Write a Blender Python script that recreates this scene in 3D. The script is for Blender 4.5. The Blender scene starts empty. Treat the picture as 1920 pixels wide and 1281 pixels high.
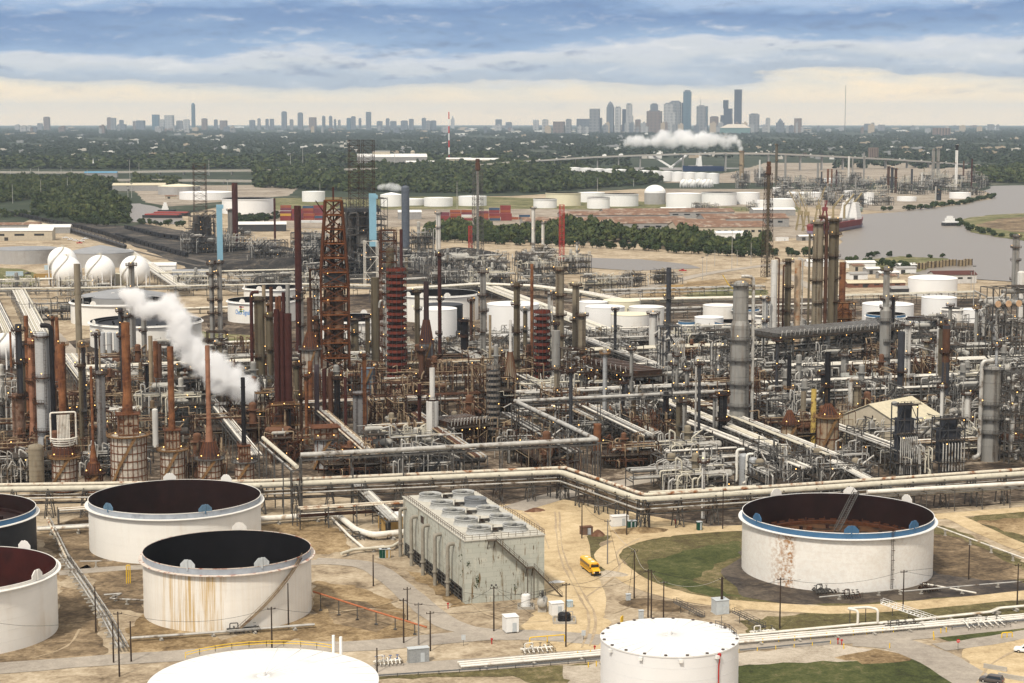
import bpy, math, random
import numpy as np
from mathutils import Vector, Matrix
R = math.radians
sc = bpy.context.scene
C = sc.collection
rnd = random.Random(7)
FPX, CAMH = 3450.0, 115.0            # focal length in photo pixels (1920 wide), camera height above ground
PITCH = math.atan((640.5-218.0)/FPX)
cd = bpy.data.cameras.new('camera'); cam = bpy.data.objects.new('camera', cd); C.objects.link(cam)
cd.sensor_width = 36.0; cd.lens = FPX/1920*36.0; cd.clip_start = 1.0; cd.clip_end = 90000.0
cam.location = (0, 0, CAMH); cam.rotation_euler = (math.pi/2-PITCH, 0, 0)
sc.camera = cam
sc.view_settings.view_transform = 'Standard'; sc.view_settings.look = 'None'
sc.view_settings.exposure = 0.13; sc.view_settings.gamma = 1.0
sc.cycles.max_bounces = 12; sc.cycles.diffuse_bounces = 1; sc.cycles.glossy_bounces = 2
sc.cycles.transparent_max_bounces = 8; sc.cycles.volume_bounces = 10; sc.cycles.transmission_bounces = 2
sc.cycles.volume_step_rate = 1.0; sc.cycles.volume_max_steps = 256
sc.cycles.caustics_reflective = False; sc.cycles.caustics_refractive = False
sc.cycles.use_denoising = True
W = bpy.data.worlds.new('World'); sc.world = W; W.use_nodes = True
def world():
 nt = W.node_tree; N = nt.nodes; L = nt.links
 bg = N['Background']
 def n(t, **k):
  o = N.new(t)
  for a, b in k.items(): setattr(o, a, b)
  return o
 def mth(op, a, b=None, c=None):
  o = n('ShaderNodeMath', operation=op)
  for i, x in enumerate((a, b, c)):
   if x is None: continue
   if isinstance(x, (int, float)): o.inputs[i].default_value = x
   else: L.new(x, o.inputs[i])
  return o.outputs[0]
 tc = n('ShaderNodeTexCoord'); sp = n('ShaderNodeSeparateXYZ'); L.new(tc.outputs['Generated'], sp.inputs[0])
 az = mth('ARCTAN2', sp.outputs[0], sp.outputs[1]); el = sp.outputs[2]
 def noise(ax, ex, detail, rough=.55, off=0.0, dist=0.0, up=0.0):
  c = n('ShaderNodeCombineXYZ'); L.new(mth('MULTIPLY', az, ax), c.inputs[0]); L.new(mth('MULTIPLY_ADD', el, ex, up), c.inputs[1]); c.inputs[2].default_value = off
  t = n('ShaderNodeTexNoise'); t.inputs['Scale'].default_value = 1; t.inputs['Detail'].default_value = detail
  t.inputs['Roughness'].default_value = rough; t.inputs['Distortion'].default_value = dist
  L.new(c.outputs[0], t.inputs['Vector']); return t.outputs['Fac']
 n1 = noise(9, 42, 5, .5, 3.1, .1); n2 = noise(38, 150, 8, .6, 9.3, .2)
 e = mth('MULTIPLY', el, FPX/218.0)                      # 0 horizon ... 1 top of the photograph
 amp = mth('MINIMUM', mth('MULTIPLY_ADD', e, 2.6, .08), 1.0)
 e1 = mth('MULTIPLY_ADD', mth('MULTIPLY', mth('SUBTRACT', n1, .5), .62), amp, e)
 e1 = mth('MULTIPLY_ADD', mth('MULTIPLY', mth('SUBTRACT', n2, .5), .16), amp, e1)
 e1 = mth('MULTIPLY_ADD', az, mth('MULTIPLY', amp, -.20), e1)
 rp = n('ShaderNodeValToRGB'); cr = rp.color_ramp
 pts = [(0, (1.42,1.0,.53)), (.14, (1.15,.89,.56)), (.24, (.84,.75,.60)), (.285, (.66,.63,.58)), (.31, (.40,.46,.54)), (.40, (.45,.52,.61)), (.47, (.60,.63,.66)), (.54, (.62,.65,.70)), (.60, (.29,.42,.61)), (.74, (.205,.325,.53)), (.86, (.165,.275,.485)), (.93, (.27,.40,.61)), (1, (.38,.50,.69))]
 cr.elements[0].position = 0; cr.elements[0].color = (*pts[0][1], 1); cr.elements[1].position = 1; cr.elements[1].color = (*pts[-1][1], 1)
 for p, c in pts[1:-1]:
  x = cr.elements.new(p); x.color = (*c, 1)
 L.new(e1, rp.inputs[0])
 def puff(ax, ex, d, off):
  a = noise(ax, ex, 9, .58, off, .15); b = noise(ax, ex, 9, .58, off, .15, d*ex); return mth('SUBTRACT', a, b)
 sh = mth('ADD', mth('MULTIPLY', puff(10, 30, .0085, 21.0), 1.0), mth('MULTIPLY', puff(34, 105, .0028, 4.0), 1.15))
 def rg(f, a, b, c, d):
  m = n('ShaderNodeMapRange'); m.interpolation_type = 'SMOOTHSTEP'
  for i, x in enumerate((a, b, c, d)): m.inputs[i+1].default_value = x
  L.new(f, m.inputs[0]); return m.outputs[0]
 band = mth('MULTIPLY', rg(e, .10, .42, .25, 1), rg(e, .62, 1.0, 1, .62))
 def mixc(f, a, col):
  m = n('ShaderNodeMix', data_type='RGBA'); L.new(f, m.inputs[0]); L.new(a, m.inputs[6]); m.inputs[7].default_value = (*col, 1); return m.outputs[2]
 c1 = mixc(mth('MULTIPLY', rg(sh, .02, .42, 0, .66), band), rp.outputs[0], (.80,.79,.78))
 c1 = mixc(mth('MULTIPLY', rg(sh, -.03, -.34, 0, .62), band), c1, (.15,.215,.36))
 class mx: outputs = {2: c1}
 sky = n('ShaderNodeTexSky', sky_type='NISHITA'); sky.sun_disc = False; sky.sun_elevation = SUN_EL; sky.sun_rotation = SUN_ROT
 sk = n('ShaderNodeMix', data_type='RGBA', blend_type='MULTIPLY'); sk.inputs[0].default_value = 1; L.new(sky.outputs[0], sk.inputs[6]); sk.inputs[7].default_value = (.10,.10,.10,1)
 ov = n('ShaderNodeMix', data_type='RGBA'); ov.inputs[0].default_value = .85; L.new(sk.outputs[2], ov.inputs[6]); ov.inputs[7].default_value = (.98,.915,.83,1)
 up = n('ShaderNodeMapRange'); up.inputs[1].default_value = .075; up.inputs[2].default_value = .42; L.new(el, up.inputs[0])
 fin = n('ShaderNodeMix', data_type='RGBA'); L.new(up.outputs[0], fin.inputs[0]); L.new(mx.outputs[2], fin.inputs[6]); L.new(ov.outputs[2], fin.inputs[7])
 L.new(fin.outputs[2], bg.inputs[0]); bg.inputs[1].default_value = 1.0
SUN_EL, SUN_AZ = R(52), R(205)      # azimuth measured from +Y clockwise: behind and to the left of the camera
SUN_ROT = SUN_AZ
world()
sl = bpy.data.lights.new('sun', 'SUN'); sl.energy = 3.1; sl.angle = R(5); sl.color = (1, .93, .82)
so = bpy.data.objects.new('sun', sl); C.objects.link(so)
sd = Vector((math.sin(SUN_AZ)*math.cos(SUN_EL), math.cos(SUN_AZ)*math.cos(SUN_EL), math.sin(SUN_EL)))
so.rotation_euler = sd.to_track_quat('Z', 'Y').to_euler()
CT, ST = math.cos(PITCH), math.sin(PITCH)
RE2 = 14.8e6
def gz(d): return -max(0.0, d-2500.0)**2/RE2           # the ground falls away with the earth's curve
def G(u, v, z=None):
 """the ground point (or the point at height z) seen at photo pixel u, v"""
 k = (640.5-v)/FPX; a = (u-960)/FPX
 dx, dy, dz = a, CT+k*ST, k*CT-ST
 z0 = 0.0 if z is None else z
 for _ in range(12):
  t = (z0-CAMH)/dz
  if t < 0: t = 60000
  d = min(math.hypot(dx, dy)*t, 41000.0)
  if z is not None or d < 2500: break
  z0 = gz(d)
 t = d/math.hypot(dx, dy)
 return Vector((dx*t, dy*t, z0))
def HT(p, v):
 """height above p's ground of the point over p seen at row v"""
 k = (640.5-v)/FPX
 return CAMH + p.y*(k*CT-ST)/(CT+k*ST) - p.z
def MPP(p, z=0.0): return (p.y*CT-(p.z+z-CAMH)*ST)/FPX       # metres per photo pixel at p
GR = R(16)                                                    # the plant grid's turn
AX = Vector((math.cos(GR), math.sin(GR), 0)); BX = Vector((-math.sin(GR), math.cos(GR), 0)); ZX = Vector((0, 0, 1))
class MB:
 def __init__(s): s.V = []; s.n = 0; s.F = []; s.S = []
 def add(s, vs, fs, smooth=False):
  b = s.n; s.V.extend(vs); s.n += len(vs)
  for f in fs: s.F.append(tuple(i+b for i in f))
  s.S.extend([smooth]*len(fs))
 def box(s, c, size, rz=0.0, z0=None):
  """c = centre (or centre of the base when z0 is given)"""
  hx, hy, hz = size[0]/2, size[1]/2, size[2]/2
  cz = c[2] if z0 is None else z0+hz
  ca, sa = math.cos(rz), math.sin(rz)
  vs = []
  for dz in (-hz, hz):
   for dx, dy in ((-hx,-hy),(hx,-hy),(hx,hy),(-hx,hy)):
    vs.append((c[0]+dx*ca-dy*sa, c[1]+dx*sa+dy*ca, cz+dz))
  s.add(vs, [(3,2,1,0),(4,5,6,7),(0,1,5,4),(1,2,6,5),(2,3,7,6),(3,0,4,7)])
 def bar(s, p, q, w=.25, h=None):
  p = Vector(p); q = Vector(q); d = q-p
  if d.length < 1e-5: return
  d.normalize(); u = d.cross(ZX)
  if u.length < 1e-3: u = Vector((1,0,0))
  u.normalize(); w2 = d.cross(u); h = h or w
  vs = []
  for e in (p, q):
   for a, b in ((-1,-1),(1,-1),(1,1),(-1,1)): vs.append(tuple(e+u*(a*w/2)+w2*(b*h/2)))
  s.add(vs, [(3,2,1,0),(4,5,6,7),(0,1,5,4),(1,2,6,5),(2,3,7,6),(3,0,4,7)])
 def cyl(s, p, q, r0, r1=None, n=8, caps=True, smooth=True):
  p = Vector(p); q = Vector(q); d = (q-p)
  if d.length < 1e-6: return
  d.normalize(); r1 = r0 if r1 is None else r1
  u = d.cross(ZX)
  if u.length < 1e-3: u = Vector((1,0,0))
  u.normalize(); w = d.cross(u)
  vs = []
  for e, r in ((p, r0), (q, r1)):
   for i in range(n):
    a = 2*math.pi*i/n; vs.append(tuple(e+u*(r*math.cos(a))+w*(r*math.sin(a))))
  s.add(vs, [(i, n+i, n+(i+1)%n, (i+1)%n) for i in range(n)], smooth)
  if caps: s.add(vs[:n], [tuple(range(n))]); s.add(vs[n:], [tuple(range(n-1,-1,-1))])
 def lathe(s, prof, n=24, c=(0,0,0), smooth=True, a0=0.0, a1=2*math.pi, cap=False):
  full = abs(a1-a0-2*math.pi) < 1e-6; m = n if full else n+1
  for k in range(len(prof)-1):
   (r0,z0),(r1,z1) = prof[k], prof[k+1]
   vs = []
   for r, z in ((r0,z0),(r1,z1)):
    for i in range(m):
     a = a0+(a1-a0)*i/n; vs.append((c[0]+r*math.cos(a), c[1]+r*math.sin(a), c[2]+z))
   s.add(vs, [(i, (i+1)%m, m+(i+1)%m, m+i) for i in range(n)], smooth)
 def dome(s, r, h, z, n=20, k=4, c=(0,0,0)):
  s.lathe([(max(r*math.cos(i*math.pi/2/k), .001), z+h*math.sin(i*math.pi/2/k)) for i in range(k+1)], n, c)
 def disc(s, r, z, n=24, c=(0,0,0), down=False):
  vs = [(c[0]+r*math.cos(2*math.pi*i/n), c[1]+r*math.sin(2*math.pi*i/n), c[2]+z) for i in range(n)]
  s.add(vs, [tuple(range(n)) if not down else tuple(range(n-1,-1,-1))])
 def sphere(s, c, r, n=16, k=10, sz=1.0):
  s.lathe([(max(r*math.sin(math.pi*i/k), .001), -r*sz*math.cos(math.pi*i/k)) for i in range(k+1)], n, c)
 def tube(s, pts, r, n=8, bend=None, caps=True):
  P = [Vector(p) for p in pts]
  bend = 2.2*r if bend is None else bend
  Q = [P[0]]
  for i in range(1, len(P)-1):
   a, b, c = P[i-1], P[i], P[i+1]
   d0 = (a-b); d1 = (c-b); l0, l1 = d0.length, d1.length
   if l0 < 1e-4 or l1 < 1e-4: continue
   d0.normalize(); d1.normalize()
   if d0.dot(d1) < -.995: Q.append(b); continue
   t = min(bend, l0*.45, l1*.45)
   A, B = b+d0*t, b+d1*t
   for k in range(4):
    x = k/3; Q.append(A*(1-x)**2+b*(2*x*(1-x))+B*x*x)
  Q.append(P[-1])
  rings = []; prev = None
  for i, q in enumerate(Q):
   d = (Q[min(i+1, len(Q)-1)]-Q[max(i-1, 0)])
   if d.length < 1e-6: d = Vector((1,0,0))
   d.normalize()
   if prev is None:
    u = d.cross(ZX)
    if u.length < 1e-3: u = Vector((1,0,0))
   else:
    u = prev - d*prev.dot(d)
    if u.length < 1e-3: u = d.cross(ZX)
   u.normalize(); prev = u; w = d.cross(u)
   rings.append([tuple(q+u*(r*math.cos(2*math.pi*j/n))+w*(r*math.sin(2*math.pi*j/n))) for j in range(n)])
  vs = [v for g in rings for v in g]
  fs = [(k*n+j, (k+1)*n+j, (k+1)*n+(j+1)%n, k*n+(j+1)%n) for k in range(len(rings)-1) for j in range(n)]
  s.add(vs, fs, True)
  if caps: s.add(rings[0], [tuple(range(n))]); s.add(rings[-1], [tuple(range(n-1,-1,-1))])
 def prism(s, poly, z0, z1):
  n = len(poly); vs = [(x,y,z0) for x,y in poly]+[(x,y,z1) for x,y in poly]
  s.add(vs, [tuple(range(n-1,-1,-1)), tuple(range(n,2*n))]+[(i,(i+1)%n,n+(i+1)%n,n+i) for i in range(n)])
 def rail(s, pts, h=1.1, post=2.5, w=.07, closed=False):
  P = [Vector(p) for p in pts]
  if closed: P.append(P[0])
  for a, b in zip(P, P[1:]):
   for f in (.55, 1.0): s.bar(a+ZX*(h*f), b+ZX*(h*f), w)
   m = max(1, int((b-a).length/post))
   for i in range(m+1):
    q = a.lerp(b, i/m); s.bar(q, q+ZX*h, w)
 def mesh(s, name):
  me = bpy.data.meshes.new(name)
  nv, nf = len(s.V), len(s.F)
  me.vertices.add(nv); me.vertices.foreach_set('co', np.asarray(s.V, dtype=np.float32).ravel())
  tot = np.fromiter((len(f) for f in s.F), dtype=np.int32, count=nf)
  idx = np.fromiter((i for f in s.F for i in f), dtype=np.int32, count=int(tot.sum()))
  me.loops.add(len(idx)); me.loops.foreach_set('vertex_index', idx)
  me.polygons.add(nf); me.polygons.foreach_set('loop_start', np.concatenate(([0], np.cumsum(tot)[:-1])).astype(np.int32))
  me.polygons.foreach_set('use_smooth', np.asarray(s.S, dtype=bool))
  me.update(calc_edges=True); me.validate()
  return me
 def build(s, name, mat, parent=None, loc=None, rz=0.0):
  if not s.V: return None
  me = s.mesh(name); me.materials.append(mat)
  o = bpy.data.objects.new(name, me); C.objects.link(o)
  if parent is not None: o.parent = parent
  if loc is not None: o.location = loc
  o.rotation_euler.z = rz
  return o
def tag(o, label=None, cat=None, group=None, kind=None):
 if o is None: return o
 if label: o['label'] = label
 if cat: o['category'] = cat
 if group: o['group'] = group
 if kind: o['kind'] = kind
 return o
def thing(name, label, cat, loc=(0,0,0), rz=0.0, group=None):
 o = bpy.data.objects.new(name, None); C.objects.link(o); o.location = loc; o.rotation_euler.z = rz
 o.empty_display_size = .5
 return tag(o, label, cat, group)
def dup(root, kids, loc, rz, label, group=None):
 r = root.copy(); C.objects.link(r); r.location = loc; r.rotation_euler.z = rz; r['label'] = label
 if group: r['group'] = group
 for k in kids:
  c = k.copy(); C.objects.link(c); c.parent = r
  for g in KIDS.get(k.name, ()):
   e = g.copy(); C.objects.link(e); e.parent = c
 return r
KIDS = {}
MATS = {}
def M(name, col, rough=.6, metal=0.0, var=.14, vs=.35, c2=None, c2f=.45, streak=0.0, scol=(.17,.065,.025), sz=.06, sx=1.1, spec=.13, bump=0.0, aniso=1.0, emit=0.0, mask=None):
 """paint or metal with soft variation, an optional second colour in blotches and vertical run-down streaks"""
 if name in MATS: return MATS[name]
 m = bpy.data.materials.new(name); m.use_nodes = True; MATS[name] = m
 nt = m.node_tree; N = nt.nodes; L = nt.links; b = N['Principled BSDF']
 b.inputs['Roughness'].default_value = rough; b.inputs['Metallic'].default_value = metal; b.inputs['Specular IOR Level'].default_value = spec
 tc = N.new('ShaderNodeTexCoord')
 def noise(sx_, sz_, det, r=.6):
  mp = N.new('ShaderNodeMapping'); mp.inputs['Scale'].default_value = (sx_, sx_, sz_)
  L.new(tc.outputs['Object'], mp.inputs['Vector'])
  t = N.new('ShaderNodeTexNoise'); t.inputs['Scale'].default_value = 1.0; t.inputs['Detail'].default_value = det; t.inputs['Roughness'].default_value = r
  L.new(mp.outputs[0], t.inputs['Vector']); return t.outputs['Fac']
 def rng(f, a, b_, c, d):
  mr = N.new('ShaderNodeMapRange'); mr.inputs[1].default_value = a; mr.inputs[2].default_value = b_; mr.inputs[3].default_value = c; mr.inputs[4].default_value = d
  L.new(f, mr.inputs[0]); return mr.outputs[0]
 def mix(f, a, b_, mode='MIX'):
  x = N.new('ShaderNodeMix'); x.data_type = 'RGBA'; x.blend_type = mode
  for i, y in ((0, f), (6, a), (7, b_)):
   if isinstance(y, tuple): x.inputs[i].default_value = (*y, 1)
   elif isinstance(y, float): x.inputs[i].default_value = y
   else: L.new(y, x.inputs[i])
  return x.outputs[2]
 cur = tuple(col)
 if c2: cur = mix(rng(noise(vs, vs*aniso, 6), c2f, c2f+.12, 0, 1), cur, tuple(c2))
 if streak > 0:
  f = noise(sx, sz, 5, .65); g = noise(.12, .12, 2)
  k = N.new('ShaderNodeMath'); k.operation = 'MULTIPLY'; L.new(rng(f, .50, .68, 0, 1), k.inputs[0]); L.new(rng(g, .40, .62, 0.05, streak), k.inputs[1])
  if mask:
   sp = N.new('ShaderNodeSeparateXYZ'); L.new(tc.outputs['Object'], sp.inputs[0]); at = N.new('ShaderNodeMath'); at.operation = 'ARCTAN2'; L.new(sp.outputs[1], at.inputs[0]); L.new(sp.outputs[0], at.inputs[1])
   ra = rng(at.outputs[0], mask[0], mask[0]+.25, .12, 1); rb = rng(at.outputs[0], mask[1]-.06, mask[1], 1, .12)
   k3 = N.new('ShaderNodeMath'); k3.operation = 'MULTIPLY'; L.new(ra, k3.inputs[0]); L.new(rb, k3.inputs[1]); k4 = N.new('ShaderNodeMath'); k4.operation = 'MULTIPLY'; L.new(rng(f, .42, .60, 0, 1), k4.inputs[0]); L.new(k3.outputs[0], k4.inputs[1]); k = k4
  cur = mix(k.outputs[0], cur, tuple(scol))
 f = rng(noise(vs*2.3, vs*2.3*aniso, 5), .25, .75, 1-var, 1+var)
 cc = N.new('ShaderNodeCombineColor')
 for i in range(3): L.new(f, cc.inputs[i])
 cur = mix(1.0, cur, cc.outputs[0], 'MULTIPLY')
 L.new(cur, b.inputs['Base Color'])
 if bump > 0:
  bp = N.new('ShaderNodeBump'); bp.inputs['Strength'].default_value = bump; bp.inputs['Distance'].default_value = .3
  L.new(noise(vs*3, vs*3, 6), bp.inputs['Height']); L.new(bp.outputs[0], b.inputs['Normal'])
 if emit > 0:
  b.inputs['Emission Color'].default_value = (*col, 1); b.inputs['Emission Strength'].default_value = emit
 return m
galv   = M('galvanised_steel', (.10,.096,.09), .55, .2, .3, .5, c2=(.042,.028,.02), c2f=.52)
dgrey  = M('dark_steel', (.055,.056,.06), .6, .1, .25, .5, c2=(.09,.055,.035), c2f=.6)
brownst= M('brown_steel', (.034,.017,.010), .75, 0, .3, .5, c2=(.095,.038,.017), c2f=.54)
ruststl= M('rusted_steel', (.085,.031,.014), .8, 0, .3, .45, c2=(.075,.028,.014), c2f=.52)
silver = M('silver_pipe', (.47,.455,.42), .45, .25, .25, .3, c2=(.13,.095,.065), c2f=.53)
whitep = M('white_pipe', (.72,.685,.61), .5, 0, .14, .25, c2=(.36,.26,.165), c2f=.60, streak=.25)
creamp = M('stained_cream_pipe', (.56,.52,.42), .6, 0, .18, .3, c2=(.30,.14,.06), c2f=.66)
rustp  = M('rust_flaked_pipe', (.60,.54,.43), .65, 0, .18, .4, c2=(.24,.095,.035), c2f=.51)
tanp   = M('tan_pipe', (.30,.225,.145), .6, 0, .3, .3, c2=(.075,.036,.02), c2f=.50)
deckm  = M('grating_deck', (.052,.041,.032), .8, 0, .3, .6, c2=(.10,.065,.045), c2f=.56)
concr  = M('concrete', (.40,.37,.32), .85, 0, .2, .3, c2=(.27,.24,.20), c2f=.58, bump=.1)
stk_or = M('rust_orange_stack', (.205,.088,.040), .75, 0, .4, .16, c2=(.085,.032,.019), c2f=.49, streak=1.0, scol=(.06,.022,.016), sz=.14, sx=.6, aniso=1.4)
stk_pk = M('faded_rust_stack', (.29,.145,.09), .75, 0, .25, .12, c2=(.14,.055,.032), c2f=.51, streak=.4, aniso=1.4)
stk_mr = M('maroon_stack', (.055,.018,.015), .65, 0, .25, .2, c2=(.095,.03,.02), c2f=.58, aniso=1.4)
stk_br = M('brown_stack', (.085,.042,.026), .75, 0, .25, .2, c2=(.045,.021,.015), c2f=.55, aniso=1.4, streak=.4)
stk_tan= M('tan_stack', (.31,.245,.165), .7, 0, .2, .15, c2=(.20,.125,.07), c2f=.56, streak=.6, scol=(.10,.045,.02), aniso=1.4)
stk_pur= M('purple_grey_stack', (.085,.065,.072), .7, 0, .2, .2)
stk_blk= M('black_stack', (.014,.013,.015), .6, 0, .3, .3)
stk_gry= M('dark_grey_stack', (.048,.05,.058), .55, .1, .2, .2, c2=(.075,.07,.066), c2f=.6, aniso=1.4)
stk_blu= M('blue_grey_stack', (.10,.115,.14), .55, .1, .2, .2, c2=(.075,.085,.10), c2f=.6, aniso=1.4)
col_gry= M('grey_column_cladding', (.275,.268,.248), .55, .15, .2, .25, c2=(.17,.145,.115), c2f=.54, streak=.5, scol=(.13,.07,.04), sz=.03, aniso=.2)
col_sil= M('bright_ribbed_cladding', (.42,.43,.435), .45, .3, .16, .4, c2=(.32,.32,.32), c2f=.6, aniso=4)
col_tan= M('tan_column_cladding', (.235,.20,.145), .6, 0, .2, .2, c2=(.13,.09,.055), c2f=.55, streak=.85, scol=(.085,.045,.022), sz=.03, aniso=.2)
col_olv= M('olive_column_cladding', (.13,.108,.072), .65, 0, .22, .2, c2=(.07,.046,.03), c2f=.55, streak=.8, scol=(.05,.03,.02), sz=.03, aniso=.2)
col_wht= M('white_column_cladding', (.60,.585,.545), .5, 0, .15, .2, c2=(.42,.38,.31), c2f=.60, streak=.4, aniso=.3)
drumw  = M('pale_vessel', (.42,.405,.365), .5, .1, .2, .3, c2=(.25,.205,.155), c2f=.6, streak=.4)
drumr  = M('rusty_vessel', (.135,.066,.038), .75, 0, .25, .3, c2=(.21,.13,.085), c2f=.55)
drumd  = M('dark_vessel', (.08,.07,.062), .6, 0, .3, .3, c2=(.14,.10,.075), c2f=.55)
heatw  = M('rust_patched_cream_panel', (.46,.42,.36), .7, 0, .25, .42, c2=(.21,.09,.045), c2f=.56, streak=.9, scol=(.15,.058,.025), sz=.15, sx=.7)
heatrib= M('rusted_rib', (.13,.052,.025), .8, 0, .3, .6, c2=(.075,.03,.018), c2f=.55)
heatbox= M('rusty_box_panel', (.30,.24,.18), .75, 0, .3, .6, c2=(.10,.045,.025), c2f=.48)
coneru = M('rust_cone', (.075,.034,.024), .75, 0, .3, .3, c2=(.045,.024,.021), c2f=.5)
scafred= M('red_oxide_scaffold', (.145,.033,.021), .75, 0, .3, .3, c2=(.07,.02,.015), c2f=.55)
ringyel= M('ochre_ring_plate', (.20,.115,.052), .75, 0, .25, .5, c2=(.10,.048,.024), c2f=.55)
tank5w = M('patch_rusted_tank_paint', (.80,.775,.72), .55, 0, .06, .06, c2=(.73,.69,.62), c2f=.56, streak=.22, scol=(.38,.20,.085), sz=1.1, sx=1.0, mask=(-2.52,-2.16))
orange = M('rust_orange_beam', (.19,.068,.025), .75, 0, .3, .4, c2=(.075,.028,.014), c2f=.55)
ltblue = M('light_blue_cladding', (.23,.42,.53), .5, 0, .07, .1)
tankw  = M('white_tank_paint', (.80,.775,.72), .55, 0, .05, .06, c2=(.74,.70,.63), c2f=.58, streak=.22, scol=(.52,.40,.26), sz=.03, sx=.45)
tankw2 = M('bright_white_tank_paint', (.82,.81,.785), .5, 0, .04, .05, streak=.10, scol=(.60,.54,.44), sz=.03, sx=.4)
tankcr = M('cream_tank_paint', (.74,.68,.50), .55, 0, .05, .06)
tankgr = M('grey_tank_paint', (.37,.36,.345), .6, 0, .10, .06, c2=(.30,.28,.26), c2f=.55, streak=.35, scol=(.24,.20,.17), sz=.03, sx=.4)
roofgr = M('grey_cone_roof_paint', (.27,.275,.285), .6, 0, .14, .05, c2=(.20,.205,.215), c2f=.52)
tankblk= M('black_tank_paint', (.022,.023,.027), .5, 0, .25, .1, c2=(.05,.05,.055), c2f=.62)
tankin = M('oily_tank_interior', (.019,.008,.007), .55, 0, .35, .1, c2=(.030,.012,.010), c2f=.55)
tankinr= M('dark_maroon_tank_interior', (.050,.012,.010), .55, 0, .3, .1, c2=(.030,.010,.010), c2f=.52)
tankinb= M('blackened_tank_interior', (.007,.006,.007), .55, 0, .3, .1)
rimblue= M('blue_seal_rim', (.055,.135,.245), .5, 0, .15, .2)
rimgrey= M('grey_seal_rim', (.33,.36,.40), .55, 0, .15, .3, c2=(.22,.24,.27), c2f=.55)
ladd   = M('rusted_streaked_tank', (.80,.76,.69), .55, 0, .06, .08, streak=1.0, scol=(.56,.40,.20), sz=.05, sx=1.6, mask=(-2.35,-1.42))
redp   = M('red_pipe_paint', (.42,.035,.03), .5, 0, .12, .4)
redrust= M('red_lead_trim', (.66,.58,.50), .6, 0, .2, .6, c2=(.34,.11,.065), c2f=.53)
yellow = M('safety_yellow', (.78,.50,.03), .45, 0, .08, .3)
busyel = M('school_bus_yellow', (.84,.44,.012), .35, 0, .05, .3, spec=.5)
black  = M('black_rubber', (.012,.012,.013), .7, 0, .1)
glass  = M('dark_glass', (.018,.022,.026), .08, 0, .05, spec=.6)
chrome = M('bright_metal', (.6,.6,.6), .25, .8, .05)
lampw  = M('clear_lens', (.85,.82,.7), .2, 0, .03)
lampr  = M('red_lens', (.5,.02,.015), .25, 0, .03)
suvm   = M('grey_brown_car_paint', (.105,.088,.078), .28, .4, .04, .3, spec=.5)
carw   = M('white_car_paint', (.78,.78,.77), .3, 0, .03, .3, spec=.5)
wood   = M('dark_pole_timber', (.048,.034,.026), .9, 0, .25, .8)
greyp  = M('weathered_grey_pole', (.20,.185,.17), .8, 0, .2, .8)
wire   = M('cable_black', (.03,.028,.027), .6)
wirep  = M('pale_cable', (.45,.43,.40), .5)
green  = M('dark_green_plastic', (.012,.07,.045), .5, 0, .1)
gwhite = M('white_sheet_metal', (.78,.77,.74), .5, 0, .06, .3)
gpale  = M('pale_grey_cabinet', (.48,.51,.52), .5, 0, .1, .5)
ochre  = M('ochre_siding', (.42,.27,.10), .7, 0, .1, .6)
bluep  = M('blue_plastic', (.03,.12,.35), .5, 0, .1)
redsign= M('sign_red', (.55,.02,.02), .4, 0, .04)
signw  = M('sign_white', (.82,.82,.80), .5, 0, .03)
lampm  = M('lit_sodium_lamp', (1.0,.55,.16), .5, 0, 0, emit=4.0)
orangef= M('orange_fence_mesh', (.40,.14,.065), .7, 0, .2, .6)
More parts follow.
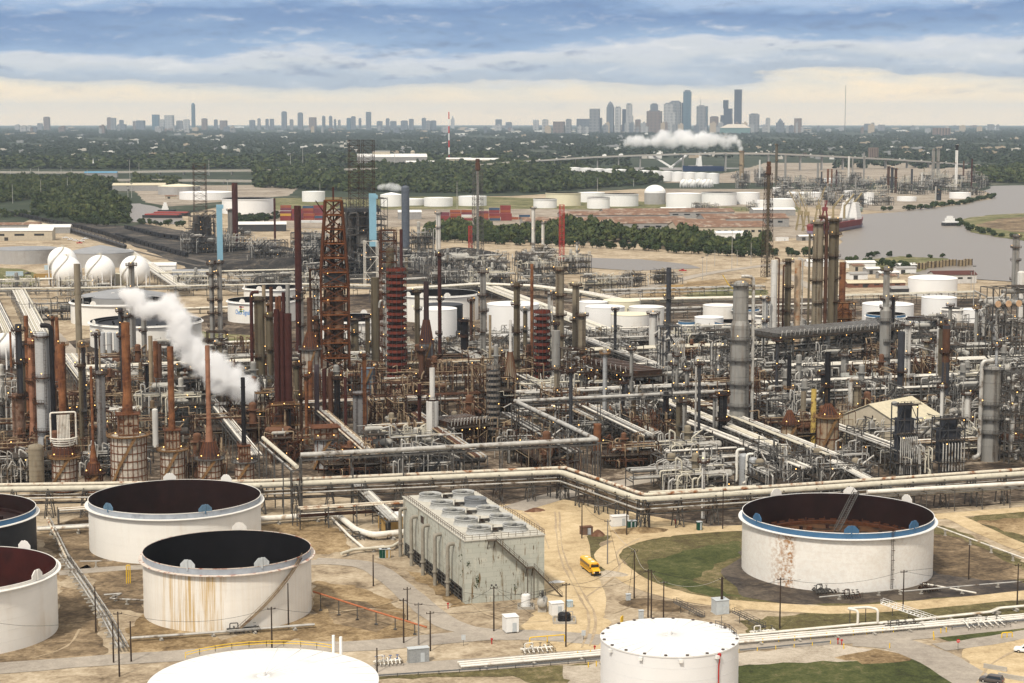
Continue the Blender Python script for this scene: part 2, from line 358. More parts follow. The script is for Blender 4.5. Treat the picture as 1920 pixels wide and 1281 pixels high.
def ground_mat(name, stops, s1, s2, rough=.95, bump=.25, speck=None):
 m = bpy.data.materials.new(name); m.use_nodes = True; nt = m.node_tree; N = nt.nodes; L = nt.links; b = N['Principled BSDF']
 b.inputs['Roughness'].default_value = rough; b.inputs['Specular IOR Level'].default_value = .15
 tc = N.new('ShaderNodeTexCoord')
 def noise(s, det, off=0):
  mp = N.new('ShaderNodeMapping'); mp.inputs['Scale'].default_value = (s, s, s); mp.inputs['Location'].default_value = (off, off*.7, 0)
  L.new(tc.outputs['Object'], mp.inputs[0]); t = N.new('ShaderNodeTexNoise'); t.inputs['Scale'].default_value = 1; t.inputs['Detail'].default_value = det; t.inputs['Roughness'].default_value = .62
  t.inputs['Distortion'].default_value = .5
  L.new(mp.outputs[0], t.inputs['Vector']); return t.outputs['Fac']
 a = N.new('ShaderNodeMath'); a.operation = 'MULTIPLY_ADD'; L.new(noise(s2, 8, 5), a.inputs[0]); a.inputs[1].default_value = .34
 h2 = N.new('ShaderNodeMath'); h2.operation = 'MULTIPLY_ADD'; L.new(noise(s2*5, 6, 9), h2.inputs[0]); h2.inputs[1].default_value = .28
 h = N.new('ShaderNodeMath'); h.operation = 'MULTIPLY'; L.new(noise(s1, 6), h.inputs[0]); h.inputs[1].default_value = .38; L.new(h.outputs[0], h2.inputs[2]); L.new(h2.outputs[0], a.inputs[2])
 stops = [(.5+(p-.5)*.62, c) for p, c in stops]
 rp = N.new('ShaderNodeValToRGB'); cr = rp.color_ramp
 cr.elements[0].position = stops[0][0]; cr.elements[0].color = (*stops[0][1], 1); cr.elements[1].position = stops[-1][0]; cr.elements[1].color = (*stops[-1][1], 1)
 for p, c in stops[1:-1]: cr.elements.new(p).color = (*c, 1)
 L.new(a.outputs[0], rp.inputs[0]); out = rp.outputs[0]
 if speck:
  sc_, thr, col = speck
  vo = N.new('ShaderNodeTexVoronoi'); vo.inputs['Scale'].default_value = sc_; L.new(tc.outputs['Object'], vo.inputs['Vector'])
  mr = N.new('ShaderNodeMapRange'); mr.inputs[1].default_value = thr; mr.inputs[2].default_value = thr*.6; L.new(vo.outputs['Distance'], mr.inputs[0])
  mx = N.new('ShaderNodeMix'); mx.data_type = 'RGBA'; L.new(mr.outputs[0], mx.inputs[0]); L.new(out, mx.inputs[6]); mx.inputs[7].default_value = (*col, 1); out = mx.outputs[2]
 L.new(out, b.inputs['Base Color'])
 bp = N.new('ShaderNodeBump'); bp.inputs['Strength'].default_value = bump; bp.inputs['Distance'].default_value = .5
 L.new(noise(s2*3, 6, 2), bp.inputs['Height']); L.new(bp.outputs[0], b.inputs['Normal'])
 return m
sand   = ground_mat('sand_ground', [(.29,(.12,.088,.057)),(.41,(.25,.192,.127)),(.52,(.385,.308,.212)),(.67,(.53,.445,.325))], .035, .16)
dirt   = ground_mat('stained_dirt', [(.32,(.055,0.039,0.025)),(.44,(.115,0.082,0.050)),(.54,(.21,0.152,0.092)),(.68,(.38,0.289,0.181))], .03, .15)
brownd = ground_mat('brown_basin_soil', [(.32,(.085,0.056,0.030)),(.42,(.17,0.114,0.058)),(.53,(.29,0.207,0.112)),(.66,(.46,0.347,0.206))], .04, .2)
mud    = ground_mat('oil_darkened_mud', [(.36,(.022,.018,.015)),(.48,(.05,.038,.03)),(.62,(.12,.095,.07))], .04, .2, rough=.6)
road   = ground_mat('worn_asphalt_road', [(.3,(.25,.215,.18)),(.5,(.34,.30,.25)),(.66,(.43,.375,.31))], .05, .4, bump=.05)
track  = ground_mat('sandy_track', [(.30,(.30,0.217,0.120)),(.43,(.44,0.333,0.194)),(.54,(.53,0.410,0.245)),(.68,(.63,0.502,0.318))], .05, .3, bump=.1)
grass  = ground_mat('rough_grass', [(.30,(.040,.030,.017)),(.43,(.092,.074,.034)),(.53,(.125,.110,.045)),(.66,(.25,.195,.11))], .06, .45, bump=.5)
rut    = ground_mat('tyre_rut', [(.3,(.27,.205,.13)),(.5,(.40,.31,.205)),(.66,(.50,.40,.27))], .1, .5)
lawn   = ground_mat('green_grass', [(.34,(.030,.034,.013)),(.46,(.055,.066,.020)),(.56,(.085,.092,.033)),(.68,(.17,.14,.07))], .04, .35, bump=.5)
pale   = ground_mat('pale_gravel_bank', [(.3,(.26,.21,.16)),(.48,(.43,.37,.29)),(.64,(.55,.48,.39))], .12, .9, bump=.6)
plant  = ground_mat('plant_concrete', [(.30,(.013,.010,.008)),(.44,(.040,.029,.021)),(.54,(.11,.082,.058)),(.68,(.36,.295,.22))], .02, .12)
coal   = ground_mat('coke_dust', [(.32,(.012,.012,.013)),(.46,(.03,.028,.027)),(.56,(.075,.065,.055)),(.68,(.20,.165,.125))], .03, .12)
farland= ground_mat('far_dark_land', [(.33,(.020,.030,.016)),(.5,(.030,.042,.022)),(.6,(.05,.058,.035)),(.7,(.16,.145,.11))], .004, .02)
yard   = ground_mat('dusty_yard', [(.33,(.14,.115,.09)),(.48,(.27,.225,.175)),(.64,(.38,.33,.27))], .015, .08)
grnbank= ground_mat('green_bank', [(.33,(.06,.065,.025)),(.5,(.13,.13,.05)),(.66,(.30,.25,.15))], .03, .15)
def ground_sheet():
 ds = [0,150,300,500,800,1200,1800,2500,3000,3600,4500,5600,7000,8500,10000,12000,14500,17500,21000,25000,29000,33000,37000,40000,43000]
 na = 120; vs = []; fs = []
 for d in ds:
  for i in range(na+1):
   a = R(-40+80*i/na); r = d+900
   x, y = r*math.sin(a), r*math.cos(a)-900
   vs.append((x, y, gz(math.hypot(x, max(y, 0)))))
 for k in range(len(ds)-1):
  for i in range(na): fs.append((k*(na+1)+i+1, k*(na+1)+i, (k+1)*(na+1)+i, (k+1)*(na+1)+i+1))
 mb = MB(); mb.add(vs, [f[::-1] for f in fs]); return tag(mb.build('ground', sand), kind='structure')
ground_sheet()
def far_sheet():
 ds = [2950,3150,3400,3700,4100,4600,5200,6000,7000,8000,9200,10500,12000,14000,16500,19500,23000,27000,31000,35000,39000,42500]; na = 90; vs = []; fs = []
 for d in ds:
  for i in range(na+1): a = R(-36+72*i/na); vs.append((d*math.sin(a), d*math.cos(a), gz(d)+.3+max(0, d-3000)/2500))
 for k in range(len(ds)-1):
  for i in range(na): fs.append((k*(na+1)+i, k*(na+1)+i+1, (k+1)*(na+1)+i+1, (k+1)*(na+1)+i))
 mb = MB(); mb.add(vs, fs); o = mb.build('far_land', farland); tag(o, kind='structure')
 if o.data.polygons[0].normal.z < 0: o.data.flip_normals()
zlev = [0.0]
def poly_px(pts): return [G(u, v) for u, v in pts]
def densify(P, step, jit, seed):
 r = random.Random(seed); out = []
 for a, b in zip(P, P[1:]+P[:1]):
  n = max(1, min(130, int((b-a).length/step)))
  for i in range(n):
   q = a.lerp(b, i/n); out.append(q+Vector((r.uniform(-jit, jit), r.uniform(-jit, jit), 0)))
 return out
def patch(name, pts, mat, z=.02, step=2.4, jit=1.0, kind='structure', label=None, cat=None):
 zlev[0] += .0011; z += zlev[0]; P = densify(poly_px(pts), step, jit, hash(len(pts)*31+int(pts[0][0]))&1023)
 mb = MB(); mb.add([(p.x, p.y, p.z+z) for p in P], [tuple(range(len(P)))])
 o = mb.build(name, mat); me = o.data
 if me.polygons[0].normal.z < 0: me.flip_normals()
 return tag(o, label, cat, kind=kind)
def strip(name, pts, w, mat, z=.03, jit=.25, wpx=False):
 """a road along photo points, w metres wide"""
 zlev[0] += .0011; z += zlev[0]; P = [G(u, v) for u, v in pts]; Q = [P[0]]
 for i in range(1, len(P)-1):
  for k in range(5):
   x = k/4; a = P[i].lerp(P[i-1], .45); b = P[i].lerp(P[i+1], .45)
   Q.append(a*(1-x)**2+P[i]*(2*x*(1-x))+b*x*x)
 Q.append(P[-1]); r = random.Random(len(pts)); vs = []; D = []
 for a, b in zip(Q, Q[1:]):
  n = max(1, min(30, int((b-a).length/6)))
  D += [a.lerp(b, i/n) for i in range(n)]
 D.append(Q[-1])
 for i, q in enumerate(D):
  d = D[min(i+1, len(D)-1)]-D[max(i-1, 0)]; n = Vector((-d.y, d.x, 0)).normalized()
  for s in (-1, 1): vs.append(tuple(q+n*(s*w/2+r.uniform(-jit, jit))+ZX*z))
 mb = MB(); mb.add(vs, [(2*i, 2*i+2, 2*i+3, 2*i+1) for i in range(len(D)-1)])
 o = mb.build(name, mat)
 if o.data.polygons[0].normal.z < 0: o.data.flip_normals()
 return tag(o, kind='structure')
patch('plant_floor', [(-60,905),(480,905),(760,950),(1060,985),(1400,985),(1980,935),(1980,560),(1560,560),(1000,530),(560,560),(130,640),(-60,640)], plant, .015, 12, 1.5)
patch('tank_basin', [(110,1090),(105,1040),(60,1000),(170,960),(270,1045),(272,1150),(190,1140),(165,1060)], dirt, .02)
patch('tank_basin', [(-60,1235),(100,1180),(112,1100),(160,1110),(182,1160),(196,1225),(150,1245),(-60,1255)], dirt, .024)
patch('tank_basin', [(240,1180),(270,1150),(420,1200),(590,1150),(600,1180),(520,1210),(350,1235),(250,1240)], brownd, .022)
patch('tank_basin', [(588,1090),(660,1098),(735,1125),(770,1165),(785,1195),(760,1208),(640,1205),(560,1200),(590,1160)], brownd, .022)
patch('soil_stain', [(600,1120),(690,1130),(745,1165),(700,1185),(625,1170)], dirt, .028, 4, .8)
patch('tank_basin', [(480,985),(600,975),(655,1005),(650,1035),(590,1040),(500,1020)], brownd, .022)
patch('soil_stain', [(810,1075),(850,1110),(880,1135),(850,1140),(800,1100),(760,1070)], brownd, .024)
patch('sandy_yard', [(905,950),(1050,935),(1260,975),(1370,995),(1380,1010),(1200,1020),(1120,1010),(1060,1040),(1150,1180),(1120,1230),(990,1215),(1000,1150),(1040,1120),(1030,1010),(950,960)], track, .02)
patch('grass_basin', [(1152,1040),(1200,1015),(1290,1000),(1390,995),(1560,1020),(1760,985),(1800,995),(1960,1075),(1960,1120),(1800,1126),(1600,1138),(1420,1130),(1290,1118),(1200,1085)], grass, .024)
patch('green_grass', [(1210,1055),(1290,1030),(1390,1015),(1392,1040),(1340,1060),(1300,1090),(1370,1115),(1420,1122),(1330,1117),(1240,1092)], lawn, .030)
patch('soil_stain', [(1385,1045),(1395,1030),(1420,1050),(1750,1040),(1830,1060),(1935,1100),(1930,1117),(1760,1122),(1590,1133),(1470,1132),(1390,1120),(1370,1095),(1350,1075)], mud, .034, 4, 1.0)
patch('soil_stain', [(1745,1000),(1800,1010),(1915,1065),(1930,1085),(1850,1090),(1760,1075),(1700,1040)], dirt, .038, 4, .8)
patch('grass_verge', [(1060,1015),(1110,1003),(1150,1005),(1120,1022),(1135,1055),(1148,1075),(1120,1075),(1085,1045)], grass, .028)
patch('grass_basin', [(1790,975),(1860,962),(1985,955),(1985,1040),(1880,1005),(1830,985)], grass, .024)
patch('soil_stain', [(1830,978),(1900,972),(1985,975),(1985,1020),(1900,1000)], brownd, .03)
strip('sandy_track', [(1150,1062),(1132,1035),(1190,1008),(1290,996),(1400,990)], 6.5, track, .044)
strip('sandy_track', [(1150,1060),(1195,1095),(1300,1126),(1440,1138),(1580,1146),(1760,1132),(1960,1112)], 7, track, .042)
strip('sandy_track', [(1740,970),(1790,968),(1850,1000),(1960,1045)], 6.5, track, .042)
strip('sandy_track', [(1740,970),(1860,960),(1990,950)], 6, track, .046)
patch('grass_verge', [(1390,1165),(1500,1150),(1700,1140),(1990,1120),(1990,1150),(1760,1165),(1560,1180),(1400,1190)], grass, .03)
patch('grass_verge', [(1760,1195),(1830,1180),(1990,1160),(1990,1180),(1870,1195),(1790,1205)], lawn, .032)
patch('gravel_bank', [(700,1262),(900,1255),(1130,1244),(1130,1300),(1060,1300),(960,1268),(700,1275)], grass, .03)
patch('gravel_bank', [(1050,1250),(1130,1244),(1130,1310),(1080,1300)], pale, .034)
patch('gravel_bank', [(1380,1225),(1560,1210),(1690,1222),(1660,1240),(1560,1240),(1380,1250)], pale, .03)
patch('green_grass', [(1380,1248),(1560,1238),(1680,1222),(1740,1240),(1800,1275),(1830,1310),(1380,1310)], lawn, .028)
patch('gravel_bank', [(1560,1232),(1640,1218),(1720,1228),(1700,1240),(1620,1245)], brownd, .032)
patch('sandy_yard', [(1800,1218),(1990,1185),(1990,1310),(1890,1310),(1830,1262)], track, .022)
strip('access_road', [(700,1258),(900,1246),(1130,1228),(1380,1210),(1600,1196),(1760,1186),(1990,1158)], 8.5, road, .038)
strip('access_road', [(1600,1200),(1680,1205),(1760,1235),(1860,1300)], 10, road, .045)
strip('access_road', [(1760,1214),(1830,1206),(1990,1178)], 5.5, road, .043)
strip('access_road', [(-60,1258),(200,1238),(360,1228),(560,1214),(700,1212),(880,1192),(1000,1190),(1130,1200)], 8, road, .036)
strip('access_road', [(590,1052),(680,1056),(720,1075),(790,1135),(850,1180),(960,1192)], 6.5, road, .040)
strip('sandy_track', [(1010,1200),(1090,1140),(1060,1075),(1050,1010),(1040,960)], 15, track, .026)
strip('access_road', [(960,955),(1060,925),(1180,905),(1300,880)], 9, road, .03)
strip('access_road', [(110,1075),(270,1062),(600,1055)], 5, road, .03)
strip('access_road', [(-40,520),(30,545),(70,600),(120,660),(190,700)], 12, road, .03)
for pts in ([(1040,960),(1046,1040),(1075,1100),(1110,1160),(1090,1215)],[(1048,960),(1053,1035),(1083,1095),(1122,1160),(1105,1212)],[(1100,1120),(1150,1085),(1165,1062),(1150,1035),(1200,1010)],[(980,960),(1010,980),(1030,1030)],[(1150,1150),(1230,1120),(1330,1140),(1500,1150)],[(1820,1300),(1850,1250),(1900,1220),(1990,1205)],[(620,1150),(690,1140),(760,1150)],[(150,1180),(130,1215),(60,1235)],[(470,1215),(560,1205),(640,1210)],[(850,1060),(880,1140),(960,1170),(1030,1165)]):
 strip('tyre_track', pts, .5, rut, .05, .2)
patch('far_land', [(-700,440),(-20,440),(60,412),(240,425),(480,372),(960,368),(1240,352),(1830,358),(1990,345),(2700,345),(2700,340),(-700,340)], farland, .25, 60, 3)
far_sheet()
patch('dusty_yard', [(246,352),(330,346),(480,344),(560,352),(540,368),(480,372),(320,388),(272,380)], yard, .3, 20, 2)
patch('dusty_yard', [(1450,302),(1700,306),(1858,320),(1852,344),(1600,344),(1240,344),(1380,322)], yard, .9, 30, 3)
patch('rail_yard', [(-60,402),(60,402),(200,440),(360,505),(600,520),(900,520),(905,500),(700,484),(490,470),(420,448),(300,425),(140,400),(60,396)], coal, .10, 15, 2)
patch('coke_pit', [(480,500),(620,478),(900,470),(930,520),(760,528),(480,535)], coal, .14, 15, 2)
patch('dusty_yard', [(480,395),(780,380),(1000,392),(1440,400),(1570,410),(1560,440),(1440,452),(1190,440),(1060,425),(800,425),(480,430)], yard, .12, 20, 2)
patch('green_bank', [(480,372),(780,366),(1010,372),(1500,388),(1500,398),(1000,392),(480,395)], grnbank, .16, 20, 2)
patch('green_bank', [(130,545),(170,575),(410,640),(480,650),(480,630),(400,625),(260,600)], grnbank, .05, 8, 1)
patch('dusty_yard', [(1340,388),(1500,388),(1690,398),(1840,372),(1850,360),(1600,345),(1240,345),(1200,352)], yard, .16, 20, 2)
patch('sandy_bank', [(1060,475),(1200,478),(1440,500),(1560,490),(1560,560),(1300,560),(1200,560),(1080,560),(1150,535),(1290,512),(1190,510),(1080,500)], sand, .10, 15, 2)
patch('green_bank', [(1240,545),(1330,530),(1440,545),(1440,560),(1300,560)], grnbank, .18, 8, 1.5)
def water_mat():
 m = bpy.data.materials.new('grey_brown_water'); m.use_nodes = True; nt = m.node_tree; N = nt.nodes; L = nt.links; b = N['Principled BSDF']
 b.inputs['Base Color'].default_value = (.205,.178,.15,1); b.inputs['Roughness'].default_value = .38; b.inputs['Specular IOR Level'].default_value = .3
 tc = N.new('ShaderNodeTexCoord'); mp = N.new('ShaderNodeMapping'); mp.inputs['Scale'].default_value = (.05,.16,.1); L.new(tc.outputs['Object'], mp.inputs[0])
 t = N.new('ShaderNodeTexNoise'); t.inputs['Scale'].default_value = 1; t.inputs['Detail'].default_value = 8; t.inputs['Roughness'].default_value = .7; L.new(mp.outputs[0], t.inputs['Vector'])
 bp = N.new('ShaderNodeBump'); bp.inputs['Strength'].default_value = .9; bp.inputs['Distance'].default_value = 1.2; L.new(t.outputs['Fac'], bp.inputs['Height']); L.new(bp.outputs[0], b.inputs['Normal'])
 return m
water = water_mat()
patch('river_water', [(1990,347),(1862,349),(1846,358),(1866,372),(1800,385),(1740,391),(1690,398),(1612,403),(1600,420),(1572,448),(1568,486),(1640,492),(1720,516),(1800,522),(1990,535)], water, .35, 40, 4)
patch('river_water', [(216,384),(262,382),(300,391),(330,400),(345,415),(335,422),(240,416),(238,402)], water, .35, 20, 3)
patch('creek_water', [(1050,484),(1100,484),(1200,487),(1290,496),(1312,504),(1190,509),(1080,500)], water, .3, 15, 2)
patch('river_water', [(1180,312),(1400,306),(1600,300),(1600,305),(1420,316),(1200,322)], water, .7, 60, 3)
patch('river_island', [(1795,416),(1820,409),(1860,404),(1990,398),(1990,462),(1880,447),(1820,436)], grnbank, .6, 15, 3)
patch('river_island', [(1830,424),(1870,412),(1990,402),(1990,440),(1900,436)], dirt, .75, 15, 3)
patch('river_bank', [(1585,492),(1690,482),(1780,486),(1790,492),(1740,505),(1700,515),(1640,505)], grnbank, .5, 8, 2)
strip('access_road', [(1560,480),(1440,498),(1330,512),(1230,536),(1150,556),(1060,566)], 10, road, .3)
strip('access_road', [(1440,498),(1500,530),(1560,560)], 8, road, .3)
strip('access_road', [(200,478),(330,510),(450,548)], 9, road, .3)
patch('brown_bank', [(1200,556),(1300,528),(1440,520),(1440,530),(1320,545),(1230,566)], brownd, .26, 8, 2)
patch('green_bank', [(-60,500),(40,505),(90,520),(60,536),(-60,530)], grnbank, .2)
def haze():
 mb = MB(); mb.box((0, 21500, 0), (66000, 46000, 2), z0=-118)
 for i, v in enumerate(mb.V): mb.V[i] = (v[0], v[1], 400.0 if v[2] > -117 else -118.0)
 m = bpy.data.materials.new('haze_air'); m.use_nodes = True; nt = m.node_tree; nt.nodes.remove(nt.nodes['Principled BSDF'])
 pv = nt.nodes.new('ShaderNodeVolumePrincipled'); pv.inputs['Color'].default_value = (.70,.84,1.0,1); pv.inputs['Density'].default_value = HAZE_DENS
 nt.links.new(pv.outputs[0], nt.nodes['Material Output'].inputs['Volume'])
 o = mb.build('haze', m); tag(o, kind='stuff')
HAZE_DENS = 3.0e-5
haze()
def leaf_mat(name, a, b, c):
 m = bpy.data.materials.new(name); m.use_nodes = True; nt = m.node_tree; N = nt.nodes; L = nt.links; p = N['Principled BSDF']
 p.inputs['Roughness'].default_value = .75; p.inputs['Specular IOR Level'].default_value = .2
 tc = N.new('ShaderNodeTexCoord'); oi = N.new('ShaderNodeObjectInfo')
 def noise(s, det):
  t = N.new('ShaderNodeTexNoise'); t.inputs['Scale'].default_value = s; t.inputs['Detail'].default_value = det; L.new(tc.outputs['Object'], t.inputs['Vector']); return t.outputs['Fac']
 ad = N.new('ShaderNodeMath'); ad.operation = 'MULTIPLY_ADD'; L.new(noise(.095, 2), ad.inputs[0]); ad.inputs[1].default_value = 1.7; L.new(noise(.5, 3), ad.inputs[2])
 a2 = N.new('ShaderNodeMath'); a2.operation = 'MULTIPLY_ADD'; L.new(oi.outputs['Random'], a2.inputs[0]); a2.inputs[1].default_value = .35; L.new(ad.outputs[0], a2.inputs[2])
 rp = N.new('ShaderNodeValToRGB'); cr = rp.color_ramp; cr.elements[0].position = .85; cr.elements[0].color = (*a, 1); cr.elements[1].position = 1.6 if False else 1.0; cr.elements[1].color = (*c, 1)
 mr = N.new('ShaderNodeMapRange'); mr.inputs[1].default_value = 1.1; mr.inputs[2].default_value = 2.05; L.new(a2.outputs[0], mr.inputs[0])
 cr.elements[0].position = 0; e = cr.elements.new(.45); e.color = (*b, 1); L.new(mr.outputs[0], rp.inputs[0])
 L.new(rp.outputs[0], p.inputs['Base Color']); return m
leafm = leaf_mat('tree_leaves', (.012,.022,.008), (.034,.052,.015), (.10,.112,.036))
leafd = leaf_mat('distant_leaves', (.020,.034,.017), (.030,.047,.021), (.050,.062,.030))  # greens lifted and flattened, so some haze sits in the leaf colour
trunkm = M('tree_bark', (.06,.045,.032), .9)
nprng = np.random.default_rng(5)
def crown_tpl(nq, seed, size):
 """a crown of small leaf faces spread over several uneven lobes, unit radius, sitting on z=0; returns (verts Nx4x3)"""
 g = np.random.default_rng(seed)
 k = g.integers(5, 8)
 lc = np.stack([g.uniform(-.55, .55, k), g.uniform(-.55, .55, k), g.uniform(.35, 1.25, k)], 1); lr = g.uniform(.33, .58, k); lc[0] = (0, 0, .8); lr[0] = .6
 i = g.integers(0, k, nq); d = g.normal(size=(nq, 3)); d /= np.linalg.norm(d, axis=1)[:, None]; d[:, 2] = np.where(d[:, 2] < -.45, -d[:, 2], d[:, 2])
 c = lc[i]+d*(lr[i]*g.uniform(.72, 1.08, nq))[:, None]
 nrm = d+g.normal(size=(nq, 3))*.45; nrm /= np.linalg.norm(nrm, axis=1)[:, None]
 t = np.cross(nrm, g.normal(size=(nq, 3))); t /= np.linalg.norm(t, axis=1)[:, None]; b = np.cross(nrm, t)
 s = (size*g.uniform(.6, 1.35, nq))[:, None]; s2 = (size*g.uniform(.5, 1.2, nq))[:, None]
 return np.stack([c-t*s-b*s2*.6, c+t*s-b*s2, c+t*s*.7+b*s2, c-t*s*.8+b*s2*.9], 1)
NEAR = [crown_tpl(230, 100+i, .17) for i in range(6)]
MID = [crown_tpl(150, 200+i, .19) for i in range(6)]
FAR = [crown_tpl(46, 300+i, .33) for i in range(6)]
def np_quads(name, Q, mat):
 n = len(Q); me = bpy.data.meshes.new(name)
 me.vertices.add(n*4); me.vertices.foreach_set('co', Q.reshape(-1).astype(np.float32))
 me.loops.add(n*4); me.loops.foreach_set('vertex_index', np.arange(n*4, dtype=np.int32))
 me.polygons.add(n); me.polygons.foreach_set('loop_start', (np.arange(n)*4).astype(np.int32))
 me.update(calc_edges=True); me.materials.append(mat); return me
def inside(px, py, poly):
 r = np.zeros(len(px), bool); n = len(poly)
 for i in range(n):
  x0, y0 = poly[i]; x1, y1 = poly[(i+1)%n]
  c = ((y0 > py) != (y1 > py)); c &= px < (x1-x0)*(py-y0)/((y1-y0) if abs(y1-y0) > 1e-9 else 1e-9)+x0; r ^= c
 return r
def sample(pts, spacing, seed):
 P = [G(u, v) for u, v in pts]; poly = [(p.x, p.y) for p in P]
 x0, x1 = min(p[0] for p in poly), max(p[0] for p in poly); y0, y1 = min(p[1] for p in poly), max(p[1] for p in poly)
 g = np.random.default_rng(seed); gx, gy = np.meshgrid(np.arange(x0, x1, spacing), np.arange(y0, y1, spacing))
 x = gx.ravel()+g.uniform(-.45, .45, gx.size)*spacing; y = gy.ravel()+g.uniform(-.45, .45, gx.size)*spacing
 k = inside(x, y, poly); return x[k], y[k]
def woodland(name, spots, tpls, mat, rad, hgt, seed, gap=None):
 """spots = (x, y): one mass of crowns"""
 g = np.random.default_rng(seed); out = []
 x, y = spots
 if gap is not None:
  f = np.sin(x/gap+1.3*np.sin(y/gap*.7))*np.sin(y/gap*.9+1.7*np.sin(x/gap*.5)); k = f < .72; x, y = x[k], y[k]
 d = np.hypot(x, y); z = -np.maximum(0, d-2500)**2/RE2
 vi = g.integers(0, len(tpls), len(x)); r = rad*g.uniform(.65, 1.35, len(x)); h = hgt*g.uniform(.5, 1.5, len(x)); a = g.uniform(0, 6.28, len(x))
 q = .5+.5*np.sin(x/23+2.1*np.sin(y/31))*np.sin(y/27+1.4*np.sin(x/37)); r = r*(.7+.5*q); h = h*(.5+.75*q)
 for v in range(len(tpls)):
  k = np.where(vi == v)[0]
  if not len(k): continue
  T = tpls[v].reshape(-1, 3); ca, sa = np.cos(a[k])[:, None], np.sin(a[k])[:, None]
  X = (T[None, :, 0]*ca-T[None, :, 1]*sa)*r[k][:, None]+x[k][:, None]; Y = (T[None, :, 0]*sa+T[None, :, 1]*ca)*r[k][:, None]+y[k][:, None]
  Z = T[None, :, 2]*(h[k]/1.7)[:, None]+z[k][:, None]+.4
  out.append(np.stack([X, Y, Z], 2).reshape(-1, 4, 3))
 o = bpy.data.objects.new(name, np_quads(name, np.concatenate(out), mat)); C.objects.link(o); return tag(o, kind='stuff')
woodland('woods', sample([(-60,338),(30,340),(60,336),(100,342),(150,339),(205,345),(222,352),(190,360),(160,362),(120,360),(135,368),(200,372),(232,384),(236,402),(226,418),(206,424),(186,420),(150,418),(120,408),(96,410),(72,400),(62,390),(90,382),(60,374),(20,380),(-60,386)], 9.5, 1), MID, leafm, 6.5, 11, 11, 60)
woodland('woods', sample([(478,322),(650,322),(690,316),(960,309),(1075,312),(1120,326),(1240,331),(1235,345),(1010,362),(900,364),(760,362),(650,360),(480,352)], 13, 2), FAR, leafm, 8.5, 12, 12, 110)
woodland('woods', sample([(798,432),(960,436),(1062,430),(1110,430),(1200,444),(1310,454),(1440,460),(1440,478),(1330,474),(1200,466),(1060,458),(930,455),(800,450)], 7.5, 3), MID, leafm, 5.5, 10, 13, 75)
woodland('woods', sample([(246,342),(335,340),(340,347),(300,352),(250,356)], 13, 6), MID, leafm, 7, 10, 16, 60)
woodland('woods', sample([(-60,402),(0,404),(50,400),(62,404),(0,410),(-60,412)], 11, 7), MID, leafm, 5, 6, 17, 40)
woodland('woods', sample([(440,408),(530,402),(530,412),(450,424)], 10, 8), MID, leafm, 5, 6, 18, 40)
woodland('woods', sample([(1826,326),(1990,318),(1990,346),(1836,343)], 14, 4), FAR, leafm, 9, 13, 14)
woodland('woods', sample([(-60,302),(480,300),(960,296),(960,308),(640,312),(480,318),(-60,318)], 24, 5), FAR, leafm, 15, 13, 15, 260)
def far_woods():
 """the flat wooded country beyond: crowns grow into larger clumps with distance"""
 g = np.random.default_rng(9); xs, ys, rs = [], [], []
 v = 240.0
 while v < 318:
  p = G(960, v); d = p.y; step = max(3.0, 26*3450/d*.62);
  us = np.arange(-260, 2180, step)+g.uniform(-step*.5, step*.5, len(np.arange(-260, 2180, step)))
  keep = g.random(len(us)) < (.80 if v > 262 else .72)
  dens = np.sin(us/97+v/5.3)+np.sin(us/41-v/3.1)*.7; keep &= dens < 1.25
  if v > 296: keep &= (us < 1180) | (us > 1560)
  for u in us[keep]: xs.append((u-960)/3450*d); ys.append(d*(1+g.uniform(-.012, .012))); rs.append(max(9.0, step*d/3450*.62))
  v += max(.42, .75*(v-236)/25)
 x, y, r = np.array(xs), np.array(ys), np.array(rs); d = np.hypot(x, y); z = -np.maximum(0, d-2500)**2/RE2
 out = []; vi = g.integers(0, len(FAR), len(x))
 for k in range(len(FAR)):
  i = np.where(vi == k)[0]; T = FAR[k].reshape(-1, 3)
  X = T[None, :, 0]*r[i][:, None]+x[i][:, None]; Y = T[None, :, 1]*r[i][:, None]*1.5+y[i][:, None]; Z = T[None, :, 2]*(g.uniform(8, 15, len(i))/1.7)[:, None]+z[i][:, None]
  out.append(np.stack([X, Y, Z], 2).reshape(-1, 4, 3))
 o = bpy.data.objects.new('distant_woods', np_quads('distant_woods', np.concatenate(out), leafd)); C.objects.link(o); tag(o, kind='stuff')
far_woods()
CR_ME = [np_quads('crown', t, leafm) for t in NEAR]
def trunk_me():
 mb = MB(); mb.cyl((0,0,0), (.02,0,.9), .07, .045, 6); mb.cyl((0,0,.55), (.3,.1,1.05), .035, .02, 5); mb.cyl((0,0,.6), (-.25,.2,1.1), .035, .02, 5); mb.cyl((0,0,.7), (-.05,-.3,1.15), .03, .02, 5)
 me = mb.mesh('trunk'); me.materials.append(trunkm); return me
TR_ME = trunk_me()
TREES = []
def tree(p, r, h, label, group):
 t = thing('broadleaf_tree', label, 'tree', p, rnd.uniform(0, 6.28), group)
 a = bpy.data.objects.new('crown', rnd.choice(CR_ME)); b = bpy.data.objects.new('trunk', TR_ME)
 for o in (a, b): C.objects.link(o); o.parent = t
 a.scale = (r, r, h/2.0); a.location = (0, 0, h*.02); b.scale = (r, r, h*.62)
def tree_row(pts, n, r, h, label, group, seed=3):
 g = random.Random(seed); P = [G(u, v) for u, v in pts]; L = [(b-a).length for a, b in zip(P, P[1:])]; T = sum(L)
 for i in range(n):
  s = (i+g.uniform(.15, .85))/n*T; k = 0
  while k < len(L)-1 and s > L[k]: s -= L[k]; k += 1
  q = P[k].lerp(P[k+1], min(1, s/L[k])); q = q+Vector((g.uniform(-3, 3), g.uniform(-6, 6), 0))
  tree(q, r*g.uniform(.7, 1.25), h*g.uniform(.7, 1.25), label, group)
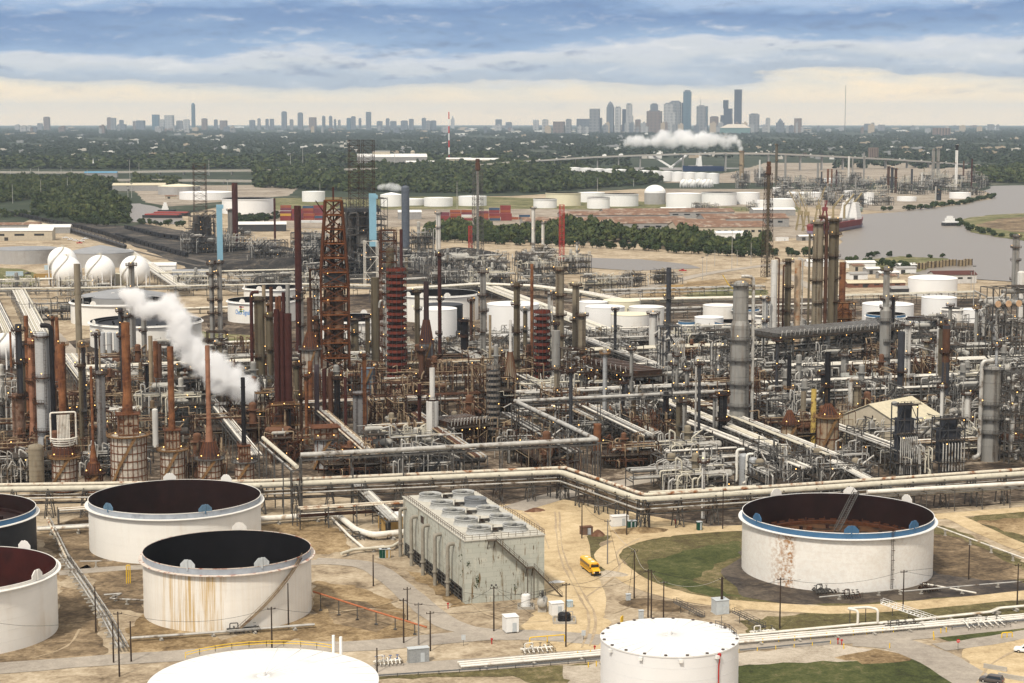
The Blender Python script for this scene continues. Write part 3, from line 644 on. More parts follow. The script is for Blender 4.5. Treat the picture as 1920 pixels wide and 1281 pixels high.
tree_row([(800,453),(930,458),(1060,462),(1200,470),(1330,478),(1445,484)], 66, 4.6, 9.5, 'round green tree in the front row of the wood above the creek', 'front row of trees above the creek')
tree_row([(60,405),(130,414),(190,426),(232,421),(240,404)], 26, 5, 9, 'bushy green tree on the edge of the wood above the rail yard', 'trees along the rail yard')
tree_row([(205,372),(236,384),(238,402)], 8, 5, 9, 'bushy tree at the left bank of the small barge basin', 'trees at the barge basin')
tree_row([(240,418),(290,423),(345,426)], 12, 4, 7, 'low bushy tree between the barge basin and the rail yard', 'trees below the barge basin')
tree_row([(1648,396),(1700,396),(1745,391),(1800,384),(1850,374),(1864,370)], 34, 5.5, 8, 'dark green bank tree along the far bend of the river', 'trees along the river bend')
tree_row([(1586,496),(1640,498),(1690,506),(1706,512)], 16, 3.6, 7, 'bushy green tree on the near river bank by the dock', 'trees on the near river bank')
tree_row([(1796,418),(1815,432),(1860,442),(1910,450)], 18, 4, 6.5, 'low tree along the shore of the spit in the river', 'trees along the river spit')
tree_row([(1600,490),(1650,480),(1690,484),(1775,484)], 9, 3, 5, 'small shrub on the grassy tip beside the dolphins', 'shrubs at the dock tip')
tree_row([(1448,480),(1500,482),(1560,476)], 14, 4, 8, 'green tree behind the tall twin tan columns', 'trees behind the twin columns')
cityn = {}
def tower_mat(name, col, win, fl=34.0, rough=.5):
 if name in cityn: return cityn[name]
 m = bpy.data.materials.new(name); m.use_nodes = True; nt = m.node_tree; N = nt.nodes; L = nt.links; b = N['Principled BSDF']; b.inputs['Roughness'].default_value = rough
 tc = N.new('ShaderNodeTexCoord'); mp = N.new('ShaderNodeMapping'); mp.inputs['Scale'].default_value = (.16,.16,1/fl); L.new(tc.outputs['Object'], mp.inputs[0])
 br = N.new('ShaderNodeTexWave'); br.wave_type = 'BANDS'; br.bands_direction = 'Z'; br.inputs['Scale'].default_value = .5; br.inputs['Distortion'].default_value = 0; L.new(mp.outputs[0], br.inputs[0])
 b2 = N.new('ShaderNodeTexWave'); b2.bands_direction = 'DIAGONAL'; b2.inputs['Scale'].default_value = .35; m2 = N.new('ShaderNodeMapping'); m2.inputs['Scale'].default_value = (.06,.06,0); L.new(tc.outputs['Object'], m2.inputs[0]); L.new(m2.outputs[0], b2.inputs[0])
 mu = N.new('ShaderNodeMath'); mu.operation = 'MULTIPLY'; L.new(br.outputs['Fac'], mu.inputs[0]); L.new(b2.outputs['Fac'], mu.inputs[1])
 x = N.new('ShaderNodeMix'); x.data_type = 'RGBA'; L.new(mu.outputs[0], x.inputs[0]); x.inputs[6].default_value = (*col, 1); x.inputs[7].default_value = (*win, 1); L.new(x.outputs[2], b.inputs['Base Color'])
 cityn[name] = m; return m
TM = {'g': tower_mat('grey_stone_tower', (.20,.20,.205), (.08,.09,.105)), 'l': tower_mat('pale_tower', (.36,.35,.335), (.15,.16,.18)), 'd': tower_mat('dark_glass_tower', (.045,.055,.08), (.03,.04,.06), rough=.25),
      'b': tower_mat('blue_glass_tower', (.075,.13,.17), (.05,.085,.12), rough=.2), 'r': tower_mat('brown_tower', (.17,.12,.10), (.09,.07,.065)), 'm': tower_mat('blue_grey_tower', (.12,.135,.16), (.075,.09,.11))}
def city(u0, u1, vt, key, label, group, shape='flat', d=13300, depth=None, rz=.22, name='skyscraper'):
 uc = (u0+u1)/2; dd = d*(1+rnd.uniform(-.02, .02)); x = (uc-960)/FPX*dd; p = Vector((x, dd, gz(math.hypot(x, dd))))
 h = HT(p, vt); mpp = MPP(p); w = (u1-u0)*mpp; th = rz
 wd = w/(math.cos(th)+.55*math.sin(th)); dp = wd*.55 if depth is None else depth
 t = thing(name, label, 'office tower', p, -th, group); m = TM[key]; mb = MB()
 if shape == 'flat':
  mb.box((0,0,0), (wd, dp, h*.965), z0=0); mb.build('tower_body', m, t)
  q = MB(); q.box((0,0,0), (wd*.7, dp*.6, h*.035), z0=h*.965); q.build('roof_plant', TM['m'], t)
 elif shape == 'slab':
  mb.box((0,0,0), (wd, dp, h), z0=0); mb.build('tower_body', m, t)
 elif shape == 'pyramid':
  mb.box((0,0,0), (wd, dp*1.5, h*.82), z0=0); mb.box((0,0,0), (wd*.82, dp*1.2, h*.06), z0=h*.82); mb.build('tower_body', m, t)
  q = MB(); q.lathe([(wd*.40, h*.88), (wd*.28, h*.95), (.5, h)], 8); q.build('crown_cap', TM['m'], t)
 elif shape == 'round':
  mb.lathe([(wd*.5, 0), (wd*.5, h*.9), (wd*.42, h*.955), (wd*.25, h*.985), (.3, h)], 16); mb.build('tower_body', m, t)
 elif shape == 'step':
  mb.box((0,0,0), (wd*.95, dp*1.3, h*.45), z0=0); mb.box((wd*.12,0,0), (wd*.66, dp*1.2, h*.30), z0=h*.45); mb.box((-wd*.08,0,0), (wd*.38, dp, h*.25), z0=h*.75)
  mb.prism([(-wd*.475,-dp*.5),(-wd*.2,-dp*.5),(-wd*.2,dp*.5),(-wd*.475,dp*.5)], h*.45, h*.55); mb.build('tower_body', m, t)
 elif shape == 'spire':
  mb.box((0,0,0), (wd, dp, h*.72), z0=0); mb.box((0,0,0), (wd*.6, dp*.7, h*.10), z0=h*.72); mb.build('tower_body', m, t)
  q = MB(); q.lathe([(wd*.26, h*.82), (wd*.16, h*.92), (.4, h)], 8); q.build('crown_cap', m, t)
 elif shape == 'mast':
  mb.box((0,0,0), (wd, dp, h*.88), z0=0); mb.box((0,0,0), (wd*.55, dp*.6, h*.03), z0=h*.88); mb.build('tower_body', m, t)
  q = MB(); q.cyl((-wd*.1,0,h*.9), (-wd*.1,0,h*1.18), 1.6, .6, 5); q.build('antenna', TM['d'], t)
 return t
DT = [(1016,1028,224,'l','flat','slim pale block standing apart left of the downtown towers'),(1036,1059,228,'r','slab','low wide brown block near the left end of downtown'),(1060,1071,223,'g','flat','slim grey block beside the low wide block at the left of downtown'),
 (1080,1109,223,'m','slab','wide dark blue-grey block at the foot of the pale slab tower'),(1104,1124,204,'g','slab','broad pale grey slab tower leftmost of the tall downtown towers'),(1123,1128,221,'m','slab','thin dark tower clinging to the right of the broad pale slab'),
 (1136,1150,190,'m','pyramid','grey-blue tower with a pointed cap, tallest on the left of downtown'),(1151,1163,200,'l','flat','pale ribbed tower right beside the pointed-cap tower'),(1165,1174,205,'d','slab','dark narrow tower in front of the slim light pair'),
 (1172,1184,194,'l','flat','slim light tower with notched top, behind the dark narrow one'),(1173,1186,217,'l','slab','low light block under the slim light tower'),(1189,1200,224,'r','flat','small brown block in the gap left of the central towers'),
 (1210,1240,207,'r','flat','broad brown stepped block at the left of the central cluster'),(1217,1232,194,'m','flat','dark square-topped tower rising behind the broad brown block'),(1242,1262,193,'l','flat','pale tower with terraced roof in the central cluster'),
 (1252,1275,189,'g','flat','big light grey twin-faced tower in the middle of downtown'),(1249,1266,211,'l','slab','short pale tower standing before the big light grey one'),(1275,1284,193,'d','slab','deep blue slab wedged against the tall blue-green tower'),
 (1278,1294,169,'b','flat','tall blue-green glass tower, second tallest of all'),(1303,1322,192,'g','mast','grey tower with a thin roof antenna right of the blue-green tower'),(1312,1325,199,'b','slab','pale glass-sided tower tucked against the antenna tower'),
 (1328,1345,218,'r','flat','low brown block between the antenna tower and the stepped dark one'),(1347,1372,188,'d','step','dark blue tower stepping down like stairs'),(1373,1388,168,'d','slab','tallest plain dark slab at the right of downtown'),
 (1401,1421,213,'g','flat','squat square grey tower right of the tallest slab'),(1432,1441,221,'l','flat','narrow pale block between the squat grey tower and the domed one'),(1451,1468,222,'m','spire','dark building with a small domed crown'),(1485,1500,222,'r','slab','plain brown slab, last of the downtown blocks on the right')]
for u0, u1, vt, k, sh, lab in DT: city(u0, u1, vt, k, lab, 'downtown skyline', sh, 13300, rz=.25)
UP = [(88,100,219,'r'),(76,86,231,'g'),(120,133,238,'l'),(206,214,220,'r'),(213,223,221,'g'),(229,237,225,'m'),(226,242,233,'m'),(254,259,227,'r'),(260,277,226,'m'),(290,304,215,'b'),(304,313,224,'l'),(313,331,216,'l'),(335,347,226,'g'),(348,360,224,'l'),
 (382,393,222,'r'),(405,412,224,'m'),(416,430,226,'r'),(471,482,225,'m'),(486,492,222,'g'),(501,507,223,'m'),(509,517,223,'m'),(531,541,209,'m'),(546,553,224,'g'),(561,571,211,'m'),(582,596,220,'r'),(606,613,217,'m'),(619,626,217,'m'),(628,633,223,'m'),(636,641,225,'g'),
 (652,660,221,'b'),(660,669,218,'m'),(674,680,221,'m'),(688,698,210,'m'),(708,719,227,'m'),(725,732,222,'m'),(733,745,227,'m'),(753,766,226,'m'),(768,777,223,'m'),(792,800,221,'m'),(800,808,226,'g'),(808,819,226,'m'),(929,941,224,'m'),(948,960,229,'m'),(999,1010,225,'l'),
 (1615,1628,232,'m'),(1629,1635,230,'g'),(1641,1655,234,'g'),(1845,1852,233,'g')]
NUM = ['first','second','third','fourth','fifth','sixth','seventh','eighth','ninth','tenth','eleventh','twelfth','thirteenth','fourteenth','fifteenth','sixteenth','seventeenth','eighteenth','nineteenth','twentieth']
def nth(i): return NUM[i] if i < 20 else ['twenty','thirty','forty','fifty'][(i+1)//10-2]+('-'+NUM[(i+1)%10-1] if (i+1)%10 else 'th')
CNAME = {'r':'brownish','g':'grey','l':'pale','m':'blue-grey','b':'blue glass','d':'dark'}
for i, (u0, u1, vt, k) in enumerate(UP):
 hh = 'tall' if vt < 216 else 'mid-height' if vt < 224 else 'low'
 sh = 'round' if u0 in (606,619,628,674) else rnd.choice(['flat','flat','slab'])
 city(u0, u1, vt, k, f"{hh} {CNAME[k]} tower, {nth(i)} from the left along the scattered skyline", 'scattered skyline away from downtown', sh, 16500 if u0 < 1000 else 15500, rz=.2)
city(363, 371, 193, 'b', 'very tall slim blue tower with rounded top, alone high over the left skyline', 'scattered skyline away from downtown', 'round', 16500)
city(846, 853, 217, 'l', 'faint pale tower with a pointed spire behind the red and white mast', 'scattered skyline away from downtown', 'spire', 19000)
p = G(1376, 258); p = Vector(((1376-960)/FPX*12600, 12600, gz(12700)))
t = thing('stadium', 'low stadium with pale sloping roof and green glass wall at the foot of downtown', 'stadium', p, -.2)
mb = MB(); w = 56*MPP(p); hh = HT(p, 240); mb.box((0,0,0), (w, 90, hh), z0=0); mb.build('glass_wall', M('green_glass_wall', (.13,.22,.21), .3), t)
mb = MB(); h2 = HT(p, 233); mb.add([(-w*.5,-48,hh+.5),(w*.5,-48,hh+.5),(w*.30,-10,h2),(-w*.25,-10,h2),(-w*.5,48,hh+.5),(w*.5,48,hh+.5)], [(0,1,2,3),(3,2,5,4),(1,5,2),(0,3,4)]); mb.build('roof', M('pale_stadium_roof', (.52,.46,.38), .6), t)
wallm = [M('pale_wall', (.52,.48,.42), .8), M('tan_wall', (.40,.32,.23), .8), M('white_wall', (.68,.66,.62), .8), M('grey_wall', (.28,.28,.28), .8)]
LOWB = []
g_ = random.Random(21)
blockm = [TM['m'], TM['g'], TM['r'], TM['l'], wallm[1], wallm[3]]
for i in range(170):
 far = i < 130; u = g_.uniform(-20, 1940) if far else g_.uniform(1000, 1510); v = g_.uniform(239.5, 252) if far else 247
 p = G(u, v) if far else Vector(((u-960)/FPX*12900, 12900, gz(12900))); s = MPP(p); w = g_.uniform(4, 16)*s*.8; h = max(8, HT(p, g_.uniform(234, 242) if far else g_.uniform(227, 239))); h = min(h, 75)
 mb = MB(); mb.box((0,0,0), (w, w*.5, h), z0=0); mb.box((w*.1,0,0), (w*.4, w*.2, h*.12), z0=h)
 o = mb.build('city_block', g_.choice(blockm), loc=p, rz=-g_.uniform(.1, .35)); tag(o, 'low block in the hazy belt of city buildings under the skyline' if far else 'low block crowded round the feet of the downtown towers', 'building', 'hazy city belt under the skyline' if far else 'low blocks at the feet of downtown')
for i in range(296):
 v = 241+g_.random()**1.3*70; u = g_.uniform(-20, 1940)
 if v > 300 and 1150 < u: continue
 p = G(u, v); s = MPP(p); w = g_.uniform(5, 24)*min(s, 1.8) if v > 255 else g_.uniform(6, 30)*s*.8; h = min(g_.uniform(1.2, 3.2)*s, 26)+5
 mb = MB(); mb.box((0,0,0), (w, min(w*.5, 40)+6, h), z0=0); mb.box((w*.2,0,0), (w*.3, min(w*.2, 12), 2.5), z0=h)
 o = mb.build('low_building', g_.choice(wallm), loc=p); o.rotation_euler.z = g_.uniform(-.3, .3)
 tag(o, 'low pale building half hidden among the distant trees', 'building', 'low buildings among the distant trees')
LAND = []                                            # (x, y, short name): landmarks that the labels of smaller things refer to
def me_of(mb, name, mat):
 me = mb.mesh(name); me.materials.append(mat); return me
def link(name, me, parent, loc=(0,0,0), rz=0.0):
 o = bpy.data.objects.new(name, me); C.objects.link(o); o.parent = parent; o.location = loc; o.rotation_euler.z = rz; return o
def _lamp_me():
 mb = MB(); mb.sphere((0,0,0), .16, 8, 6); return me_of(mb, 'lamp', lampm)
LAMP_ME = _lamp_me()
def lamps(parent, pts):
 for p in pts: link('lamp', LAMP_ME, parent, p)
PLAT = {}
def plat_me(r, key, mat):
 """a ring platform with handrail round a column of radius r"""
 k = (round(r, 1), key)
 if k in PLAT: return PLAT[k]
 mb = MB(); a0, a1 = (0, 2*math.pi) if key == 'full' else (R(150), R(400)); ro = r+1.25
 mb.lathe([(r+.02,-.12),(ro,-.12),(ro,.12),(r+.02,.12)], 20, a0=a0, a1=a1, smooth=False)
 n = 18; hb = MB()
 for hh in (.6, 1.15): hb.lathe([(ro-.06,hh-.05),(ro+.03,hh-.05),(ro+.03,hh+.05),(ro-.06,hh+.05)], n, a0=a0, a1=a1, smooth=False)
 for i in range(n+1):
  a = a0+(a1-a0)*i/n; x, y = ro*math.cos(a), ro*math.sin(a); hb.bar((x,y,0), (x,y,1.15), .08)
  if i % 3 == 0: mb.bar((x,y,-.1), (r*math.cos(a), r*math.sin(a), -1.2), .12)
 PLAT[k] = (me_of(mb, 'platform', mat), me_of(hb, 'handrail', mat)); return PLAT[k]
def plat(parent, r, key, mat, z, rz=0.0): a, b = plat_me(r, key, mat); o = link('platform', a, parent, (0,0,z), rz); link('handrail', b, o); return o
def ladder(parent, r, z0, z1, a, mat, w=.5):
 mb = MB(); x, y = (r+.35)*math.cos(a), (r+.35)*math.sin(a); t = Vector((-math.sin(a), math.cos(a), 0))
 for s in (-1, 1): mb.bar(Vector((x,y,z0))+t*(s*w/2), Vector((x,y,z1))+t*(s*w/2), .09)
 z = z0
 while z < z1:
  mb.bar(Vector((x,y,z))-t*w/2, Vector((x,y,z))+t*w/2, .06)
  z += 1.2
 z = z0+2.5
 while z < z1:
  c = Vector((x,y,z)); o = Vector((math.cos(a), math.sin(a), 0))*.7
  mb.bar(c-t*.35, c-t*.3+o, .06); mb.bar(c+t*.35, c+t*.3+o, .06); mb.bar(c-t*.3+o, c+t*.3+o, .06); z += 2.4
 return mb.build('ladder', mat, parent)
def column(name, label, cat, u, vb, vt, w, mat, top='open', plats=(), pm=None, pipe=None, ref=None, group=None, flare=None, taper=1.0, bands=0, head=None, lam=1, seg=None, ring='part', skirt=None):
 """stack, column or tower: u, vb = where it meets the ground, vt = its top, w = width in photo pixels"""
 p = G(u, vb); h = HT(p, vt); r = w/2*MPP(p, h*.5); pm = pm or brownst
 t = thing(name, label, cat, p, 0, group)
 mb = MB(); hs = h-(r*.55 if top == 'dome' else 0)
 prof = []
 if flare: fz, fw = flare; prof += [(r*fw, 0), (r*fw, h*fz*.35), (r, h*fz)]
 else: prof += [(r, 0)]
 if seg:                                            # wider lower section up to fraction seg[0]
  prof = [(r*seg[1], 0), (r*seg[1], h*seg[0]), (r, h*(seg[0]+.03))]
 prof += [(r*taper, hs)]
 mb.lathe(prof, 24)
 if top == 'dome': mb.dome(r*taper, r*.55, hs, 24)
 elif top == 'flat': mb.disc(r*taper, hs)
 else:
  mb.lathe([(r*taper, hs), (r*taper*.86, hs), (r*taper*.86, hs-6)], 24)
  mb.disc(r*.86*taper, hs-6)
 for i in range(bands):
  z = h*(i+1)/(bands+1); rr = r*(1+(taper-1)*z/h)
  if seg and z < h*seg[0]: rr = r*seg[1]
  mb.lathe([(rr, z-.12), (rr+.09, z-.12), (rr+.09, z+.12), (rr, z+.12)], 24, smooth=False)
 mb.build('shell', mat, t)
 if head:
  hh, hw, hm = head; q = MB(); q.lathe([(r*1.02, h-hh), (r*hw, h-hh*.9), (r*hw, h-hh*.1), (r*hw*.7, h+.3), (r*hw*.6, h-.4)], 20); q.build('stack_head', hm, t)
 for k, f in enumerate(plats):
  z = h*f; rr = r*(seg[1] if seg and f < seg[0] else 1.0)
  plat(t, rr, ring if k != len(plats)-1 else 'full', pm, z, rnd.uniform(0, 6.28) if ring == 'part' else 0)
 if plats: ladder(t, r*(seg[1] if seg else 1.0), 1, h*max(plats), R(rnd.choice([250, 280, 300])), pm)
 if pipe:
  side, pr, pmat = pipe; q = MB(); x = side*(r*(seg[1] if seg else 1)+pr+.3)
  q.tube([(0, -r*.3, h+pr*2.6), (x*.98, -r*.4, h+pr*2.6), (x, -r*.5, h*.5), (x, -r*.5, 2), (x*1.6, -r, 1.5)] if top != 'open' else [(side*r*.6, -r*.4, h*.93), (x, -r*.5, h*.93), (x, -r*.5, 2)], pr, 8, bend=pr*4); q.build('overhead_pipe', pmat, t)
 if lam and plats:
  for f in plats[-2:]: lamps(t, [((r+1.1)*math.cos(a), (r+1.1)*math.sin(a), h*f+1.5) for a in (R(-100+rnd.uniform(-60, 60)),)])
 if ref: LAND.append((p.x, p.y, ref))
 return t, p, h, r
def guy_tower(name, label, cat, u, vb, vt, w, mat, stack=None, ref=None, levels=14, top_w=None, stackm=None, headm=None, group=None):
 """square lattice derrick, with an inner flare pipe when stack = radius in px"""
 p = G(u, vb); h = HT(p, vt); m = MPP(p, h*.5); a = w/2*m; b = (top_w or w)/2*m; t = thing(name, label, cat, p, GR, group)
 mb = MB(); cs = [(-1,-1),(1,-1),(1,1),(-1,1)]; bw = max(.18, .42*m)
 zs = [h*i/levels for i in range(levels+1)] if not stack else [h*.9*i/levels for i in range(levels+1)]
 def P(k, z): f = a+(b-a)*z/h; return (cs[k%4][0]*f, cs[k%4][1]*f, z)
 for k in range(4):
  for z0, z1 in zip(zs, zs[1:]):
   mb.bar(P(k, z0), P(k, z1), bw*1.3); mb.bar(P(k, z1), P(k+1, z1), bw); mb.bar(P(k, z0), P(k+1, z1), bw*.8); mb.bar(P(k+1, z0), P(k, z1), bw*.8)
 mb.build('lattice_frame', mat, t)
 if stack:
  r = stack/2*m; q = MB(); q.lathe([(r, 0), (r, h*.92)], 14); q.build('flare_pipe', stackm or col_gry, t)
  q = MB(); q.lathe([(r, h*.88), (r*1.9, h*.89), (r*1.9, h*.955), (r*1.3, h*.965), (r*1.6, h*.97), (r*1.6, h), (r*1.2, h)], 14); q.build('flare_tip', headm or stk_br, t)
 if ref: LAND.append((p.x, p.y, ref))
 return t, p, h
def heater(label, u, vb, vt, w, stack=None, cone=None, box=None, ref=None, wall=None, ribs=(5, 16), ring=True, coil=False, ribm=None, cm=None):
 """cylindrical fired heater: rusty ribbed drum, ring walkway, cone or boxed convection section, stack (vtop, w, material, flare)"""
 p = G(u, vb); h = HT(p, vt); m = MPP(p, h); r = w/2*m; t = thing('fired_heater', label, 'fired heater', p, GR)
 mb = MB(); mb.lathe([(r, .6), (r, h)], 32); mb.disc(r, h, 32); mb.build('drum_wall', wall or heatw, t)
 q = MB()
 for i in range(ribs[0]+1):
  z = .6+(h-.8)*i/ribs[0]; q.lathe([(r, z-.13), (r+.16, z-.13), (r+.16, z+.13), (r, z+.13)], 32, smooth=False)
 for i in range(ribs[1]):
  a = 2*math.pi*i/ribs[1]; q.bar(((r+.06)*math.cos(a), (r+.06)*math.sin(a), .6), ((r+.06)*math.cos(a), (r+.06)*math.sin(a), h), .2)
 q.build('stiffener_ribs', ribm or heatrib, t)
 if ring: plat(t, r, 'full', ringyel, h+.1)
 z = h
 if cone:
  vt2, wt = cone; z2 = HT(p, vt2); q = MB(); q.lathe([(r*.98, h+.1), (wt/2*m, z2)], 24); q.disc(wt/2*m, z2); q.build('cone_roof', cm or coneru, t); z = z2
  k = MB()
  for i in range(16):
   a = 2*math.pi*i/16; k.bar((r*.99*math.cos(a), r*.99*math.sin(a), h+.2), (wt/2*m*math.cos(a), wt/2*m*math.sin(a), z2+.1), .22)
  k.build('cone_ribs', heatrib, t)
 if box:
  vt2, wb = box; z2 = HT(p, vt2); s = wb*m; q = MB(); q.box((0,0,0), (s, s*.72, z2-z), z0=z+.02); q.build('convection_box', heatbox, t)
  k = MB()
  for i in range(5):
   x = -s/2+s*i/4
   for y in (-s*.36-.06, s*.36+.06): k.bar((x, y, z), (x, y, z2), .3)
  for zz in (z+.3, (z+z2)/2, z2):
   for y in (-s*.36-.06, s*.36+.06): k.bar((-s/2, y, zz), (s/2, y, zz), .3)
  k.rail([(-s*.6,-s*.5,z2),(s*.6,-s*.5,z2),(s*.6,s*.5,z2),(-s*.6,s*.5,z2)], closed=True); k.box((0,0,0), (s*1.25, s*1.05, .2), z0=z2)
  k.build('box_frame', heatrib, t); z = z2+.2
 if stack:
  vt3, ws, sm, fl = stack; z3 = HT(p, vt3); rs = ws/2*MPP(p, z3*.7); q = MB(); q.lathe([(rs*fl, z), (rs, z+(z3-z)*.22), (rs, z3)], 24); q.lathe([(rs, z3), (rs*.85, z3), (rs*.85, z3-5)], 24); q.disc(rs*.85, z3-5)
  for f in (.35, .62, .85): q.lathe([(rs, z+(z3-z)*f), (rs+.1, z+(z3-z)*f), (rs+.1, z+(z3-z)*f+.3), (rs, z+(z3-z)*f+.3)], 24)
  q.build('stack', sm, t)
 if coil:
  q = MB(); vt2 = coil; z2 = HT(p, vt2)
  for i in range(9):
   x = (i-4)*r*.115; q.tube([(x, -r*.55, h+2.2), (x, -r*.55, z2)], .17, 8)
  for zz in range(5):
   rr = r*(.72+.09*zz); q.tube([(rr*math.cos(R(a)), rr*math.sin(R(a)), h+3.2+zz*.75) for a in range(190, 351, 16)], .24, 6)
  q.tube([(-r*1.0, -r*.3, h+5), (-r*1.0, -r*.3, z2+.6), (r*1.0, -r*.3, z2+.6), (r*1.0, -r*.3, h+4)], .28, 6); q.build('coil_pipes', whitep, t)
 k = MB()
 for i in range(8):
  a = 2*math.pi*i/8; k.bar((r*.85*math.cos(a), r*.85*math.sin(a), 0), (r*.85*math.cos(a), r*.85*math.sin(a), .7), .5)
 k.build('support_legs', brownst, t)
 k = MB(); zs = [h*.05, h*.52, h]; a = [R(200), R(240), R(285)]
 for i in range(2):
  A = Vector(((r+.9)*math.cos(a[i]), (r+.9)*math.sin(a[i]), zs[i])); B = Vector(((r+.9)*math.cos(a[i+1]), (r+.9)*math.sin(a[i+1]), zs[i+1]))
  k.bar(A, B, .25, .8); k.rail([A, B], 1.1, 1.5, .09)
 k.build('stair', ringyel, t)
 lamps(t, [((r+1)*math.cos(b), (r+1)*math.sin(b), h+1.6) for b in (R(-60), R(-130))])
 if ref: LAND.append((p.x, p.y, ref))
 return t, p, h, r
def near_ref(p, skip=None):
 best = sorted(((x-p.x)**2*1.6+(y-p.y)**2, x, y, n) for x, y, n in LAND if n != skip)[:2]
 d, x, y, n = best[0]; dx, dy = p.x-x, p.y-y
 w = ('right of' if dx > 0 else 'left of') if abs(dx) > abs(dy)*.8 else ('behind' if dy > 0 else 'in front of')
 return f'{w} the {n}'
LABELS = {}
def uniq(base, p):
 """a label that singles one repeat out by the landmarks around it"""
 best = sorted(((x-p.x)**2*1.6+(y-p.y)**2, x, y, n) for x, y, n in LAND)
 for i in range(min(7, len(best))):
  d, x, y, n = best[i]; dx, dy = p.x-x, p.y-y
  for far in ('', 'well '):
   if (far == '') != (d < 60**2): continue
   w = ('right of' if dx > 0 else 'left of') if abs(dx) > abs(dy)*.8 else ('behind' if dy > 0 else 'in front of')
   l = f'{base} {far}{w} the {n}'
   if len(l.split()) <= 16 and l not in LABELS: LABELS[l] = 1; return l
 for i in range(4):
  for j in range(i+1, 5):
   l = f'{base} between the {best[i][3]} and the {best[j][3]}'
   if len(l.split()) <= 16 and l not in LABELS: LABELS[l] = 1; return l
 return f'{base} {near_ref(p)}'
STY = {'rust': (brownst, deckm, tanp, stk_br, drumr), 'deep': (ruststl, deckm, stk_br, tanp, drumr), 'grey': (galv, deckm, silver, galv, drumw), 'dark': (dgrey, deckm, silver, galv, drumd), 'pale': (galv, deckm, silver, creamp, drumw)}
PROTO = {}
def unit_proto(seed, Lx, Ly, nl, lh, sty):
 g = random.Random(seed); fm, dm, p1, p2, vm = STY[sty]; parts = []
 nx, ny = max(2, round(Lx/6)), max(1, round(Ly/7)); xs = [-Lx/2+Lx*i/nx for i in range(nx+1)]; ys = [-Ly/2+Ly*i/ny for i in range(ny+1)]
 H = nl*lh; f = MB(); hh = {}
 for i, x in enumerate(xs):                       # ragged skyline: each bay line has its own height
  top = nl if g.random() < .5 else max(1, nl-g.randint(1, 2)); hh[i] = top
  for y in ys: f.bar((x,y,0), (x,y,top*lh+(1.2 if g.random() < .4 else 0)), .32)
 for l in range(1, nl+1):
  z = l*lh
  for i, x in enumerate(xs):
   if hh[i] >= l: f.bar((x,ys[0],z), (x,ys[-1],z), .28)
  for y in ys:
   for i in range(nx):
    if min(hh[i], hh[i+1]) >= l: f.bar((xs[i],y,z), (xs[i+1],y,z), .28)
 for y in (ys[0], ys[-1]):
  for i in range(nx):
   for l in range(nl):
    if min(hh[i], hh[i+1]) > l and g.random() < .33:
     if g.random() < .5: f.bar((xs[i],y,l*lh), (xs[i+1],y,l*lh+lh), .18)
     else: f.bar((xs[i+1],y,l*lh), (xs[i],y,l*lh+lh), .18)
 d = MB(); rl = f; decks = []
 for l in range(1, nl+1):
  i0 = 0
  while i0 < nx:
   i1 = min(nx, i0+g.randint(1, 3))
   if min(hh[i] for i in range(i0, i1+1)) >= l and g.random() < .62:
    d.box(((xs[i0]+xs[i1])/2, 0, 0), (xs[i1]-xs[i0]-.06*l, Ly+.8, .14), z0=l*lh+.17); decks.append((xs[i0], xs[i1], l*lh+.31))
    rl.rail([(xs[i0], -Ly/2-.35, l*lh+.31), (xs[i1], -Ly/2-.35, l*lh+.31)], 1.1, 2, .09); rl.rail([(xs[i0], Ly/2+.35, l*lh+.31), (xs[i1], Ly/2+.35, l*lh+.31)], 1.1, 2, .09)
   i0 = i1
 for k in range(2):                               # stairs between decks on the long face
  x = g.uniform(-Lx*.3, Lx*.2); l = g.randint(0, nl-1); y = -Ly/2-.9
  rl.bar((x,y,l*lh), (x+lh*1.1,y,l*lh+lh), .2, .7); rl.rail([(x,y-.4,l*lh), (x+lh*1.1,y-.4,l*lh+lh)], 1.1, 1.6, .08)
 if d.V: parts.append(('deck', me_of(d, 'deck', dm)))
 parts.append(('frame', me_of(f, 'frame', fm)))
 for nm, mat, cnt in (('pipework', p1, 24), ('pipework', p2, 18)):
  q = MB()
  for k in range(cnt):
   r = g.choice([.11,.14,.18,.24,.3]); l = g.randint(1, nl); z = l*lh-g.uniform(.3, 1.8); y = g.uniform(-Ly*.55, Ly*.55); x0 = g.uniform(-Lx*.62, 0); x1 = x0+g.uniform(Lx*.25, Lx*.75)
   z2 = g.uniform(.5, max(1, z-1)); y2 = y+g.uniform(-4, 4)
   t = g.random()
   if t < .4: pts = [(x0,y,z2), (x0,y,z), (x1,y,z), (x1,y2,z), (x1,y2,z2*.6)]
   elif t < .65: pts = [(x0,y,z), (x1,y,z), (x1,y,z+g.uniform(1, 4)), (x1+g.uniform(1, 4),y,z+g.uniform(1, 4))]
   elif t < .85: pts = [(x0,-Ly*.5-g.uniform(.3,1.2),.5), (x0,-Ly*.5-1,H*g.uniform(.5,1.05)), (x0+1.6,-Ly*.5-1,H*g.uniform(.5,1.0)), (x0+1.6,-Ly*.2,H*.45)]
   else: pts = [(x0,y,H*g.uniform(.6,1)), (x0,y,H+g.uniform(1,3)), (x0+g.uniform(1.2,3),y,H+g.uniform(1,2.5)), (x0+2,y,1)]
   q.tube(pts, r, 6)
  parts.append((nm, me_of(q, nm, mat), 'stuff'))
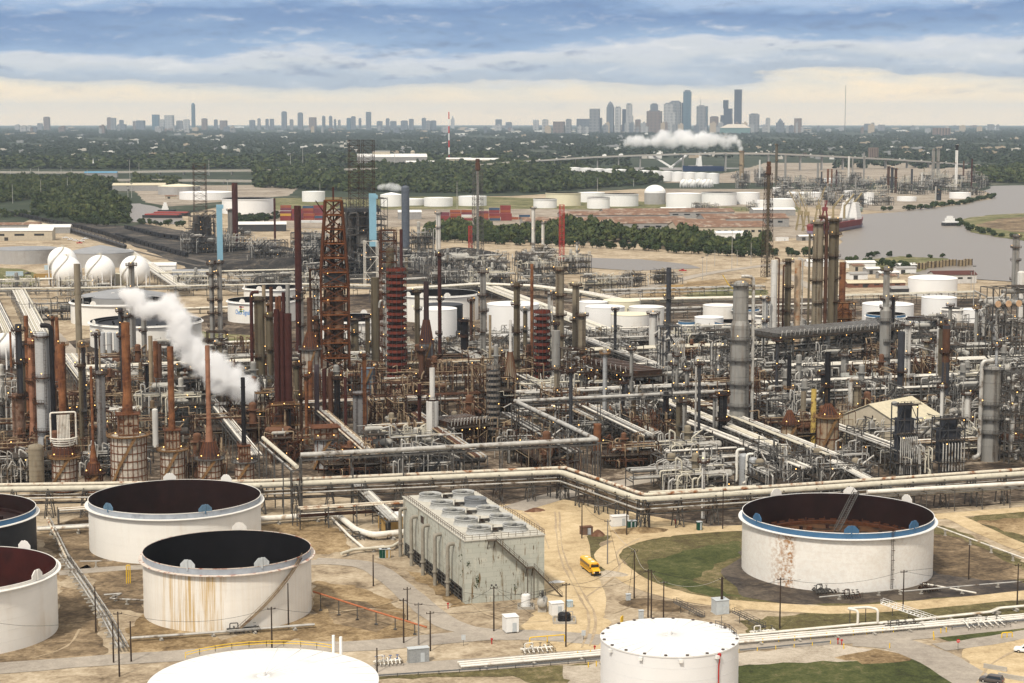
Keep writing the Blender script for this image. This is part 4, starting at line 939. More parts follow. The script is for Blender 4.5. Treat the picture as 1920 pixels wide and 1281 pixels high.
 for k in range(g.randint(2, 4)):                 # horizontal drums and exchanger bundles on the decks
  x0, x1, z = g.choice(decks) if decks and g.random() < .75 else (-Lx*.3, Lx*.2, .6)
  r = g.uniform(.6, 1.25); ln = min(g.uniform(4, 8), (x1-x0)*.9+2); cx = (x0+x1)/2; cy = g.uniform(-Ly*.3, Ly*.3); zc = z+r+.5
  q = MB(); q.cyl((cx-ln/2,cy,zc), (cx+ln/2,cy,zc), r, n=14, caps=False)
  for s in (-1, 1): q.sphere((cx+s*ln/2,cy,zc), r, 12, 6); q.box((cx+s*ln*.3,cy,0), (.4, r*1.5, .6+r*.3), z0=z)
  q.cyl((cx+ln*.2,cy,zc+r*.9), (cx+ln*.2,cy,zc+r+.9), .22, n=6)
  parts.append(('drum', me_of(q, 'drum', vm if g.random() < .6 else drumw)))
 if g.random() < .75:
  q = MB(); x, y = g.uniform(-Lx*.35, Lx*.35), Ly*.15; r = g.uniform(.7, 1.4); h = H*g.uniform(1.0, 1.45); q.lathe([(r,0),(r,h)], 16, (x,y,0)); q.dome(r, r*.6, h, 16, 3, (x,y,0))
  for z in (h*.5, h*.85): q.lathe([(r,z),(r+.9,z),(r+.9,z+.15),(r,z+.15)], 16, (x,y,0), False)
  parts.append(('vertical_vessel', me_of(q, 'vertical_vessel', g.choice([vm, col_gry, col_tan]))))
 lp = [(g.uniform(-Lx/2, Lx/2), -Ly/2-.5, g.randint(1, nl)*lh-.5) for _ in range(3)]
 return parts, lp, H
UN = {'rust': 'rust brown', 'deep': 'deep rust red', 'grey': 'grey steel', 'dark': 'dark grey', 'pale': 'pale pipe-filled'}
def unit(u, v, sty, size=1, turn=0, k=None):
 """copy one of the process structures to the ground point seen at u, v"""
 dims = [(20,10,2,4.2), (26,12,3,4.6), (22,12,4,5.0), (30,11,2,5.2)][size]
 key = (sty, size, rnd.randint(0, 1) if k is None else k)
 if key not in PROTO: PROTO[key] = unit_proto(hash((len(sty), ord(sty[0]), size, key[2])) & 9999, *dims, sty)
 parts, lp, H = PROTO[key]; p = G(u, v)
 nlv = {2:'two-deck', 3:'three-deck', 4:'four-deck'}[dims[2]]
 t = thing('process_structure', uniq(f'{UN[sty]} {nlv} structure', p), 'process structure', p, GR+turn*math.pi/2+math.pi*rnd.randint(0, 1), 'multi-deck process structures full of pipework')
 for x in parts:
  o = link(x[0], x[1], t)
  if len(x) > 2: o['kind'] = 'stuff'
 for q in lp[:rnd.choice([1, 1, 2, 3])]: link('lamp', LAMP_ME, t, q)
 return t
def rack(pts, z, w, pipes, label, name='pipe_rack', leg=None, legm=None, step=7, levels=1, ph=None, beam=True, trestle=False, group=None, ref=None, brace=True):
 """pipe rack or pipe bridge along ground points (photo px at ground level): bents every few metres, every pipe its own part
 pipes: list of (offset -1..1, dz, radius, material)"""
 P = [G(u, v) if not isinstance(u, Vector) else u for u, v in pts]; o = P[0].copy(); t = thing(name, label, 'pipe rack', o, 0, group)
 P = [p-o for p in P]; legm = legm or galv; f = MB(); lw = leg or .3
 for a, b in zip(P, P[1:]):
  d = b-a; n = max(1, int(d.length/step)); dn = d.normalized(); s = Vector((-dn.y, dn.x, 0))
  for i in range(n+1):
   c = a.lerp(b, i/n); A, B = c-s*w/2, c+s*w/2
   if trestle:
    for k in (-1, 1):
     f.bar(c+dn*(k*1.3)-s*w*.3, c+dn*(k*.3)-s*w*.3+ZX*z, lw); f.bar(c+dn*(k*1.3)+s*w*.3, c+dn*(k*.3)+s*w*.3+ZX*z, lw)
    for kk in range(3):
     z0, z1 = z*kk/3, z*(kk+1)/3; f.bar(c-dn*1.1-s*w*.3+ZX*z0, c+dn*.9-s*w*.3+ZX*z1, .14); f.bar(c+dn*1.1-s*w*.3+ZX*z0, c-dn*.9-s*w*.3+ZX*z1, .14); f.bar(c-dn-s*w*.3+ZX*z1, c+dn-s*w*.3+ZX*z1, .14)
    f.bar(A+ZX*z, B+ZX*z, lw)
   else:
    f.bar(A, A+ZX*(z+(.6 if levels > 1 else 0)), lw); f.bar(B, B+ZX*(z+(.6 if levels > 1 else 0)), lw)
    for l in range(levels): f.bar(A+ZX*(z-l*(ph or 2.6)-.2), B+ZX*(z-l*(ph or 2.6)-.2), lw*.9)
    if brace and i % 3 == 1: f.bar(A+ZX*.3, B+ZX*(z*.8), lw*.5); f.bar(B+ZX*.3, A+ZX*(z*.8), lw*.5)
  if beam:
   for k in (-1, 1): f.bar(a+s*(k*w/2)+ZX*(z-.5), b+s*(k*w/2)+ZX*(z-.5), lw*.9)
 f.build('support_frame', legm, t)
 for off, dz, r, m in pipes:
  q = MB(); pp = []
  for i, c in enumerate(P):
   d0 = (P[i]-P[i-1]).normalized() if i else (P[1]-P[0]).normalized(); d1 = (P[i+1]-P[i]).normalized() if i < len(P)-1 else d0
   s0 = Vector((-d0.y, d0.x, 0)); s1 = Vector((-d1.y, d1.x, 0)); s = (s0+s1); s = s/max(.6, s.length**2/2)
   pp.append(c+s*(off*w/2)+ZX*(z+dz+r))
  q.tube(pp, r, 10, bend=max(3*r, 1.0)); q.build('pipe', m, t)
 if ref: LAND.append((o.x, o.y, ref))
 return t
def pipe_set(n, mats, seed, rr=(.12, .3), zs=(0,)):
 g = random.Random(seed); return [(-.9+1.8*(i+.5)/n, g.choice(zs), g.uniform(*rr), g.choice(mats)) for i in range(n)]
def tank(u, vr, w, label, vb=None, h=None, roof='open', wall=None, inner=None, rim=None, float_z=.55, cone=.07, ears=(), earm=None, n=64, detail=1, ref=None, group=None, ring=None, ladders=(), spiral=None, name='storage_tank', courses=True):
 """cylindrical tank: u, vr = front of its rim in the photo, w = width in px; give vb (front foot row) or h (height in metres)"""
 if vb is not None:
  pf = G(u, vb); hh = HT(pf, vr)
 else:
  hh = h; pz = G(u, vr, hh); pf = Vector((pz.x, pz.y, 0)); pf.z = gz(math.hypot(pf.x, pf.y))
  if pf.z < -.01: pf = G(u, vr, hh+pf.z) - ZX*hh
 dirv = Vector((pf.x, pf.y, 0)).normalized(); r = 10.0
 for _ in range(6): r = w/2*MPP(pf+dirv*r, hh)
 c = pf+dirv*r; c.z = pf.z
 t = thing(name, label, 'storage tank', c, 0, group); wall = wall or tankw
 mb = MB(); mb.lathe([(r, 0), (r, hh)], n)
 if courses and detail:
  for k in range(1, 6): mb.lathe([(r, hh*k/6-.02), (r+.025, hh*k/6-.02), (r+.025, hh*k/6+.02), (r, hh*k/6+.02)], n, smooth=False)
 mb.build('shell', wall, t)
 if roof == 'open':
  q = MB(); q.lathe([(r-.06, hh), (r-.06, 0)], n); zf = hh*float_z; q.disc(r-.08, zf, n)
  if detail:
   q.lathe([(r*.9, zf), (r*.9, zf+.7), (r*.86, zf+.7), (r*.86, zf)], n, smooth=False)
   for i in range(12):
    a = 2*math.pi*i/12; q.box((r*.6*math.cos(a), r*.6*math.sin(a), 0), (.8, .8, .9), z0=zf)
  q.build('interior', inner or tankin, t)
  q = MB(); rw = 1.0 if detail else .6; zg = 1.5 if rim else .75; q.lathe([(r, hh-zg-.15), (r+rw, hh-zg-.05), (r+rw, hh-zg+.13), (r, hh-zg+.15)], n, smooth=False); q.lathe([(r-.05, hh), (r-.05, hh+.12), (r+.09, hh+.12), (r+.09, hh-.05)], n, smooth=False); q.build('wind_girder', ring or wall, t)
  if rim:
   q = MB(); q.lathe([(r+.03, hh-1.35), (r+.03, hh-.051)], n); q.build('seal_band', rim, t)
 else:
  q = MB(); hz = r*cone
  if roof == 'cone': q.lathe([(r+.12, hh-.05), (r*.5, hh+hz*.55), (.05, hh+hz)], n)
  elif roof == 'dome': q.dome(r+.05, r*cone*2, hh, n, 6)
  q.lathe([(r+.12, hh-.3), (r+.14, hh-.05)], n, smooth=False); q.build('roof', ring or wall, t)
  if n >= 96:
   q = MB(); g = random.Random(n)
   for i in range(28):
    a = 2*math.pi*i/28; z = lambda f: hh+hz*(1-f)*1.03+.03
    q.bar((r*.06*math.cos(a), r*.06*math.sin(a), z(.06)), (r*.99*math.cos(a), r*.99*math.sin(a), z(.99)), .07, .05)
   q.cyl((0,0,hh+hz), (0,0,hh+hz+.7), .5, n=12); q.build('roof_seams', M('roof_seam_grey', (.71,.70,.68), .6, 0, .1, .3), t)
 for a in ears:                                    # octagonal shield plates standing on the rim
  q = MB(); a = R(a); s = 1.8; pts = [(-s,0),(s,0),(s,.8),(s*.45,1.8),(-s*.45,1.8),(-s,.8)]
  for th in (0, .2):
   pass
  vs = [(x, -.1, y) for x, y in pts]+[(x, .1, y) for x, y in pts]; m_ = len(pts)
  q.add(vs, [tuple(range(m_)), tuple(range(2*m_-1, m_-1, -1))]+[(i, m_+i, m_+(i+1)%m_, (i+1)%m_) for i in range(m_)])
  q.bar((0,-.16,-.6), (0,-.16,1.9), .3); q.bar((-.9,-.14,0), (-.9,-.14,1.5), .1); q.bar((.9,-.14,0), (.9,-.14,1.5), .1)
  q.build('foam_shield', (earm if earm and math.sin(a) < 0 else wall), t, ((r-.02)*math.cos(a), (r-.02)*math.sin(a), hh+.1), a+math.pi/2)
 for a, m in ladders:
  ladder(t, r, .5, hh+.8, R(a), m)
 if spiral:
  a0, a1, m = spiral; q = MB(); k = 16; ri, ro = r+.15, r+.95
  A = [R(a0+(a1-a0)*i/k) for i in range(k+1)]
  for i in range(k):
   z0, z1 = hh*i/k, hh*(i+1)/k; P0 = Vector((ro*math.cos(A[i]), ro*math.sin(A[i]), z0)); P1 = Vector((ro*math.cos(A[i+1]), ro*math.sin(A[i+1]), z1)); I0 = Vector((ri*math.cos(A[i]), ri*math.sin(A[i]), z0)); I1 = Vector((ri*math.cos(A[i+1]), ri*math.sin(A[i+1]), z1))
   q.bar(P0, P1, .12, .2); q.bar(I0, I1, .12, .2); q.bar(P0+ZX*1.1, P1+ZX*1.1, .08); q.bar(P0+ZX*.6, P1+ZX*.6, .07)
   for j in range(4):
    f = j/4; q.bar(I0.lerp(I1, f), P0.lerp(P1, f), .28, .06)
   q.bar(P0, P0+ZX*1.1, .07)
  q.build('spiral_stair', m, t)
 if ref: LAND.append((c.x, c.y, ref))
 return t, c, r, hh
def sphere_tank(u, vb, vt, w, label, group):
 p = G(u, vb); h = HT(p, vt); r = w/2*MPP(p, h/2); t = thing('sphere_tank', label, 'sphere tank', p, 0, group); zc = h-r
 mb = MB(); mb.sphere((0,0,zc), r, 40, 24); mb.build('sphere', tankw2, t)
 for i in range(9):
  a = 2*math.pi*i/9+.2; q = MB(); q.cyl((r*.97*math.cos(a), r*.97*math.sin(a), 0), (r*.97*math.cos(a), r*.97*math.sin(a), zc), .38, n=8); q.build('leg', tankw2, t)
 q = MB(); k = 22
 for i in range(k):
  f0, f1 = i/k, (i+1)/k
  def pt(f):
   a = R(215+95*f); el = R(-30+112*f); rr = r+.5; return Vector((rr*math.cos(el)*math.cos(a), rr*math.cos(el)*math.sin(a), zc+rr*math.sin(el)))
  q.bar(pt(f0), pt(f1), .5, .2); q.bar(pt(f0)+ZX*.9, pt(f1)+ZX*.9, .09); q.bar(pt(f0), pt(f0)+ZX*.9, .07)
 q.rail([(-1.6,-1.6,h),(1.6,-1.6,h),(1.6,1.6,h),(-1.6,1.6,h)], closed=True); q.cyl((0,0,h-.3), (0,0,h+1.4), .4, n=8); q.build('top_stair', creamp, t)
 return t
def drum_h(u, v, ln, r, label, mat, z=2.5, rz=0.0, group=None, cat='vessel', endm=None):
 """horizontal vessel on two saddles"""
 p = G(u, v); t = thing('horizontal_vessel', label, cat, p, GR+rz, group); zc = z+r
 mb = MB(); mb.cyl((-ln/2,0,zc), (ln/2,0,zc), r, n=20, caps=False)
 for s in (-1, 1): mb.lathe([(r*math.cos(i*math.pi/8)+1e-3, .5*r*math.sin(i*math.pi/8)) for i in range(5)], 20)
 capn = 5
 mb2 = MB(); mb2.cyl((-ln/2,0,zc), (ln/2,0,zc), r, n=20, caps=False)
 for s in (-1, 1):
  vs = []; k = 5; n = 20
  for i in range(k):
   a = i*math.pi/2/(k-1); rr = max(r*math.cos(a), 1e-3); x = s*(ln/2+.5*r*math.sin(a)); vs += [(x, rr*math.cos(2*math.pi*j/n), zc+rr*math.sin(2*math.pi*j/n)) for j in range(n)]
  mb2.add(vs, [(i*n+j, i*n+(j+1)%n, (i+1)*n+(j+1)%n, (i+1)*n+j) for i in range(k-1) for j in range(n)], True)
 mb2.build('vessel_shell', mat, t)
 q = MB()
 for s in (-1, 1): q.box((s*ln*.3,0,0), (.6, r*1.7, z+r*.45), z0=0)
 q.build('saddle', concr, t)
 q = MB(); q.cyl((ln*.15,0,zc+r*.8), (ln*.15,0,zc+r+1.2), .28, n=8); q.tube([(-ln*.2,0,zc+r*.8), (-ln*.2,0,zc+r+1.6), (-ln*.2-3,0,zc+r+1.6)], .22, 7); q.rail([(-ln*.35,-r*.6,zc+r),(ln*.35,-r*.6,zc+r),(ln*.35,r*.6,zc+r),(-ln*.35,r*.6,zc+r)], closed=True); q.build('nozzles', galv, t)
 return t
WH, BL = tankw, rimblue
G1 = 'large foreground storage tanks'
tank(331, 964, 318, 'white open-topped tank with dark maroon inside and two blue shields, behind the streaked tank', vb=1058, inner=tankin, rim=rimgrey, ears=(232, 300, 104, 62), earm=M('faded_blue_shield', (.11,.19,.27), .6, 0, .25, .8), n=96, float_z=.25, ring=tankw, ref='maroon-lined white tank', group=G1)
tank(429, 1067, 312, 'open white tank streaked with rust on its left face and a long diagonal stair', vb=1186, wall=ladd, inner=tankinb, rim=rimgrey, ears=(252, 302, 90), earm=gpale, n=96, float_z=.25, ring=redrust, spiral=(283, 335, tanp), ref='rust-streaked white tank', group=G1)
tank(-76, 1112, 366, 'white open-topped tank cut by the left edge, with dark red inside', vb=1237, inner=tankinr, ears=(338, 62), n=96, float_z=.2, group=G1, ref='white tank at the left edge')
tank(-86, 988, 306, 'black-walled open tank with a blue inner rim at the left edge', vb=1085, wall=tankblk, inner=tankin, rim=rimblue, n=96, float_z=.7, ring=tankw, group=G1, ref='black-walled tank')
T5 = tank(1567, 1000, 354, 'biggest white open tank with blue inner rim, standing in the oily grass basin', vb=1111, wall=tank5w, inner=tankin, rim=rimblue, ears=(205, 268, 310, 32, 72, 122), earm=rimblue, n=112, float_z=.5, ring=tankw2, ladders=((293, brownst),), ref='big blue-rimmed tank', group=G1)
tank(1255, 1231, 258, 'clean white tank with a flat white roof and red riser pipe at the bottom edge', h=14.6, roof='cone', cone=.03, wall=M('cool_white_tank_paint', (.74,.74,.735), .45, 0, .03, .1), ring=M('white_roof_paint', (.76,.755,.735), .55, 0, .05, .12, c2=(.68,.66,.62), c2f=.56), n=96, ref='flat-roofed white tank', group=G1)
tank(495, 1346, 430, 'huge low white domed roof of a tank rising from the bottom edge', h=14.0, roof='cone', cone=.05, ring=M('white_roof_paint', (.8,.8,.8)), n=112, ref='white tank at the bottom edge', group=G1)
def tank_fittings():
 t, c, r, h = T5
 q = MB(); a = R(68); A = Vector((r*.99*math.cos(a), r*.99*math.sin(a), h+.6)); B = Vector((r*.28*math.cos(R(80)), r*.28*math.sin(R(80)), h*.5+1))
 s = Vector((.7, 0, 0))
 for k in (-1, 1): q.bar(A+s*k, B+s*k, .25); q.bar(A+s*k+ZX*1.1, B+s*k+ZX*1.1, .12)
 for i in range(22): q.bar(A.lerp(B, i/21)-s, A.lerp(B, i/21)+s, .12)
 q.build('rolling_ladder', galv, t)
 q = MB(); z = h*.5
 for i in range(48):
  a = 2*math.pi*i/48; q.box((r*.93*math.cos(a), r*.93*math.sin(a), 0), (.5, 1.6, .8), a, z0=z)
  if i % 2 == 0: q.bar((r*.8*math.cos(a), r*.8*math.sin(a), z), (r*.8*math.cos(a), r*.8*math.sin(a), z+2.0), .22)
 q.lathe([(r*.84, z+.1), (r*.84, z+.9), (r*.80, z+.9), (r*.80, z+.1)], 72, smooth=False)
 g = random.Random(4)
 for i in range(26):
  a = g.uniform(0, 6.28); rr = r*g.uniform(.2, .78); q.cyl((rr*math.cos(a), rr*math.sin(a), z), (rr*math.cos(a), rr*math.sin(a), z+g.uniform(.3, 1.1)), g.uniform(.3, .9), n=10)
 q.build('roof_gear', ruststl, t)
 q = MB(); q.disc(r*.90, z+.05, 64); q.build('rusted_roof_deck', M('rusted_roof_sheet', (.085,.042,.02), .5, 0, .4, .25, c2=(.02,.013,.01), c2f=.47), t)
tank_fittings()
GM = 'white storage tanks among the process units'
tank(234, 560, 157, 'grey tank with a shallow dark grey cone roof behind the steam', vb=597, wall=tankgr, roof='cone', ring=roofgr, cone=.16, ref='grey cone-roofed tank')
tank(226, 572, 181, 'open white tank with black inside just below the grey cone-roofed tank', vb=612, inner=tankinb, ears=(250, 300, 75, 110), ring=tankw2, ref='open white tank behind the steam', group=GM)
tank(275, 612, 206, 'open white tank with small yellow and white shields behind the upright silver vessels', vb=658, inner=tankinb, ears=(215, 330, 60, 120), ring=tankw2, float_z=.9, ref='white tank behind the rust stacks', group=GM)
CS = tank(492, 568, 128, 'open white tank lettered Check Signals in blue under a traffic-light emblem', vb=607, inner=tankinb, ears=(243, 275), ring=tankw2, ref='lettered white tank')
tank(512, 543, 108, 'open white tank whose rim shows just behind the lettered tank', vb=578, inner=tankinb, ears=(200, 290, 250), ring=tankw2, group=GM)
tank(664, 604, 150, 'open white tank partly hidden behind the rusty derrick', vb=645, inner=tankinb, ears=(300, 80), ring=tankw2, group=GM, ref='white tank behind the derrick')
tank(822, 556, 150, 'wide open white tank with black inside and three shields right of the red scaffolding', vb=606, inner=tankinb, ears=(250, 285, 225), ring=tankw2, group=GM, ref='wide black-lined tank')
tank(832, 574, 72, 'black tank behind the white tank right of the red scaffold column', vb=622, wall=tankblk, roof='cone', ring=tankblk, cone=.05)
tank(818, 582, 78, 'white tank with a pale roof in front of the black tank', vb=634, roof='cone', wall=tankw2, cone=.04, group=GM, ref='white tank before the black tank')
tank(962, 574, 98, 'plain white tank left of the tan columns, with a faint cone roof', vb=632, roof='cone', wall=tankw2, cone=.05, group=GM, ref='plain white tank')
tank(1112, 568, 54, 'white tank at the back left of the close white tank cluster', vb=592, roof='cone', wall=tankw2, cone=.05, group=GM)
tank(1134, 578, 74, 'clean white tank at the front left of the close white tank cluster', vb=616, roof='cone', wall=tankw2, cone=.05, group=GM, ref='white tank cluster')
tank(1212, 578, 66, 'stained white tank with a rusty roof edge behind the cluster of white tanks', vb=612, roof='cone', wall=tankw, cone=.07, group=GM)
tank(1181, 592, 72, 'short white tank with vertical rust lines, nearest of the white tank cluster', vb=632, roof='cone', wall=tankw, ring=tankcr, cone=.05, group=GM, ref='rust-lined white tank')
tank(1166, 566, 70, 'dull cream tank half hidden behind the white tank cluster', vb=590, roof='cone', wall=tankcr, cone=.05, group=GM)
tank(1350, 575, 64, 'white cone-roofed tank behind the big grey column', vb=602, roof='cone', wall=tankw, cone=.07, group=GM)
tank(1288, 604, 33, 'small open white tank with a blue rim left of the flat white one', vb=630, inner=tankinb, rim=rimblue, group=GM)
tank(1329, 597, 54, 'white flat-roofed tank between the two open tanks by the big grey column', vb=632, roof='cone', wall=tankw2, cone=.05, group=GM, ref='white flat-roofed tank')
tank(1378, 607, 78, 'open white tank with a red and blue rim half behind the big grey column', vb=636, inner=tankinb, rim=rimblue, ring=redrust, group=GM)
tank(1398, 580, 50, 'open blue-rimmed tank up behind the big grey column', vb=604, inner=tankinb, rim=rimblue, group=GM)
tank(1436, 592, 44, 'white open tank right of the big grey column', vb=622, inner=tankinb, group=GM)
tank(1748, 525, 91, 'big white round-edged tank, nearest the river on the right', vb=557, roof='dome', wall=tankw2, cone=.05, group=GM, ref='white tank by the river')
tank(1760, 560, 65, 'white tank directly below the big white tank by the river', vb=594, roof='cone', wall=tankw2, cone=.05, group=GM, ref='lower white tank by the river')
tank(1664, 574, 95, 'white tank with a domed roof right of the orange heater', vb=608, roof='cone', wall=tankw2, cone=.06, group=GM, ref='white tank right of the orange heater')
tank(1660, 592, 73, 'open white tank standing before the domed white tank', vb=622, inner=tankinb, rim=rimblue, group=GM)
tank(1785, 580, 40, 'small open white tank with a dark mouth right of the lower river tank', vb=605, inner=tankinb, group=GM)
tank(1824, 582, 48, 'white flat tank at the right beside the steel structure', vb=606, roof='cone', wall=tankw2, cone=.04, group=GM)
tank(1717, 602, 76, 'open tank with rusty dark rim above the air cooler bank', vb=625, inner=tankin, ring=rimgrey, float_z=.8, group=GM)
tank(48, 470, 124, 'wide grey tank with a stained flat roof at the far left', vb=496, wall=tankgr, roof='cone', ring=roofgr, cone=.05, ref='wide grey tank at the left')
tank(190, 476, 122, 'wide grey tank with a pointed grey roof behind the white spheres', vb=503, wall=tankgr, roof='cone', ring=roofgr, cone=.20)
tank(222, 514, 32, 'small cream tank standing between two white spheres', vb=534, wall=tankcr, roof='cone', cone=.05)
for i, (u, vt, vb) in enumerate(((118, 463, 533), (126, 480, 536), (188, 478, 536), (253, 479, 536))):
 sphere_tank(u, vb, vt, 56 if i else 54, ['white sphere tank, half hidden behind the leftmost front sphere', 'leftmost white sphere tank in front, with a curved stair', 'middle white sphere tank of the three in the front row', 'rightmost white sphere tank behind the slim rusty column'][i], 'white sphere tanks')
LAND.append((G(126,536).x, G(126,536).y, 'white spheres'))
sphere_tank(10, 690, 624, 52, 'white sphere cut by the left edge behind the slim rust stacks', 'white sphere tanks')
DTK = [(297+39,350,366,78,'tan','broad tan tank with a domed roof left of the coker derrick'),(387,362,376,100,'w','low wide white tank under the broad tan one'),(465,374,402,96,'o','open white tank in front beside the maroon stack'),
 (588,360,379,43,'w','white tank standing alone above the container stacks'),(734,366,388,42,'c','white tank with a low cone roof right of the light blue shaft'),(772,374,386,50,'w','low white tank behind the dark grey stack'),(822,372,388,54,'w','plain white tank right of the dark grey stack'),(886,369,387,53,'w','white tank cut by the tall flare derrick'),
 (1022,374,391,44,'o','small open white tank leftmost of the distant row'),(1056,363,387,66,'oc','cream open tank behind the leftmost open tank'),(1108,362,380,52,'w','white tank behind the gap right of the cream tank'),(1122,371,392,43,'o','white open tank with a curved stair, right of the cream one'),(1164,365,388,66,'o','wide white open tank left of the grey domed tank'),
 (1228,362,384,40,'gd','grey tank with a big white dome on top'),(1282,364,391,67,'w','large white tank with a flat top right of the grey domed tank'),(1348,362,386,66,'o','open white tank right of the large flat white one'),(1402,362,384,44,'w','white tank next to the slim stack in the distant row'),(1430,376,397,26,'w','small white domed tank near the tall lattice flare'),(1465,374,395,50,'w','white tank right of the tall lattice flare'),
 (1508,362,376,66,'w','long low white tank by the far refinery'),(1590,358,375,18,'w','small white domed tank in the far refinery'),(1628,362,384,21,'w','slim white tank near the bank of the river'),(1800,362,373,40,'w','low white tank at the river bend'),(1460,352,366,24,'w','white tank beneath the far grey columns'),(1560,335,345,30,'w','low pale tank far behind the docked ship'),(1700,370,378,36,'w','low white tank among the far refinery pipes')]
for u, vr, vb, w, k, lab in DTK:
 kw = dict(wall=tankw2, detail=0, n=40, group='distant white tank farm')
 if k == 'tan': kw.update(roof='cone', cone=.10, wall=tankgr, ring=tankcr)
 elif k == 'w': kw.update(roof='cone', cone=.05)
 elif k == 'c': kw.update(roof='cone', cone=.22)
 elif k == 'o': kw.update(inner=tankinb, float_z=.6)
 elif k == 'oc': kw.update(inner=tankinb, float_z=.6, wall=tankcr)
 elif k == 'gd': kw.update(roof='dome', cone=.36, wall=tankgr, ring=tankw2)
 tank(u, vr, w, lab, vb=vb, **kw)
for i in range(13):                                   # the long row of white tanks behind the trees
 u = 1078+i*21.5; tank(u, 315+i*.9, 25, f'{nth(i)} from the left in the long row of white tanks behind the trees', vb=331+i*1.2, roof='cone', cone=.10, wall=tankw2, detail=0, n=28, group='long row of white tanks behind the trees')
for i, (u, vb, vt, w) in enumerate(((1283,352,336,17),(1297,352,336,17),(1311,351,335,16),(1323,352,336,17),(1330,351,336,15))):
 sphere_tank(u, vb, vt, w, f'distant white sphere, {nth(i)} from the left of the row of five', 'row of five distant spheres')
def curved_text(txt, size, z, mat, parent, r, ang, name='lettering', ext=.0):
 cu = bpy.data.curves.new(name, 'FONT'); cu.body = txt; cu.size = size; cu.align_x = 'CENTER'; cu.offset = .012*size
 tmp = bpy.data.objects.new(name, cu); C.objects.link(tmp); bpy.context.view_layer.update()
 dg = bpy.context.evaluated_depsgraph_get(); me = bpy.data.meshes.new_from_object(tmp.evaluated_get(dg)); C.objects.unlink(tmp); bpy.data.objects.remove(tmp)
 for v in me.vertices:
  a = ang+v.co.x*.52/r; v.co = ((r+.06)*math.cos(a), (r+.06)*math.sin(a), z+v.co.y)
 me.materials.clear(); me.materials.append(mat); o = bpy.data.objects.new(name, me); C.objects.link(o); o.parent = parent; return o
t, c, r, h = CS
a0 = math.atan2(-c.y, -c.x)-R(34)
curved_text('Check Signals', 3.7, h*.42, M('sign_blue', (.05,.25,.62), .5, 0, .02), t, r, a0)
for i, col in enumerate(((.62,.06,.05), (.75,.66,.06), (.18,.36,.10))):
 q = MB()
 for k in range(10):
  a = a0-R(6)+R(.9)*k; w_ = .8 if k < 6 else .3; q.box(((r+.02)*math.cos(a), (r+.02)*math.sin(a), 0), (.08, r*R(.95), w_), a, z0=h*.78-i*1.25-w_/2)
 q.build('emblem_bar', M('emblem_%s' % ('red', 'yellow', 'green')[i], col, .5, 0, .02), t)
q = MB()
for i in range(3):
 a = a0-R(3.2); q.cyl(((r+.05)*math.cos(a), (r+.05)*math.sin(a), h*.78-i*1.25), ((r+.16)*math.cos(a), (r+.16)*math.sin(a), h*.78-i*1.25), .55, n=10)
q.build('emblem_signal', M('emblem_dark', (.06,.06,.06), .5, 0, .02), t)
O, PK, MR, BR, TN, PU, BK, GY = stk_or, stk_pk, stk_mr, stk_br, stk_tan, stk_pur, stk_blk, stk_gry
CG, CS_, CT_, CO, CW = col_gry, col_sil, col_tan, col_olv, col_wht
STK, COL = 'chimney stack', 'process column'
column('chimney_stack','very thin rust stack at the left edge',STK,3,800,619,4,BR)
column('chimney_stack','thin rust-red stack second from the left edge',STK,25,800,622,4,O)
column('process_column','dark grey column with a cluttered top left of the rust stack',COL,42,850,608,12,GY,plats=(.45,.7,.95),ref='dark column at the left')
column('chimney_stack','rust-brown plain stack left of the tall silver column',STK,56,830,592,8,O,bands=4)
column('process_column','faded pink rust column with dark platforms left of the silver column',COL,65,862,634,13,PK,plats=(.35,.5,.65,.8,.95),flare=(.35,1.35),ref='pink rust column')
column('process_column','tall silver ribbed column with a black pipe looped over its top',COL,86,886,622,26,CS_,'dome',plats=(.30,.5,.68,.97),pipe=(1,.8,stk_blk),ref='tall silver column')
column('chimney_stack','rust stack with a narrow neck right of the silver column',STK,111,760,595,10,O,taper=.62,flare=(.45,1.1),bands=5,ref='narrow-necked rust stack')
column('process_column','plain tall beige-grey column standing alone behind the rust stacks',COL,149,662,495,12,CT_,'open',bands=2,ref='lone beige-grey column')
column('process_column','slim rusty column with pipes on top before the rightmost sphere',COL,251,690,492,11,CG,plats=(.5,.62,.75,.97),pm=brownst,ref='slim column before the sphere')
column('process_column','short dark grey column just left of the tallest rust stack',COL,229,700,578,9,GY,plats=(.95,))
column('process_column','short pale grey column behind the tallest rust stack',COL,239,700,582,10,CG,plats=(.9,))
column('process_column','grey column inside the steam right of the tallest rust stack',COL,272,700,567,10,CG,plats=(.6,.97))
column('chimney_stack','tan stack leftmost of the three slim stacks under the steam',STK,285,770,630,8,TN,bands=3,ref='tan slim stack')
column('chimney_stack','rust stack in the middle of the three slim stacks under the steam',STK,294,772,640,9,O,bands=3)
column('chimney_stack','dark maroon stack rightmost of the three slim stacks under the steam',STK,302,774,645,7,BR,bands=3)
for i, u in enumerate((193,206,219,318,330)):
 column('process_column',f'upright silver vessel, {nth(i)} from the left of the row before the white tank',COL,u,662,622 if i < 3 else 618,10,CS_,'dome',group='row of upright silver vessels')
column('process_column','left one of the twin grey columns joined by platforms',COL,399,652,490,9,CG,plats=(.08,.25,.4,.55,.7,.85,.97),ref='twin grey columns',seg=None)
column('process_column','right one of the twin grey columns joined by platforms',COL,414,652,488,9,CG,plats=(.08,.25,.4,.55,.7,.85,.97))
column('process_column','thick brown-streaked column left of the maroon stack trio',COL,489,760,556,19,CO,'flat',plats=(.45,.97),bands=6,pipe=(-1,.7,stk_mr),ref='thick brown-streaked column')
column('chimney_stack','short tan-headed stack right behind the brown-streaked column',STK,497,700,535,7,TN,bands=4)
column('chimney_stack','slim brown stack between the streaked column and the maroon trio',STK,511,720,538,7,BR,bands=4)
